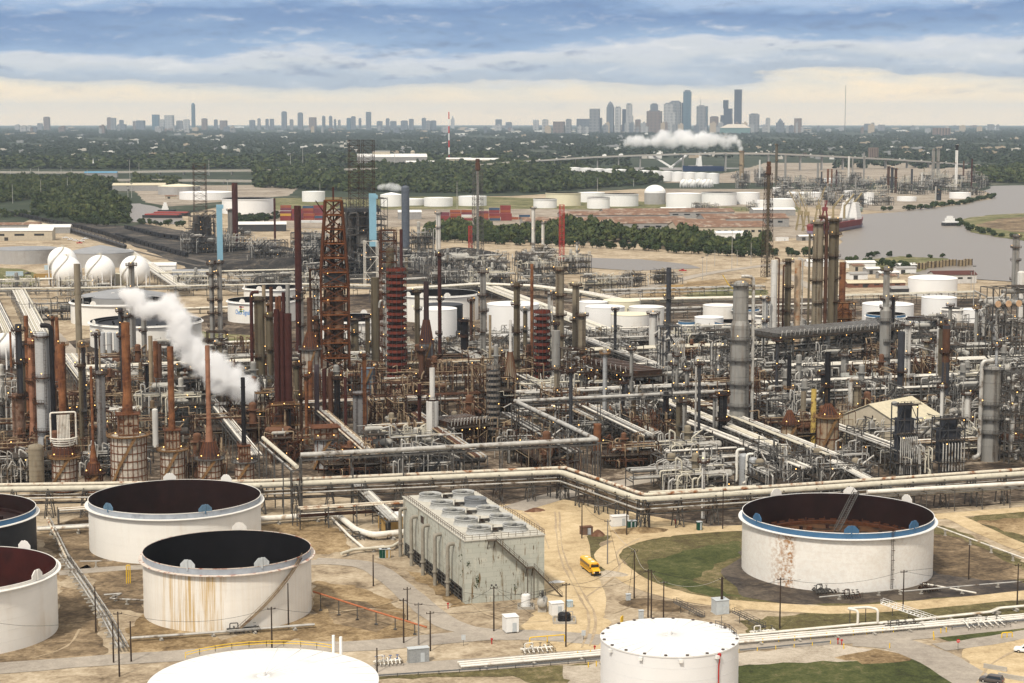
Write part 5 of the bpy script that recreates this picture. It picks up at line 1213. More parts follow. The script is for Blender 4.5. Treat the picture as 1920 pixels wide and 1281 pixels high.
column('process_column','weathered brown column behind the slim brown stack',COL,508,760,585,13,CO,plats=(.6,.95))
column('chimney_stack','orange-red stack peeping above the maroon trio on the left',STK,521,720,556,6,O)
column('chimney_stack','bright orange stack peeping above the maroon trio in the middle',STK,527,720,555,6,O)
column('chimney_stack','dark red stack peeping above the maroon trio on the right',STK,534,720,548,7,MR)
column('process_column','pale banded grey stack above the maroon trio',STK,542,720,533,8,CG,bands=8)
for i, (u, vt, w) in enumerate(((522,580,11),(532,584,9),(543,588,14))):
 column('chimney_stack',['left dark maroon stack of the thick trio','middle dark maroon stack of the thick trio','right and widest dark maroon stack of the thick trio'][i],STK,u,828,vt,w,MR,bands=4,ref='maroon stack trio' if i == 1 else None,group='trio of thick maroon stacks')
column('chimney_stack','tallest dark maroon stack, left of the rusty derrick',STK,562,690,386,13,MR,bands=6,plats=(.43,),ref='tallest maroon stack')
column('process_column','short grey column leaning close to the tallest maroon stack',COL,566,690,545,9,CG,plats=(.3,.55,.97))
column('chimney_stack','bright orange stack in the front row of short stacks',STK,583,796,677,9,O,ref='bright orange short stack')
column('chimney_stack','purple-grey stack right of the bright orange short stack',STK,595,812,684,9,PU)
column('chimney_stack','maroon short stack right of the purple-grey one',STK,609,812,692,8,MR)
column('chimney_stack','brown short stack with a rusty cap, rightmost of the front row',STK,621,812,699,10,BR)
column('chimney_stack','thin maroon stack standing alone right of the short front stacks',STK,649,842,707,6,MR,ref='thin lone maroon stack')
column('process_column','slim grey column under the open tank right of the derrick',COL,690,700,592,9,CO,plats=(.5,.97))
column('process_column','wide flat-topped olive column left of the red scaffolding',COL,705,718,520,16,CO,'flat',bands=3,ref='olive flat-topped column')
column('chimney_stack','slim dark stack beside the rusty vessel tower above the scaffold',STK,753,560,430,6,MR)
column('process_column','dark column behind the black-coned heater',COL,783,690,543,10,CO,plats=(.5,.75,.97))
column('process_column','short pale column beneath the black-coned heater',COL,793,720,628,9,CG)
column('chimney_stack','slim maroon stack right of the black-coned heater',STK,825,690,475,7,MR,plats=(.3,.6,.98),ref='slim maroon stack')
column('process_column','slender grey column with platforms right of the slim maroon stack',COL,906,700,505,11,CG,plats=(.2,.4,.6,.75,.97),ref='slender grey column')
column('chimney_stack','thin tan stack before the plain white tank',STK,919,730,591,5,TN)
column('chimney_stack','thin dark maroon stack at the center front of the pipe racks',STK,787,832,720,7,MR,plats=(.82,))
column('process_column','cream column with a silver neck in front of the brown pipe racks',COL,811,846,690,10,CW,seg=(.60,2.3),plats=(.62,),ref='cream silver-necked column')
column('process_column','pale tan column left of the thin tan stack',COL,935,760,652,14,CT_,'flat',plats=(.6,.9))
column('process_column','tan column left of the red-brown thin stack',COL,969,735,530,12,CO,plats=(.3,.55,.8,.97),bands=5,ref='tan column')
column('chimney_stack','thin red-brown stack above the smaller red scaffold',STK,997,720,495,6,stk_or,flare=(.35,1.6))
column('process_column','thick short grey column right of the smaller red scaffold',COL,1042,740,620,16,CG,'flat',bands=4)
column('process_column','tall tan column with a dark rusty back, center of the plant',COL,1049,716,500,16,CT_,'flat',plats=(.2,.4,.58,.75,.97),bands=6,ref='tall tan column')
column('process_column','tan dome-topped column right of the tall tan column',COL,1079,706,530,13,CT_,'dome',plats=(.3,.6,.97),ref='dome-topped tan column')
column('process_column','squat pale tan column with a thick banded body',COL,1091,720,588,14,CT_,'flat',plats=(.45,.97),bands=8)
column('process_column','slim grey square-capped stack with bands before the white tanks',STK,1252,720,502,9,stk_gry,bands=9,plats=(.38,.52,.74),pm=galv,ref='grey banded stack')
BIGC = column('process_column','biggest grey column, thick with a dome top and ring stiffeners',COL,1385,822,526,29,CG,'dome',plats=(.21,.35,.5,.63,.97),pm=galv,bands=9,seg=(.72,1.25),pipe=(1,.6,silver),ref='biggest grey column',ring='full')
column('chimney_stack','black sooty column left of the biggest grey column',STK,1248,836,735,11,BK,plats=(.95,.6),ref='black sooty column')
column('process_column','slim grey column right of the black sooty one',COL,1283,858,750,8,CG,plats=(.97,))
column('process_column','rusty dark column behind the slim grey one',COL,1272,850,748,11,CO,plats=(.5,.95))
column('chimney_stack','rust-patched square-looking vessel in the pipe racks',COL,1120,846,795,15,O,'flat')
column('process_column','small white column by the blue sample shed',COL,1318,972,848,7,CW,plats=(.85,))
column('process_column','pale cream slim column with a bent top pipe left of the twin giants',COL,1449,670,488,12,CW,'flat',bands=7,pipe=(1,.4,stk_br),ref='pale cream slim column')
column('process_column','dark sooty column beside the pale cream slim column',COL,1475,664,485,12,CO,plats=(.45,.7,.97),pipe=(-1,.5,stk_br))
column('process_column','rust-orange streaked column left of the twin giants',COL,1493,660,488,12,M('orange_streaked_column',(.45,.34,.23),.7,0,.2,.2,c2=(.33,.14,.05),c2f=.52),'flat',bands=5,pipe=(1,.35,silver))
column('process_column','left giant of the tallest tan twin columns',COL,1530,660,416,20,CT_,'flat',plats=(.18,.38,.55,.72,.88,.985),pm=brownst,bands=3,pipe=(1,.9,stk_br),ref='twin tan giants')
column('process_column','right giant of the tallest tan twin columns, stained darker',COL,1559,660,410,19,CO,'flat',plats=(.18,.38,.55,.72,.88,.985),pm=brownst,bands=3)
column('chimney_stack','thin pole-like pipe left of the twin tan giants',STK,1514,660,438,4,CO)
column('chimney_stack','rust-orange stack on a square rusty heater right of the twin giants',STK,1577,640,492,12,O,bands=3,ref='orange heater')
column('process_column','grey column with a slim neck and many platforms above the air coolers',COL,1657,740,500,12,CG,plats=(.30,.42,.58,.68,.75,.97),pm=galv,seg=(.66,1.75),ref='grey slim-necked column')
column('process_column','slim white column below the air coolers',COL,1699,752,605,12,CW,plats=(.3,.6,.97),pm=galv)
column('process_column','grey column rising by the river at the right edge',COL,1902,560,440,13,CG,plats=(.3,.6,.8,.97),pm=galv)
column('process_column','white column at the right edge beside the river-side column',COL,1912,600,508,14,CW,'dome')
for i, (u, vb, vt, w, m, l) in enumerate(((1478,790,668,8,BK,'leftmost thin black stack, on a rusty cone heater'),(1550,790,660,11,BK,'black stack above the yellow-stained box'),(1687,772,623,13,GY,'dark grey stack with a silver cap and yellow ring'),(1770,790,610,14,GY,'tallest dark grey stack at right, brown near its top'))):
 column('chimney_stack',l,STK,u,vb,vt,w,m,plats=(.5,) if i < 3 else (.25,.72),pm=ringyel,head=None if i < 2 else (10 if i == 2 else 14,1.02,stk_gry if i == 2 else stk_br),ref=['left black stack','second black stack','silver-capped dark stack','tallest dark grey stack'][i])
column('process_column','stout pale grey column with a rounded top near the right edge',COL,1855,864,686,32,CG,'dome',plats=(.3,.45,.6,.97),pm=galv,bands=5,pipe=(-1,.7,silver),ref='stout pale column')
column('process_column','white slim column with a looped top pipe by the dark stack',COL,1812,840,736,12,CW,plats=(.5,.97),pm=brownst,pipe=(-1,.4,silver))
column('process_column','ribbed tan column with a tall silver pipe on its left',COL,1606,812,722,15,CT_,'dome',plats=(.55,.97),bands=8,pipe=(-1,.9,silver),ref='ribbed tan column')
column('process_column','slim tan column between the two rusty cone heaters',COL,1505,830,734,10,CT_,bands=3)
column('process_column','yellow-stained peeling column beside the second black stack',COL,1524,840,730,10,M('yellow_peeling_paint',(.50,.36,.10),.7,0,.25,.5,c2=(.16,.09,.04),c2f=.5))
column('process_column','ribbed grey twin vessel on the left, behind the right-hand rack',COL,1394,912,850,18,CS_,'dome',pipe=(-1,.5,whitep),ref='ribbed twin vessels')
column('process_column','ribbed grey twin vessel on the right, behind the right-hand rack',COL,1411,914,857,16,CS_,'dome',pipe=(-1,.4,whitep))
column('process_column','domed tan banded column at the foot of the tall silver column',COL,70,928,832,28,CT_,'dome',bands=9,ref='domed tan banded column')
column('process_column','rusty squat drum column behind the tan banded column',COL,37,850,738,23,M('dirty_rust_column',(.22,.14,.10),.75,0,.3,.4,c2=(.13,.06,.035),c2f=.5),'flat',plats=(.95,),bands=6)
column('process_column','grey vessel with a rusty balcony behind the small rust stack',COL,192,852,696,17,M('grey_rust_column',(.26,.25,.24),.6,.1,.2,.3,c2=(.14,.085,.06),c2f=.56),plats=(.55,.97),seg=None)
column('process_column','small white narrow column right of the largest heater',COL,292,838,766,11,CW,'dome')
column('process_column','big ribbed grey vessel below the steam',COL,373,772,690,32,M('dirty_grey_vessel',(.27,.255,.225),.6,.1,.2,.3,c2=(.15,.10,.07),c2f=.56),'flat',plats=(.6,.97),bands=4,ref='ribbed vessel below the steam')
column('process_column','slim dirty column left of the ribbed vessel below the steam',COL,338,772,680,10,CO,plats=(.9,))
column('chimney_stack','small rust column below the steam plume',STK,348,772,690,9,BR,flare=(.6,1.2))
column('chimney_stack','grey short column by the maroon trio base',COL,676,820,735,28,M('dull_grey_drum',(.19,.185,.185),.6,.1,.2,.3,c2=(.12,.085,.06),c2f=.58),'flat',plats=(.97,))
def scaffold(label, u, vb, vt, w, mat, rings, inner, ref):
 p = G(u, vb); h = HT(p, vt); r = w/2*MPP(p, h*.5); t = thing('scaffolded_column', label, 'scaffolded column', p, GR)
 mb = MB(); mb.lathe([(r*.66, 0), (r*.66, h*.97)], 20); mb.disc(r*.66, h*.97); mb.build('shell', inner, t)
 q = MB(); dz = h/rings
 for i in range(rings+1):
  z = i*dz; q.lathe([(r*.68, z), (r, z), (r, z+dz*.46), (r*.97, z+dz*.46)], 14, smooth=False)
 q.build('scaffold_decks', mat, t)
 k = MB()
 for i in range(14):
  a = 2*math.pi*i/14; k.bar((r*1.03*math.cos(a), r*1.03*math.sin(a), 0), (r*1.03*math.cos(a), r*1.03*math.sin(a), h+1.5), .1)
 for i in range(rings):
  a = 2*math.pi*(i%14)/14; b = a+2*math.pi*3/14; k.bar((r*1.05*math.cos(a), r*1.05*math.sin(a), i*dz), (r*1.05*math.cos(b), r*1.05*math.sin(b), i*dz+dz), .1); k.lathe([(r*1.03, i*dz+dz*.7), (r*1.05, i*dz+dz*.75)], 14)
 for i in range(6):
  a = 2*math.pi*i/6; k.bar((r*math.cos(a), r*math.sin(a), h), (r*.2*math.cos(a), r*.2*math.sin(a), h+3), .14)
 k.build('scaffold_poles', galv, t); lamps(t, [(r*.6, -r*.9, h*f) for f in (.05,.55)]); LAND.append((p.x, p.y, ref))
scaffold('tall column wrapped in red scaffold decks, center of the plant', 745, 742, 508, 38, scafred, 20, stk_mr, 'tall red scaffold')
scaffold('shorter column wrapped in red scaffold decks before the white tanks', 1016, 732, 587, 31, scafred, 12, stk_mr, 'short red scaffold')
scaffold('column wrapped in grey tube scaffolding at center front', 925, 836, 690, 25, M('grey_scaffold_board', (.20,.175,.15), .8, 0, .25, .4), 14, stk_gry, 'grey scaffold')
HT_ = heater
HT_('rusty heater drum with a white coil cage and a flared orange stack', 122, 922, 857, 46, stack=(645, 13, O, 1.75), cone=(826, 30), coil=776, ref='coil-caged heater')
HT_('small rust heater drum with a slim bottle-necked stack', 177, 924, 888, 32, stack=(687, 5, O, 3.2), cone=(868, 20), ref='bottle-necked heater', wall=M('brown_panel', (.24,.19,.14), .75, 0, .25, .4, c2=(.13,.06,.035), c2f=.5))
HT_('largest rusty heater drum with a boxed top and the thickest rust stack', 243, 922, 816, 66, stack=(605, 16, O, 1.3), box=(776, 36), ribs=(7, 22), ref='largest heater drum')
HT_('rust-patched heater drum with an open frame box, right of the largest', 325, 918, 843, 44, stack=(650, 12, O, 1.1), box=(806, 26), ribs=(5, 16), ref='frame-boxed heater')
HT_('rusty heater drum with a cone roof behind the maroon-lined tank', 394, 918, 860, 42, stack=(648, 9, stk_pk, 1.6), cone=(828, 22), ribs=(5, 16), ref='cone-roofed heater')
HT_('smallest rusty heater drum with a thin black stack', 459, 918, 866, 34, stack=(708, 8, BK, 1.2), box=(836, 20), ribs=(4, 12), ref='smallest heater drum')
HT_('pale heater drum with a maroon cone left of the derrick', 583, 760, 655, 33, stack=(558, 10, BR, 1.1), cone=(622, 12), ribs=(3, 10), wall=M('pale_dirty_drum', (.34,.31,.265), .65, 0, .2, .3, c2=(.20,.13,.08), c2f=.56), ref='maroon-coned heater')
HT_('heater with a tall black cone and black stack, right of the red scaffold', 800, 720, 642, 27, stack=(528, 10, M('sooty_maroon', (.05,.03,.033), .7), 1.05), cone=(600, 12), cm=M('sooty_maroon', (.05,.03,.033), .7), ribs=(3, 10), ring=False, wall=M('dark_grey_drum', (.14,.145,.155), .6, 0, .2, .3), ref='black-coned heater')
HT_('heater with a cream cone and thin white stack left of the tan column', 957, 772, 716, 27, stack=(600, 5, CW, 1.3), cone=(660, 8), cm=CT_, ribs=(3, 10), wall=M('pale_dirty_drum', (.34,.31,.265)), ref='cream-coned heater')
HT_('rusty tan cone-topped heater drum under the leftmost black stack', 1479, 858, 796, 30, cone=(770, 8), ribs=(2, 8), wall=M('rust_stained_tan_drum', (.30,.235,.16), .7, 0, .25, .3, c2=(.20,.085,.035), c2f=.53, streak=1, scol=(.22,.09,.03), sx=.6), ref='left tan heater')
HT_('larger tan rust-stained heater drum under the second black stack', 1551, 862, 782, 40, cone=(758, 12), ribs=(2, 9), wall=M('rust_stained_tan_drum', (.3,.23,.16)), ref='right tan heater')
HT_('round grey-white furnace cells under the short front stacks', 610, 880, 822, 40, box=(800, 44), ribs=(1, 10), wall=M('blotched_grey_cell', (.36,.355,.35), .6, 0, .25, .35, c2=(.10,.10,.11), c2f=.53), ref='grey furnace cells')
HT_('small grey furnace cell beneath the thin lone maroon stack', 650, 884, 850, 20, box=(838, 18), ribs=(1, 8), wall=M('blotched_grey_cell', (.36,.35,.35)))
HT_('blue-grey drum with a bent duct beside the olive column', 690, 748, 690, 26, ribs=(2, 8), ring=False, wall=M('blue_grey_drum', (.12,.155,.19), .55, 0, .2, .3), ref='blue-grey drum')
q = thing('duct_bend', 'thick grey bent duct arching over the blue-grey drum', 'duct', G(694, 744)); mb = MB(); m_ = MPP(q.location); mb.tube([(-6*m_,0,17*m_), (-6*m_,0,36*m_), (-1*m_,0,42*m_), (7*m_,0,38*m_), (8*m_,0,2)], 4*m_, 14); mb.build('duct', col_gry, q); mb = MB(); mb.box((8*m_,0,0), (9*m_,9*m_,2.2), z0=0); mb.build('duct_base', concr, q)
def furnace(label, u, vb, vt, w, dp, mat, frame, ref=None, stubs=0, stairs=True, louv=0):
 p = G(u, vb); h = HT(p, vt); m = MPP(p); W_ = w*m; D_ = dp*m; t = thing('box_furnace', label, 'furnace', p, GR)
 mb = MB(); mb.box((0,0,0), (W_*.74, D_*.8, h*.62), z0=h*.18); mb.box((0,0,0), (W_*.48, D_*.55, h*.17), z0=h*.803); mb.build('furnace_casing', mat, t)
 f = MB(); n = max(3, int(W_/3.5))
 for i in range(n+1):
  x = -W_/2+W_*i/n
  for y in (-D_/2, D_/2): f.bar((x,y,0), (x,y,h), .32)
 for k in range(5):
  z = h*(.18+.2*k)
  for y in (-D_/2, D_/2): f.bar((-W_/2,y,z), (W_/2,y,z), .3)
  for x in (-W_/2, W_/2): f.bar((x,-D_/2,z), (x,D_/2,z), .3)
 for k in range(4):
  z = h*(.18+.2*k); f.bar((-W_/2,-D_/2-.02,z), (-W_/2+W_/n,-D_/2-.02,z+h*.2), .2); f.bar((W_/2,-D_/2-.02,z), (W_/2-W_/n,-D_/2-.02,z+h*.2), .2)
 f.build('frame', frame, t)
 for zf in (.2, .6, 1.0):
  d = MB(); d.box((0,-D_/2-.9,0), (W_+1.5, 1.7, .14), z0=h*zf); d.rail([(-W_/2,-D_/2-1.7,h*zf+.1), (W_/2,-D_/2-1.7,h*zf+.1)], 1.1, 2, .09); d.build('walkway', ringyel if frame in (brownst, ruststl) else deckm, t)
 if stubs:
  q = MB()
  for i in range(stubs):
   x = -W_*.42+W_*.84*i/(stubs-1); q.tube([(x,-D_/2-1.2,h*.05), (x,-D_/2-1.2,h*.55), (x,-D_/2+.5,h*.6)], .22, 7)
  q.build('riser_pipes', tanp if frame == brownst else silver, t)
 lamps(t, [(-W_*.3,-D_/2-1.6,h*.55), (W_*.35,-D_/2-1.6,h*.97)])
 if ref: LAND.append((p.x, p.y, ref))
blkbox = M('blue_black_casing', (.035,.038,.048), .6, 0, .25, .4, c2=(.06,.055,.055), c2f=.58)
furnace('dark rusted box furnace carrying the thick maroon trio', 533, 852, 756, 46, 34, M('dark_rust_casing', (.07,.04,.03), .75, 0, .3, .4), ruststl, 'maroon trio furnace')
furnace('rusty square heater box under the orange stack by the twin giants', 1578, 640, 566, 38, 30, M('orange_rust_casing', (.26,.11,.045), .75, 0, .3, .4, c2=(.13,.06,.03), c2f=.5), ruststl)
furnace('blue-black furnace tower with brass pipe loops and a red ring', 1693, 892, 756, 40, 26, blkbox, dgrey, 'blue-black furnace', stubs=9)
furnace('wide black furnace under the tallest dark grey stack', 1776, 884, 782, 52, 30, blkbox, dgrey, 'wide black furnace', stubs=8)
furnace('pale box furnace with peeling sides left of the maroon trio', 492, 820, 735, 22, 22, M('cream_brick_casing', (.42,.37,.29), .75, 0, .2, .5, c2=(.25,.16,.10), c2f=.58), brownst)
def coke_unit():
 p = G(629, 728); h = HT(p, 376); m = MPP(p, h*.4); t = thing('coker_derrick', 'giant rusty derrick tower with cross-braces and two drums inside', 'derrick', p, R(8))
 f = MB(); lv = [0,.085,.17,.25,.325,.40,.475,.55,.625,.70,.775,.85,.925,1.0]
 def hw(z): z = z/h; return (26 if z < .56 else 26-(z-.56)/.44*11)*m
 cs = [(-1,-1),(1,-1),(1,1),(-1,1)]
 def P(k, z): return (cs[k%4][0]*hw(z), cs[k%4][1]*hw(z)*.8, z)
 for l0, l1 in zip(lv, lv[1:]):
  z0, z1 = l0*h, l1*h
  for k in range(4):
   f.bar(P(k,z0), P(k,z1), .85); f.bar(P(k,z0), P(k+1,z1), .42); f.bar(P(k+1,z0), P(k,z1), .42)
 f.build('corner_frame', ruststl, t)
 for l in lv[1:]:
  z = l*h; b = MB()
  for k in range(4): b.bar(P(k,z), P(k+1,z), .4, .55)
  x, y = hw(z), hw(z)*.8; b.rail([(-x,-y-.3,z+.3),(x,-y-.3,z+.3)], 1.1, 3, .12); b.build('level_beam', orange, t)
 d = MB()
 for l in lv[1:]:
  z = l*h; x = hw(z); d.box((x*.25,0,0), (x*1.3, x*1.5, .2), z0=z-.6)
 d.build('deck', brownst, t)
 for x in (-.42, .30):
  c = MB(); c.lathe([(hw(0)*.16,h*.14),(hw(0)*.36,h*.24),(hw(0)*.36,h*.52)], 20, (hw(0)*x,0,0)); c.dome(hw(0)*.36, hw(0)*.2, h*.52, 20, 4, (hw(0)*x,0,0)); c.build('coke_drum', M('brown_drum', (.20,.12,.075), .75, 0, .25, .25, c2=(.12,.055,.03), c2f=.5), t)
 g = random.Random(2); q = MB()
 for k in range(34): x, y, z = g.uniform(-.8,.8), g.uniform(-.6,.6), g.uniform(.05,.8)*h; a = hw(z); q.tube([(x*a,y*a,z), (x*a,y*a,z+g.uniform(4,14)), (g.uniform(-.8,.8)*a,y*a,z+12)], g.uniform(.2,.5), 6)
 q.build('pipework', brownst, t)['kind'] = 'stuff'
 c = MB(); c.box((0,0,0), (hw(h*.6)*1.5, hw(h*.6)*1.2, h*.07), z0=h*.56); c.build('machinery_house', dgrey, t)
 c = MB(); c.bar((0,0,h*.55), (0,0,h*1.07), .7); c.bar((-hw(h)*.3,0,h*.6), (-hw(h)*.3,0,h*.98), .4); c.build('drill_stem', stk_mr, t)
 c = MB(); c.bar((-hw(h)*.9,0,h*.92), (-hw(h)*2.2,-2,h*1.0), .35); c.build('jib', brownst, t)
 lamps(t, [(-hw(0)*.5, -hw(0)*.85, h*f) for f in (.2,.33,.48,.62)]); LAND.append((p.x, p.y, 'giant rusty derrick'))
coke_unit()
def frame_tower(label, u, vb, vt, w, mat, levels, inner=None, ref=None, dk=None, name='steel_tower', dpth=.8, cat='steel tower', solid=None, clutter=0):
 p = G(u, vb); h = HT(p, vt); m = MPP(p, h*.5); a = w/2*m; t = thing(name, label, cat, p, GR); f = MB(); n = max(1, round(w*m/7)); bw = max(.3, .42*m)
 xs = [-a+2*a*i/n for i in range(n+1)]; ys = (-a*dpth, 0, a*dpth)
 for x in xs:
  for y in ys: f.bar((x,y,0), (x,y,h), bw)
 for l in range(1, levels+1):
  z = h*l/levels
  for y in ys: f.bar((-a,y,z), (a,y,z), bw)
  for x in xs: f.bar((x,ys[0],z), (x,ys[-1],z), bw)
  for i in range(n):
   if (i+l) % 2: f.bar((xs[i],ys[0],z), (xs[i+1],ys[0],z-h/levels), bw*.6)
   else: f.bar((xs[i],ys[0],z-h/levels), (xs[i+1],ys[0],z), bw*.6)
 f.build('frame', mat, t); d = MB(); g = random.Random(int(u))
 for l in range(1, levels+1):
  if g.random() < .7: x0, x1 = sorted((g.uniform(-a, a), g.uniform(-a, a))); d.box(((x0+x1)/2,0,0), (max(3, x1-x0), a*dpth*1.9, .2), z0=h*l/levels+bw*.5); d.rail([(-a,ys[0]-.3,h*l/levels), (a,ys[0]-.3,h*l/levels)], 1.1, 3, .1)
 d.build('deck', dk or deckm, t)
 if clutter:
  q = MB()
  for k in range(clutter):
   x, y = g.uniform(-a, a), g.uniform(ys[0], ys[-1]); z0, z1 = sorted((g.uniform(0, h*.9), g.uniform(0, h*.95))); r = g.uniform(.2, .6)
   q.tube([(x,y,z0), (x,y,z1), (x+g.uniform(-a*.6, a*.6),y,z1), (x+g.uniform(-a*.6,a*.6),y+1,z1+g.uniform(-4,4))], r, 6)
  o = q.build('pipework', silver if mat is not dgrey else galv, t); o['kind'] = 'stuff'
 for x, r, z0, z1, mt in inner or ():
  c = MB(); c.lathe([(r*m*.5, h*z0-2), (r*m, h*z0), (r*m, h*z1)], 18, (x*a,0,0)); c.dome(r*m, r*m*.6, h*z1, 18, 3, (x*a,0,0)); c.build('vessel', mt, t)
 for c0, sz, z0, z1, mt in solid or ():
  c = MB(); c.box((c0*a, ys[0]*.2, 0), (sz*a, a*dpth*1.3, h*(z1-z0)), z0=h*z0); c.build('enclosure', mt, t)
 lamps(t, [(g.uniform(-a, a), ys[0]-.6, h*g.uniform(.1, .95)) for _ in range(5)])
 if ref: LAND.append((p.x, p.y, ref))
 return t, p, h, a
frame_tower('dark rusty frame behind the giant derrick on its left', 594, 730, 505, 20, brownst, 12, [(0,7,.2,.6,stk_br)], clutter=14)
frame_tower('dark rusted vessel tower rising behind the tall red scaffold', 729, 728, 432, 28, ruststl, 15, [(.3,8,.5,.88,col_olv)], dk=brownst, ref='dark rusted vessel tower', clutter=16)
frame_tower('large blackened coker block under the two lattice masts', 683, 524, 372, 78, dgrey, 9, [(-.7,10,.15,.8,drumd),(-.2,10,.15,.8,drumd),(.3,10,.15,.8,drumd)], ref='blackened coker block', clutter=46, solid=[(-.1,.5,.42,.56,col_gry),(-.1,1.6,.84,.88,dgrey)])
guy_tower('lattice_mast','left lattice mast on top of the blackened coker','lattice mast',666,521,263,19,brownst,levels=26,top_w=19)
guy_tower('lattice_mast','right lattice mast on top of the blackened coker','lattice mast',692,521,263,21,brownst,levels=26,top_w=21)
frame_tower('blackened coker tower at the left behind the twin grey columns', 380, 470, 396, 46, dgrey, 8, [(-.4,8,.15,.85,drumd),(.3,8,.15,.85,drumd)], ref='left coker tower', clutter=34)
guy_tower('lattice_mast','rusty lattice mast on the left coker tower','lattice mast',377,468,307,24,brownst,levels=16,top_w=22)
def shaft(label, u, vb, vt, w, vlow):
 p = G(u, vb); h = HT(p, vt); z0 = HT(p, vlow); m = MPP(p, h*.6); t = thing('elevator_shaft', label, 'elevator shaft', p, GR); mb = MB(); mb.box((0,0,0), (w*m, w*m*.8, h-z0), z0=z0); mb.box((w*m*.12,0,0), (w*m*1.25, w*m*.9, (h-z0)*.07), z0=h*.945); mb.build('cladding', ltblue, t)
 f = MB()
 for x in (-1, 1):
  for y in (-1, 1): f.bar((x*w*m*.4, y*w*m*.3, 0), (x*w*m*.4, y*w*m*.3, z0), .6)
 f.bar((-w*m*.4,-w*m*.3,0), (w*m*.4,-w*m*.3,z0), .3); f.build('support_legs', galv, t)
shaft('tall light blue clad elevator shaft in front of the coker block', 700, 534, 363, 12, 462)
shaft('light blue clad elevator shaft behind the twin grey columns', 413, 500, 385, 10, 488)
column('chimney_stack','thick dark blue-grey stack right of the light blue shaft',STK,761,496,348,15,stk_blu,'dome',bands=2,flare=(.2,1.15),ref='thick blue-grey stack')
column('chimney_stack','maroon stack right of the left light blue shaft',STK,442,468,343,11,MR,ref='left maroon stack')
column('process_column','grey vessel left of the maroon stack near the left coker',COL,433,466,392,10,CG,plats=(.4,.97))
column('chimney_stack','thin brown stack above the white tanks left of the derrick',STK,516,470,372,4,MR)
frame_tower('white steel conveyor tower under the light blue shaft', 696, 540, 452, 24, whitep, 3, name='conveyor_tower', cat='conveyor tower')
guy_tower('flare_derrick','tall flare derrick with a brown tip at center','flare derrick',896,486,298,19,galv,stack=5,ref='tall flare derrick',levels=18,top_w=15)
guy_tower('flare_derrick','tall dark flare derrick left of the twin tan giants','flare derrick',1438,520,303,18,brownst,stack=5,ref='dark flare derrick',levels=20,top_w=10,stackm=col_olv,headm=stk_br)
column('process_column','white distant column with platforms left of the red crane mast',COL,1000,474,388,7,CW,plats=(.2,.5,.97))
column('process_column','shorter white distant column left of the red crane mast',COL,1018,474,416,6,CW,plats=(.4,.97))
guy_tower('crane_mast','red lattice crane mast above the creek','crane mast',1053,492,384,8,redp,levels=14)
guy_tower('crane_mast','red lattice crane boom by the tall flare derrick','crane mast',882,476,424,6,redp,levels=8)
column('process_column','small white column with a round platform at the creek end',COL,1082,494,455,5,CW,plats=(.6,.97))
column('chimney_stack','white utility column at the far side of the grey units',COL,822,470,398,9,CW,plats=(.3,.6,.97))
def air_cooler(label, A_, B_, vtop, depth_m, mat, legs, ref=None, deckh=3.0, rows=26, mt=None, open_=False):
 a = G(*A_); b = G(*B_); L_ = (b-a).length; ang = math.atan2((b-a).y, (b-a).x); z = HT(a, vtop); t = thing('air_cooler_bank', label, 'air cooler', a, ang); D = depth_m
 f = MB(); n = legs
 for i in range(n+1):
  x = L_*i/n
  for y in (0, D/2, D): f.bar((x,y,0), (x,y,z-deckh), .5)
  if i < n:
   for y in (0, D):
    if i % 2 == 0: f.bar((x,y,z*.3), (x+L_/n,y,z-deckh), .25); f.bar((x+L_/n,y,z*.3), (x,y,z-deckh), .25)
 for zz in (z*.3, z*.62, z-deckh):
  for y in (0, D/2, D): f.bar((0,y,zz), (L_,y,zz), .4)
  for i in range(n+1): f.bar((L_*i/n,0,zz), (L_*i/n,D,zz), .3)
 f.build('leg_frame', mat, t); d = MB(); d.box((L_/2, D/2, 0), (L_+2, D+2.5, .4), z0=z-deckh+.2); d.rail([(-1,-1.2,z-deckh+.6),(L_+1,-1.2,z-deckh+.6),(L_+1,D+1.2,z-deckh+.6),(-1,D+1.2,z-deckh+.6)], closed=True, post=2); d.build('deck', deckm, t)
 c = MB()
 for i in range(rows):
  x0 = L_*i/rows; c.box((x0+L_/rows/2, D/2, 0), (L_/rows*.86, D*.94, deckh*.62), z0=z-deckh+.7)
 c.build('cooler_bays', mt or galv, t); q = MB()
 for i in range(rows):
  x0 = L_*(i+.5)/rows
  q.bar((x0,.3,z-.5), (x0,D-.3,z-.5), .16)
  for y in (D*.25, D*.75): q.cyl((x0,y,z-deckh-1.2), (x0,y,z-deckh-.1), L_/rows*.42, n=10)
  q.tube([(x0,-.6,z-deckh+1.3), (x0,-.9,z+.6), (x0+.5,-.9,z+.6)], .18, 6)
 q.build('headers_and_fans', silver, t); g = random.Random(3); q = MB()
 for k in range(26):
  x0 = g.uniform(0, L_*.7); y = g.uniform(0, D); zz = g.uniform(2, z-deckh-1); q.tube([(x0,y,g.uniform(.5, zz)), (x0,y,zz), (x0+g.uniform(6, L_*.3),y,zz), (x0+g.uniform(6,L_*.3),y+2,zz)], g.uniform(.15, .4), 6)
 o = q.build('pipework', silver if mat is galv else tanp, t); o['kind'] = 'stuff'
 lamps(t, [(L_*f, -1.3, z-deckh-.3) for f in (.1,.3,.5,.7,.9)])
 if ref: LAND.append(((a.x+b.x)/2, (a.y+b.y)/2, ref))
air_cooler('long grey air cooler bank on tall legs below the twin tan giants', (1458,716), (1700,692), 624, 20, galv, 9, 'grey air cooler bank', rows=30)
air_cooler('rust-red pipe-covered cooler frame with an orange deck at center', (1098,742), (1190,768), 672, 13, brownst, 6, 'rust-red cooler frame', rows=10, mt=brownst)
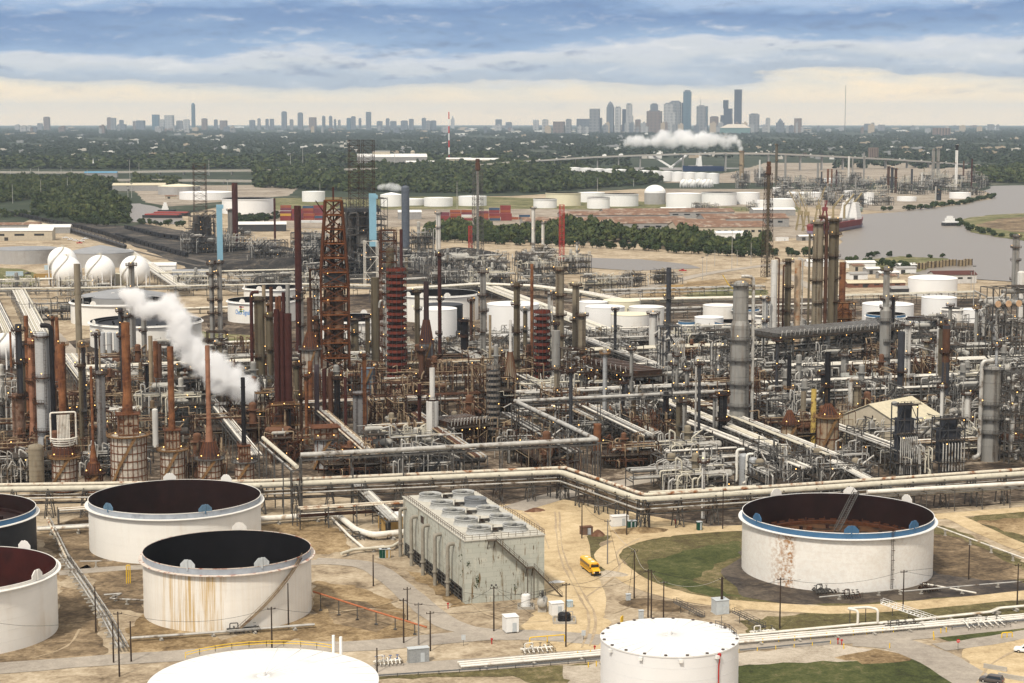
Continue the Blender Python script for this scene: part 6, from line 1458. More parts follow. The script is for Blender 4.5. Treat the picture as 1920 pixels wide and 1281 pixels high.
air_cooler('brown open roof frame with a pale edge right of the cream column', (842,850), (912,842), 790, 14, brownst, 5, 'brown roof frame', rows=12, mt=brownst)
def drum_structure():
 t, p, h, a = frame_tower('tall grey steel structure with a row of orange-ended drums at the right edge', 1892, 708, 538, 104, galv, 5, ref='steel drum structure', clutter=24, dpth=.45)
 for i in range(5):
  q = MB(); x = -a*.85+i*a*.42; r = a*.11; z = h*.80+r; q.cyl((x,-a*.5,z), (x,a*.35,z), r, n=16); q.build('drum', drumw, t)
  e = MB(); e.cyl((x,-a*.5-.35,z), (x,-a*.5-.02,z), r*1.08, n=16); e.build('drum_end_cover', M('tan_end_cover', (.50,.33,.20), .7, 0, .2, .5), t)
 q = MB(); q.cyl((-a*.4,0,h*.95), (a,0,h*.95), a*.09, n=14); q.build('top_header', col_gry, t)
drum_structure()
frame_tower('open grey lattice tower right of the stout pale column', 1900, 866, 696, 40, galv, 9, ref='grey lattice tower', clutter=12)
frame_tower('grey pipe-hung frame at the foot of the banded stack', 1254, 736, 612, 36, stk_gry, 5, ref='pipe-hung frame', clutter=14, dk=galv)
q = thing('silver_riser_bank', 'row of bright silver riser pipes right of the banded grey stack', 'riser pipes', G(1264, 738), GR); m_ = MPP(q.location)
for i in range(7):
 mb = MB(); x = (i-3)*3.1*m_; mb.tube([(x,-6,3), (x,-6,HT(q.location, 638)), (x,-3,HT(q.location, 632))], .85*m_, 8); mb.build('riser_pipe', silver, q)
frame_tower('grey steel frame with pipe racks at the right behind the dark stacks', 1720, 716, 652, 90, galv, 3, clutter=26)
frame_tower('grey braced frame between the biggest column and the banded stack', 1352, 748, 628, 34, galv, 5, clutter=16)
frame_tower('rusty braced frame right of the tall tan column', 1082, 762, 654, 52, brownst, 5, ref='rusty braced frame', clutter=18)
frame_tower('brown steel frame right of the twin grey columns base', 408, 682, 622, 36, brownst, 4, clutter=6)
frame_tower('dark green-grey tank frame behind the lone beige column', 90, 690, 640, 26, galv, 3, clutter=8)
def fill(v, u0, u1, mix, sizes, gap=1.12, jit=2.5):
 u = u0+rnd.uniform(0, 12)
 while u < u1:
  s = rnd.choice(sizes); L = (20,26,22,30)[s]; p = G(u, v); px = L/MPP(p)
  vv = v-.287*(v-218)/FPX*(u-u0)*.35+rnd.uniform(-jit, jit)
  unit(u+px*.45, vv, rnd.choice(mix), s, turn=1 if rnd.random() < .2 else 0)
  u += px*gap*rnd.uniform(.9, 1.15)
WS = [whitep,creamp,silver]; RU, RD, GYM, MX = ['rust','rust','pale','rust','grey'], ['rust','deep','dark','rust'], ['grey','grey','pale','grey','rust'], ['rust','grey','pale','rust','grey']
fill(905, -20, 90, RU, (0,)); fill(888, 600, 760, RD, (0,)); fill(892, -20, 480, RD, (0,3)); fill(884, 940, 1060, RU, (0,3)); fill(872, 1120, 1290, MX, (0,)); fill(900, 1230, 1440, GYM, (3,0)); fill(925, 1250, 1560, ['pale','grey'], (0,)); fill(890, 1500, 1660, GYM, (0,))
fill(868, -20, 100, RU, (0,1)); fill(866, 500, 590, RD, (0,)); fill(864, 690, 800, RU, (3,0)); fill(864, 940, 1060, RU, (0,)); fill(852, 1600, 1930, GYM, (3,0,1))
fill(838, -20, 480, RU, (1,3)); fill(838, 700, 1090, RU, (0,1)); fill(836, 1130, 1270, RD, (3,)); fill(836, 1430, 1650, GYM, (0,3))
fill(806, -20, 500, RU, (1,2)); fill(808, 660, 1090, RU, (1,3)); fill(808, 1110, 1360, ['rust','grey','rust'], (3,0)); fill(810, 1420, 1930, GYM, (1,3))
fill(780, 40, 480, RU, (1,0)); fill(782, 560, 960, RD, (1,2)); fill(780, 970, 1350, MX, (3,1)); fill(780, 1430, 1930, GYM, (1,0))
fill(755, 150, 480, RU, (1,3)); fill(756, 560, 980, RU, (1,3)); fill(755, 1000, 1930, GYM, (3,1))
fill(732, 200, 480, MX, (3,1)); fill(732, 640, 980, MX, (1,3)); fill(730, 1000, 1460, MX, (3,0)); fill(732, 1700, 1930, GYM, (1,))
fill(708, 170, 480, MX, (3,0)); fill(708, 640, 1080, MX, (3,0)); fill(706, 1200, 1460, GYM, (3,0)); fill(706, 1480, 1930, GYM, (1,3))
fill(684, 300, 560, MX, (3,0)); fill(684, 680, 1000, MX, (3,)); fill(684, 1100, 1440, GYM, (3,0)); fill(684, 1700, 1860, GYM, (1,3))
fill(660, 640, 760, GYM, (3,)); fill(662, 860, 1060, GYM, (3,)); fill(662, 1100, 1440, GYM, (3,)); fill(645, 1450, 1640, GYM, (3,)); fill(648, 1700, 1860, GYM, (3,1))
for v in (546, 530, 514, 500): fill(v, 800, 1050, ['grey','grey','dark','pale'], (1,3))
fill(548, 1090, 1180, ['grey','pale'], (3,)); fill(536, 1150, 1230, ['grey'], (0,))
for v in (528, 512, 496, 482): fill(v, 560, 800, ['dark','dark','grey'], (1,2), 1.3)
for v in (474, 462): fill(v, 345, 470, ['dark','grey'], (1,))
fill(545, 330, 560, ['grey','pale'], (3,), 1.2); fill(552, -20, 140, ['grey','pale'], (3,), 1.6); fill(600, 60, 130, ['grey','pale'], (3,), 1.4)
for v in (388, 376, 366, 356, 346): fill(v, 1446, 1830 if v < 372 else 1640, ['grey','pale','dark','grey'], (1,2,3), 1.15)
for v in (352, 343, 336): fill(v, 1370, 1440, ['grey','dark'], (2,1), 1.4)
fill(396, 1300, 1450, ['pale','grey'], (3,), 2.2); fill(486, 1000, 1050, ['grey'], (0,))
for v, u0, u1 in ((500,470,640),(484,470,560)): fill(v, u0, u1, ['dark','dark','grey'], (1,2), 1.3)
TALL = [(CG,'grey'),(CT_,'tan'),(CO,'olive-brown'),(GY,'dark grey'),(BR,'brown'),(CS_,'silver'),(BK,'black'),(O,'rust-orange'),(CW,'pale')]
for i in range(64):
 u = rnd.uniform(20, 1900); v = rnd.choice([672, 690, 715, 735, 760, 785, 812, 838, 858]); left = u < 960
 if (v > 850 and 1100 < u < 1300) or (v < 700 and u < 320): continue
 k = rnd.choice([1,2,4,2,6,7,4,3] if left else [0,0,3,5,1,8,2,6,3]); h = rnd.uniform(15, 33); mt, cn = TALL[k]; slim = h > 24 or rnd.random() < .5
 column('process_column', uniq(f"{'slim' if slim else 'stout'} {cn} column", G(u, v)), COL, u, v, v-h/115*(v-218), rnd.uniform(5, 9) if slim else rnd.uniform(10, 17), mt, rnd.choice(['dome','flat','open']), plats=rnd.choice([(.97,),(.5,.97),(.35,.65,.97)]), pm=brownst if left else galv, pipe=(rnd.choice([-1,1]), .35, silver if not left else tanp) if rnd.random() < .4 else None, group='lesser columns among the process structures')
def rA(u0, v0, u1, z, w, pipes, label, **k): return rack([(u0, v0), (u1, v0-.287*(v0-218)/FPX*(u1-u0))], z, w, pipes, label, **k)
def rB(u0, v0, ln, z, w, pipes, label, **k):
 a = G(u0, v0); return rack([(a, 0), (a+BX*ln, 0)], z, w, pipes, label, **k)
SV, RS, CRM = [silver,silver,whitep,galv], [tanp,rustp,silver,stk_br], [creamp,whitep,tanp]
rack([(-40,972),(490,963),(1055,936),(1205,992),(1400,978),(1990,934)], 8.6, 5.0, [(.55,.3,.50,rustp),(-.45,-.9,.85,creamp),(.05,-2.6,.3,tanp),(.75,-2.7,.25,silver),(-.8,-2.8,.25,silver),(-.2,-4.6,.25,galv),(.4,-4.6,.3,tanp)], 'long trestle rack with two thick rust-flecked white pipes behind the foreground tanks', leg=.28, trestle=True, step=10, ref='long trestle rack', brace=False)
rack([(565,960),(1118,926)], 16, 2.6, [(0,.2,.72,silver)], 'single grey pipe bridge high on thin tower legs before the brown racks', step=14, leg=.4, name='pipe_bridge', ref='single pipe bridge')
rack([(1118,926),(966,842)], 16, 2.6, [(0,.2,.70,silver)], 'grey overhead pipe running diagonally back from the pipe bridge corner', step=11, leg=.36, name='pipe_bridge')
rack([(966,842),(1350,820)], 16, 2.6, [(0,.2,.62,silver)], 'grey overhead pipe across the middle, left of the biggest grey column', step=13, leg=.34, name='pipe_bridge')
rack([(493,922),(556,985)], 16, 2.2, [(.3,.2,.6,creamp),(-.6,-.8,.3,silver)], 'short high pipe bridge sloping toward the maroon-lined white tank', step=10, leg=.3, name='pipe_bridge')
rack([(1290,834),(1512,927)], 8, 4.2, [(-.8,0,.45,whitep),(-.45,0,.3,creamp),(-.1,0,.3,silver),(.25,.3,.38,whitep),(.6,0,.3,whitep),(.85,0,.22,silver)], 'bright white diagonal pipe rack right of the biggest grey column', step=9, ref='bright diagonal rack')
rack([(1560,905),(1660,960)], 7, 5, pipe_set(5, WS, 5), 'short white diagonal rack joining the long trestle rack at the right', step=8)
rack([(1625,966),(1990,944)], 6.2, 3.4, [(0,0,.62,whitep),(.8,-.9,.25,silver),(-.8,-.9,.25,silver)], 'white pipe on slim braced legs behind the big blue-rimmed tank', step=9, leg=.22, brace=True)
rack([(36,566),(96,690)], 7, 9, pipe_set(9, WS, 1, (.25,.5)), 'bundle of bright white pipes running down from the spheres at left', step=16)
rack([(128,690),(232,830)], 6, 9, pipe_set(9, WS, 2, (.25,.5)), 'bundle of bright white pipes descending behind the coil-caged heater', step=12)
rack([(-20,560),(30,668)], 5, 7, pipe_set(6, WS, 3, (.25,.5)), 'white pipe bundle cutting the left edge beside the road', step=16)
rack([(235,480),(345,556)], 5, 12, pipe_set(9, WS, 4, (.3,.5)), 'white pipe bundle running down right of the white spheres', step=18)
rack([(-30,562),(150,560),(330,556),(560,552),(720,556)], 6.5, 8, pipe_set(7, WS, 6, (.3,.6), (0,-2)), 'long white horizontal rack in front of the white spheres', step=18, levels=2)
rack([(180,690),(300,760)], 6, 8, pipe_set(7, SV, 7, (.22,.4)), 'silver pipe bundle slanting between the tan stacks and the silver column', step=10)
rack([(700,566),(900,552),(1000,556),(1100,570),(1165,584),(1440,578)], 6.5, 9, pipe_set(8, WS, 8, (.35,.7), (0,-2.2)), 'long white rack curving in front of the wide black-lined tank', step=18, levels=2)
rack([(880,540),(1140,644)], 5.5, 14, pipe_set(12, WS, 9, (.25,.45)), 'broad white pipe bundle sloping toward the white tank cluster', step=18)
rack([(700,548),(960,532)], 7, 8, pipe_set(7, SV, 10, (.3,.55)), 'grey rack along the coke pit behind the wide black-lined tank', step=18)
n_ = 0
for (u0, v0, u1, z, w, mats, np_, what) in [(200,812,480,8,6,SV,7,'silver'),(20,790,200,8,6,RS,6,'rusty'),(150,725,480,8,7,WS,8,'white'),(380,702,560,8,7,WS,8,'white'),(560,800,800,9,6,RS,7,'brown'),(690,842,960,8,6,CRM,6,'cream'),(700,790,1100,10,6,RS,7,'tan'),(720,752,960,10,7,SV,8,'silver'),(700,724,980,9,6,CRM,7,'cream'),
 (970,812,1130,9,6,RS,7,'brown'),(970,788,1380,10,8,SV,9,'silver'),(980,760,1380,9,7,WS,8,'white'),(1100,722,1460,9,8,SV,8,'silver'),(1060,690,1460,9,8,WS,9,'white'),(1080,668,1450,8,8,SV,8,'silver'),(1100,650,1560,8,7,WS,8,'white'),(1150,872,1290,7,5,SV,6,'grey'),
 (1420,788,1860,10,8,SV,9,'thick grey'),(1430,760,1860,10,7,SV,8,'silver'),(1480,732,1930,10,8,WS,8,'pale'),(1690,700,1930,12,8,SV,8,'grey'),(1640,868,1930,7,6,CRM,7,'cream'),(1450,700,1700,6,6,SV,7,'silver'),(1180,920,1440,6,7,SV,8,'silver'),(1220,952,1420,5,6,WS,6,'white'),
 (560,990,770,5,5,RS,6,'rusty'),(110,985,175,5,4,CRM,5,'cream'),(1700,650,1930,7,7,WS,7,'white'),(300,528,560,6,9,WS,7,'white'),(330,542,470,5,8,SV,6,'silver'),(-20,540,140,5,7,WS,5,'white'),(1130,560,1430,6,8,WS,6,'white'),(560,540,700,7,8,SV,7,'grey'),(1440,590,1560,6,6,WS,5,'white'),(1570,575,1830,6,7,WS,6,'white'),(320,590,430,4,5,WS,5,'white'),(400,660,480,4,5,WS,5,'white'),(1180,600,1440,5,6,WS,6,'white'),(640,690,800,7,6,WS,7,'white'),(840,690,1000,8,6,SV,7,'silver'),(1250,885,1480,7,6,SV,7,'bright')]:
 n_ += 1; p = G((u0+u1)/2, v0)
 rA(u0, v0, u1, z*.95+rnd.uniform(-1, 1), w, [(o, dz, r*1.15, m) for o, dz, r, m in pipe_set(np_, mats, 40+n_, (.16,.42), (0, 0, -2.4))], uniq(f'{what} horizontal pipe rack', p), levels=2, group='horizontal pipe racks', step=8)
for (u0, v0, ln, z, w, mats, np_, what) in [(1215,868,150,9,6,SV,7,'grey'),(1120,830,130,8,6,RS,6,'rusty'),(900,905,90,8,5,RS,6,'rusty'),(1560,900,120,8,6,WS,7,'white'),(1700,895,140,8,6,SV,7,'grey'),(700,900,100,8,5,RS,6,'brown'),(480,900,120,8,5,SV,6,'grey'),(1000,760,160,8,7,WS,8,'white'),(1460,880,110,7,6,WS,7,'white'),(740,1010,60,5,4,SV,5,'grey'),(1080,900,80,9,5,SV,6,'grey'),(1330,760,200,8,7,SV,7,'silver')]:
 p = G(u0, v0); rB(u0, v0, ln, z, w, pipe_set(np_, mats, 90+int(u0), (.18,.42)), uniq(f'{what} diagonal pipe rack', p), group='diagonal pipe racks', step=9, levels=2)
for u, v, ln, r, m, l, z in [(1508,742,9,2.1,drumw,'round-ended white vessel seen end on beside the left black stack',7),(1436,708,8,2.4,drumw,'pale grey vessel drum by the grey braced frame',3),(1325,700,9,2.0,drumw,'pale vessel left of the biggest grey column',4),(820,850,10,1.6,drumr,'rusty drum under the cream silver-necked column',2),(690,850,9,1.7,drumr,'rust-coloured drum right of the grey furnace cells',2),(880,880,10,1.4,drumd,'dark drum before the brown roof frame',2),
 (850,505,22,3,drumw,'long pale horizontal vessel in the grey units by the coke pit',6),(1900,855,8,2.2,drumr,'rust-orange exchanger cluster at the right edge',4),(1150,790,8,1.6,drumr,'rusty horizontal drum below the rust-red cooler frame',3),(1440,905,9,1.5,gwhite,'white drum near the right end of the bright diagonal rack',2),(1580,915,6,1.7,gwhite,'small white domed drum behind the long trestle rack',1),(1872,738,8,2.2,drumw,'pale drum beside the steel drum structure',8),(330,828,8,1.5,drumd,'dark drum between two heaters',2),(1660,835,8,1.4,drumd,'dark exchanger below the pale gabled shed',2)]:
 drum_h(u, v, ln, r, l, m, z)
def shed(u, v, w, d, h, label, wall, roof, cat='shed', rise=.25, rz=None, name='shed', group=None, door=True, wins=0):
 p = G(u, v); t = thing(name, label, cat, p, GR if rz is None else rz, group); hr = d*rise
 mb = MB(); mb.box((0,0,0), (w, d, h), z0=0)
 if rise > 0:
  for s in (-1, 1): mb.add([(s*w/2,-d/2,h),(s*w/2,d/2,h),(s*w/2,0,h+hr)], [(0,1,2) if s > 0 else (0,2,1)])
 mb.build('wall', wall, t); q = MB()
 if rise > 0:
  o = .5; th = .25
  for s in (-1, 1):
   q.add([(-w/2-o, s*(d/2+o), h-o*2*rise+.05), (w/2+o, s*(d/2+o), h-o*2*rise+.05), (w/2+o, 0, h+hr+.05), (-w/2-o, 0, h+hr+.05), (-w/2-o, s*(d/2+o), h-o*2*rise+.05+th), (w/2+o, s*(d/2+o), h-o*2*rise+.05+th), (w/2+o, 0, h+hr+.05+th), (-w/2-o, 0, h+hr+.05+th)], [(0,1,2,3),(4,5,6,7),(0,1,5,4),(1,2,6,5),(3,0,4,7)])
 else: q.box((0,0,0), (w+.6, d+.6, .3), z0=h+.003)
 q.build('roof', roof, t)
 if door: q = MB(); q.box((-w*.2,-d/2-.03,0), (min(3.5, w*.25), .08, min(3.2, h*.75)), z0=0); q.build('door', M('dark_doorway', (.05,.048,.045), .8), t)
 for i in range(wins):
  q = MB(); q.box((-w*.45+w*.9*(i+.5)/wins, -d/2-.03, 0), (w*.45/wins, .08, h*.22), z0=h*.5); q.build('window', glass, t)
 return t
patchroof = M('pale_yellow_sheet_roof', (.56,.50,.36), .6, 0, .12, .3); rustroof = M('rusted_sheet_roof', (.20,.115,.075), .75, 0, .3, .1, c2=(.34,.27,.21), c2f=.50, streak=1, scol=(.09,.06,.05), sx=.25, sz=.2); whroof = M('white_sheet_roof', (.70,.69,.66), .5, 0, .06, .05)
beige = M('beige_sheet_wall', (.48,.42,.32), .7, 0, .12, .2); greyw = M('grey_sheet_wall', (.30,.29,.275), .7, 0, .15, .2)
shed(1668, 828, 26, 26, 9, 'pale yellow gabled shed between the dark stacks', beige, patchroof, rise=.22, rz=GR+.5)
shed(732, 992, 6, 5, 4, 'ochre shed with a white roof left of the cooling tower', ochre, gwhite, rise=0)
shed(1110, 548, 29, 12, 6, 'low beige flat-roofed control building on the sandy bank', beige, patchroof, rise=0, cat='building', name='control_building', wins=4)
shed(852, 800, 8, 6, 3, 'small white sloped roof hut behind the brown roof frame', gwhite, gwhite, rise=.2)
for u, v, w in ((1592,742,9),(1628,742,12)):
 p = G(u, v); t = thing('small_cooling_cell', f"{'smaller left' if u < 1600 else 'larger right'} of two pale flared cooling cells before the air coolers", 'cooling cell', p); mb = MB(); mb.lathe([(w*.42,0),(w*.5,9)], 20); mb.lathe([(w*.5,9),(w*.45,9),(w*.42,6)], 20); mb.disc(w*.42, 6, 20); mb.build('cell_wall', M('pale_green_slats', (.50,.51,.47), .7, 0, .15, .5), t)
def cooling_tower():
 p = G(872, 1133); W_, L_, H = 20.0, 54.0, 15.2; t = thing('cooling_tower', 'long pale green cooling tower block with ten fan rings on its roof', 'cooling tower', p, R(19))
 cm = bpy.data.materials.new('weathered_green_panels'); cm.use_nodes = True; nt = cm.node_tree; N = nt.nodes; L = nt.links; b = N['Principled BSDF']; b.inputs['Roughness'].default_value = .8
 tc = N.new('ShaderNodeTexCoord'); br = N.new('ShaderNodeTexBrick'); br.inputs['Scale'].default_value = 1; br.offset = .5
 mp = N.new('ShaderNodeMapping'); sx = N.new('ShaderNodeSeparateXYZ'); cb = N.new('ShaderNodeCombineXYZ'); ad = N.new('ShaderNodeMath'); ad.operation = 'ADD'
 L.new(tc.outputs['Object'], sx.inputs[0]); L.new(sx.outputs[0], ad.inputs[0]); L.new(sx.outputs[1], ad.inputs[1]); L.new(ad.outputs[0], cb.inputs[0]); L.new(sx.outputs[2], cb.inputs[1]); L.new(cb.outputs[0], br.inputs['Vector'])
 br.inputs['Brick Width'].default_value = 3.6; br.inputs['Row Height'].default_value = 1.22; br.inputs['Mortar Size'].default_value = .02
 br.inputs['Color1'].default_value = (.41,.42,.36,1); br.inputs['Color2'].default_value = (.46,.46,.395,1); br.inputs['Mortar'].default_value = (.25,.255,.21,1)
 def noise(s, z, det):
  m2 = N.new('ShaderNodeMapping'); m2.inputs['Scale'].default_value = (s, s, z); L.new(tc.outputs['Object'], m2.inputs[0]); n = N.new('ShaderNodeTexNoise'); n.inputs['Scale'].default_value = 1; n.inputs['Detail'].default_value = det; n.inputs['Roughness'].default_value = .65; L.new(m2.outputs[0], n.inputs['Vector']); return n.outputs['Fac']
 def rg(f, a, c):
  m = N.new('ShaderNodeMapRange'); m.inputs[1].default_value = a; m.inputs[2].default_value = c; L.new(f, m.inputs[0]); return m.outputs[0]
 def mix(f, a, col):
  x = N.new('ShaderNodeMix'); x.data_type = 'RGBA'; L.new(f, x.inputs[0]); L.new(a, x.inputs[6]); x.inputs[7].default_value = (*col, 1); return x.outputs[2]
 c = mix(rg(noise(.25,.25,6), .56, .70), br.outputs['Color'], (.55,.53,.44)); c = mix(rg(noise(.9,.10,6), .57, .64), c, (.17,.115,.055)); c = mix(rg(noise(1.6,.35,4), .595, .64), c, (.12,.085,.045)); c = mix(rg(noise(.35,.12,6), .60, .74), c, (.30,.29,.23))
 L.new(c, b.inputs['Base Color'])
 mb = MB(); zl = 3.4; mb.box((W_/2, L_/2, 0), (W_, L_, H-zl), z0=zl); mb.box((W_/2, 1.0, 0), (W_, 2.0, zl), z0=0); mb.box((W_/2, L_-1, 0), (W_, 2.0, zl), z0=0); mb.box((W_/2, L_/2, 0), (W_*.5, L_-4.2, zl), z0=0)
 mb.build('panel_wall', cm, t)
 deck = M('pale_tower_deck', (.50,.475,.41), .8, 0, .14, .25, c2=(.33,.31,.26), c2f=.58); mb = MB(); mb.box((W_/2, L_/2, 0), (W_+.5, L_+.5, .25), z0=H+.003); mb.build('roof_deck', deck, t)
 q = MB()
 for i in range(19):
  y = 2.2+(L_-4.4)*i/18; q.bar((-.1,y,0), (-.1,y,zl), .22); q.bar((W_+.1,y,0), (W_+.1,y,zl), .22)
 for z in (.5, 1.4, 2.3, 3.2):
  for x in (-.1, W_+.1): q.bar((x,2,z), (x,L_-2,z), .16)
 q.build('louvre_frame', galv, t); q = MB();
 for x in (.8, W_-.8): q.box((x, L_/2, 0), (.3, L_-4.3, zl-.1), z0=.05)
 q.build('louvre_shadow_boards', M('black_louvre_shade', (.02,.018,.016), .8), t)  # black sheets stand in for the shade inside the louvre opening
 fibre = M('ribbed_fan_ring', (.46,.46,.44), .7, 0, .14, .5, c2=(.36,.35,.30), c2f=.56); g = random.Random(8)
 for j in range(2):
  for i in range(5):
   cx, cy = (5.6, 14.6)[j], 6.4+10.3*i; dark = (j == 1 and i == 3); q = MB(); hh = 1.65 if not dark else 1.9
   q.lathe([(3.2,0),(2.78,.7),(2.72,1.1),(2.86,hh)], 40); q.lathe([(2.86,hh),(2.76,hh),(2.6,1.3),(2.65,.2)], 40)
   for z, rr in ((1.05,2.80),(hh-.12,2.88)): q.lathe([(rr,z-.07),(rr+.09,z-.07),(rr+.09,z+.07),(rr,z+.07)], 40, smooth=False)
   for k in range(32):
    a = 2*math.pi*k/32; q.bar((3.16*math.cos(a),3.16*math.sin(a),.05), (2.79*math.cos(a),2.79*math.sin(a),1.0), .09); q.bar((2.75*math.cos(a),2.75*math.sin(a),1.2), (2.90*math.cos(a),2.90*math.sin(a),hh-.1), .09)
   o = q.build('fan_ring', fibre if not dark else M('dark_fan_ring', (.23,.24,.25), .7, 0, .15, .5), t, (cx, cy, H+.25))
   if dark: o['label'] = 'darker grey fan ring'
   k = MB(); k.cyl((0,0,.9), (0,0,1.5), .5, n=12)
   for bl in range(6):
    a = 2*math.pi*bl/6+i; k.add([(.4*math.cos(a),.4*math.sin(a),1.15),(2.4*math.cos(a-.12),2.4*math.sin(a-.12),1.1),(2.4*math.cos(a+.14),2.4*math.sin(a+.14),1.3),(.4*math.cos(a+.5),.4*math.sin(a+.5),1.3)], [(0,1,2,3)])
   k.disc(2.45, .25, 24); k.build('fan', M('fan_dark', (.10,.10,.095), .7), o)
   m2 = MB(); m2.cyl((-3.3,0,.7), (-4.6,0,.7), .4, n=8); m2.box((-5,0,0), (1.0,.9,.9), z0=.1); m2.bar((-5.4,.6,.0), (-5.4,.6,1.6), .09); m2.build('fan_motor', galv, t, (cx+ (9.3 if j == 0 else 0), cy, H+.25))
 q = MB(); q.rail([(0,0,H+.25),(W_,0,H+.25),(W_,L_,H+.25),(0,L_,H+.25)], 1.15, 1.8, .09, closed=True); q.build('handrail', M('brown_handrail', (.13,.10,.075), .7), t)
 ris = M('weathered_riser', (.27,.245,.20), .65, 0, .2, .4, c2=(.17,.13,.10), c2f=.58)
 for y in (8.5, 19.2, 29.8, 40.4, 51):
  q = MB(); q.tube([(-1.7,y,0), (-1.7,y,H-2.4), (.3,y,H-2.4)], .48, 14, bend=1.6); q.lathe([(.48,3.4),(.75,3.4),(.75,3.7),(.48,3.7)], 14, (-1.7,y,0)); q.build('riser_pipe', ris, t)
 q = MB(); A, B, C_, D_ = Vector((7.2,-1.0,H)), Vector((15.2,-1.0,H-7.4)), Vector((16.8,-1.0,H-7.4)), Vector((24.0,-1.0,.2))
 q.box((6.4,-.9,0), (2.0,1.4,.2), z0=H-.1); q.box((16,-.9,0), (2.0,1.4,.2), z0=H-7.5)
 for P0, P1 in ((A,B),(C_,D_)):
  for y in (-.65, .55): q.bar(P0+Vector((0,y,0)), P1+Vector((0,y,0)), .28)
  q.rail([P0+Vector((0,-.65,0)), P1+Vector((0,-.65,0))], 1.1, 1.5, .1)
  for k in range(20): s = P0.lerp(P1, k/19); q.box((s.x, s.y-.05, s.z), (.35,1.2,.06))
 for x in (5.6, 7.2, 15.2, 16.8): q.bar((x,-.9,H-.3 if x < 10 else H-7.6), (x,-.05,H-2.2 if x < 10 else H-9.6), .18)
 q.bar((16.8,-1.6,0), (16.8,-1.6,H-7.4), .2); q.bar((15.2,-1.6,0), (15.2,-1.6,H-7.4), .2); q.build('stair', M('dark_timber_stair', (.10,.078,.058), .8, 0, .2, .5), t)
 q = MB(); q.box((-.06, 36, 0), (.08, 2.6, 1.8), z0=H-3.2); q.build('name_board', M('dark_board', (.07,.05,.04), .8), t)
 gr = MB()
 for k in range(70):
  a = g.choice([(0.6,-.1,9.5),(2.9,-.1,6),(2.9,-.1,4.6),(-.1,1.6,7.5),(12.5,-.1,3),(-.1,2.0,10.5)]); c0 = Vector(a)+Vector((g.uniform(-.5,.5), -.1 if a[1] < 0 else g.uniform(-.4,.4), g.uniform(-.9,.9))); d = Vector((g.uniform(-.35,.35), g.uniform(-.3,.1), g.uniform(-.3,.3))); gr.add([tuple(c0), tuple(c0+d), tuple(c0+d+Vector((.1,0,.25))), tuple(c0+Vector((.1,-.1,.25)))], [(0,1,2,3)])
 o = gr.build('weeds', leafm, t); o['kind'] = 'stuff'
 LAND.append((p.x, p.y, 'cooling tower'))
cooling_tower()
def wheel(parent, x, y, r, w):
 q = MB(); q.cyl((x, y-w/2, r), (x, y+w/2, r), r, n=20); o = q.build('wheel', black, parent); k = MB(); s = 1 if y > 0 else -1; k.cyl((x, y+s*w*.50, r), (x, y+s*w*.56, r), r*.55, n=14); k.build('rim', chrome, o)
def loft(mb, secs):
 """skin between closed cross-sections (lists of 3D points)"""
 n = len(secs[0])
 for a, b in zip(secs, secs[1:]): mb.add(a+b, [(i, (i+1)%n, n+(i+1)%n, n+i) for i in range(n)], False)
 mb.add(secs[0], [tuple(range(n-1,-1,-1))]); mb.add(secs[-1], [tuple(range(n))])
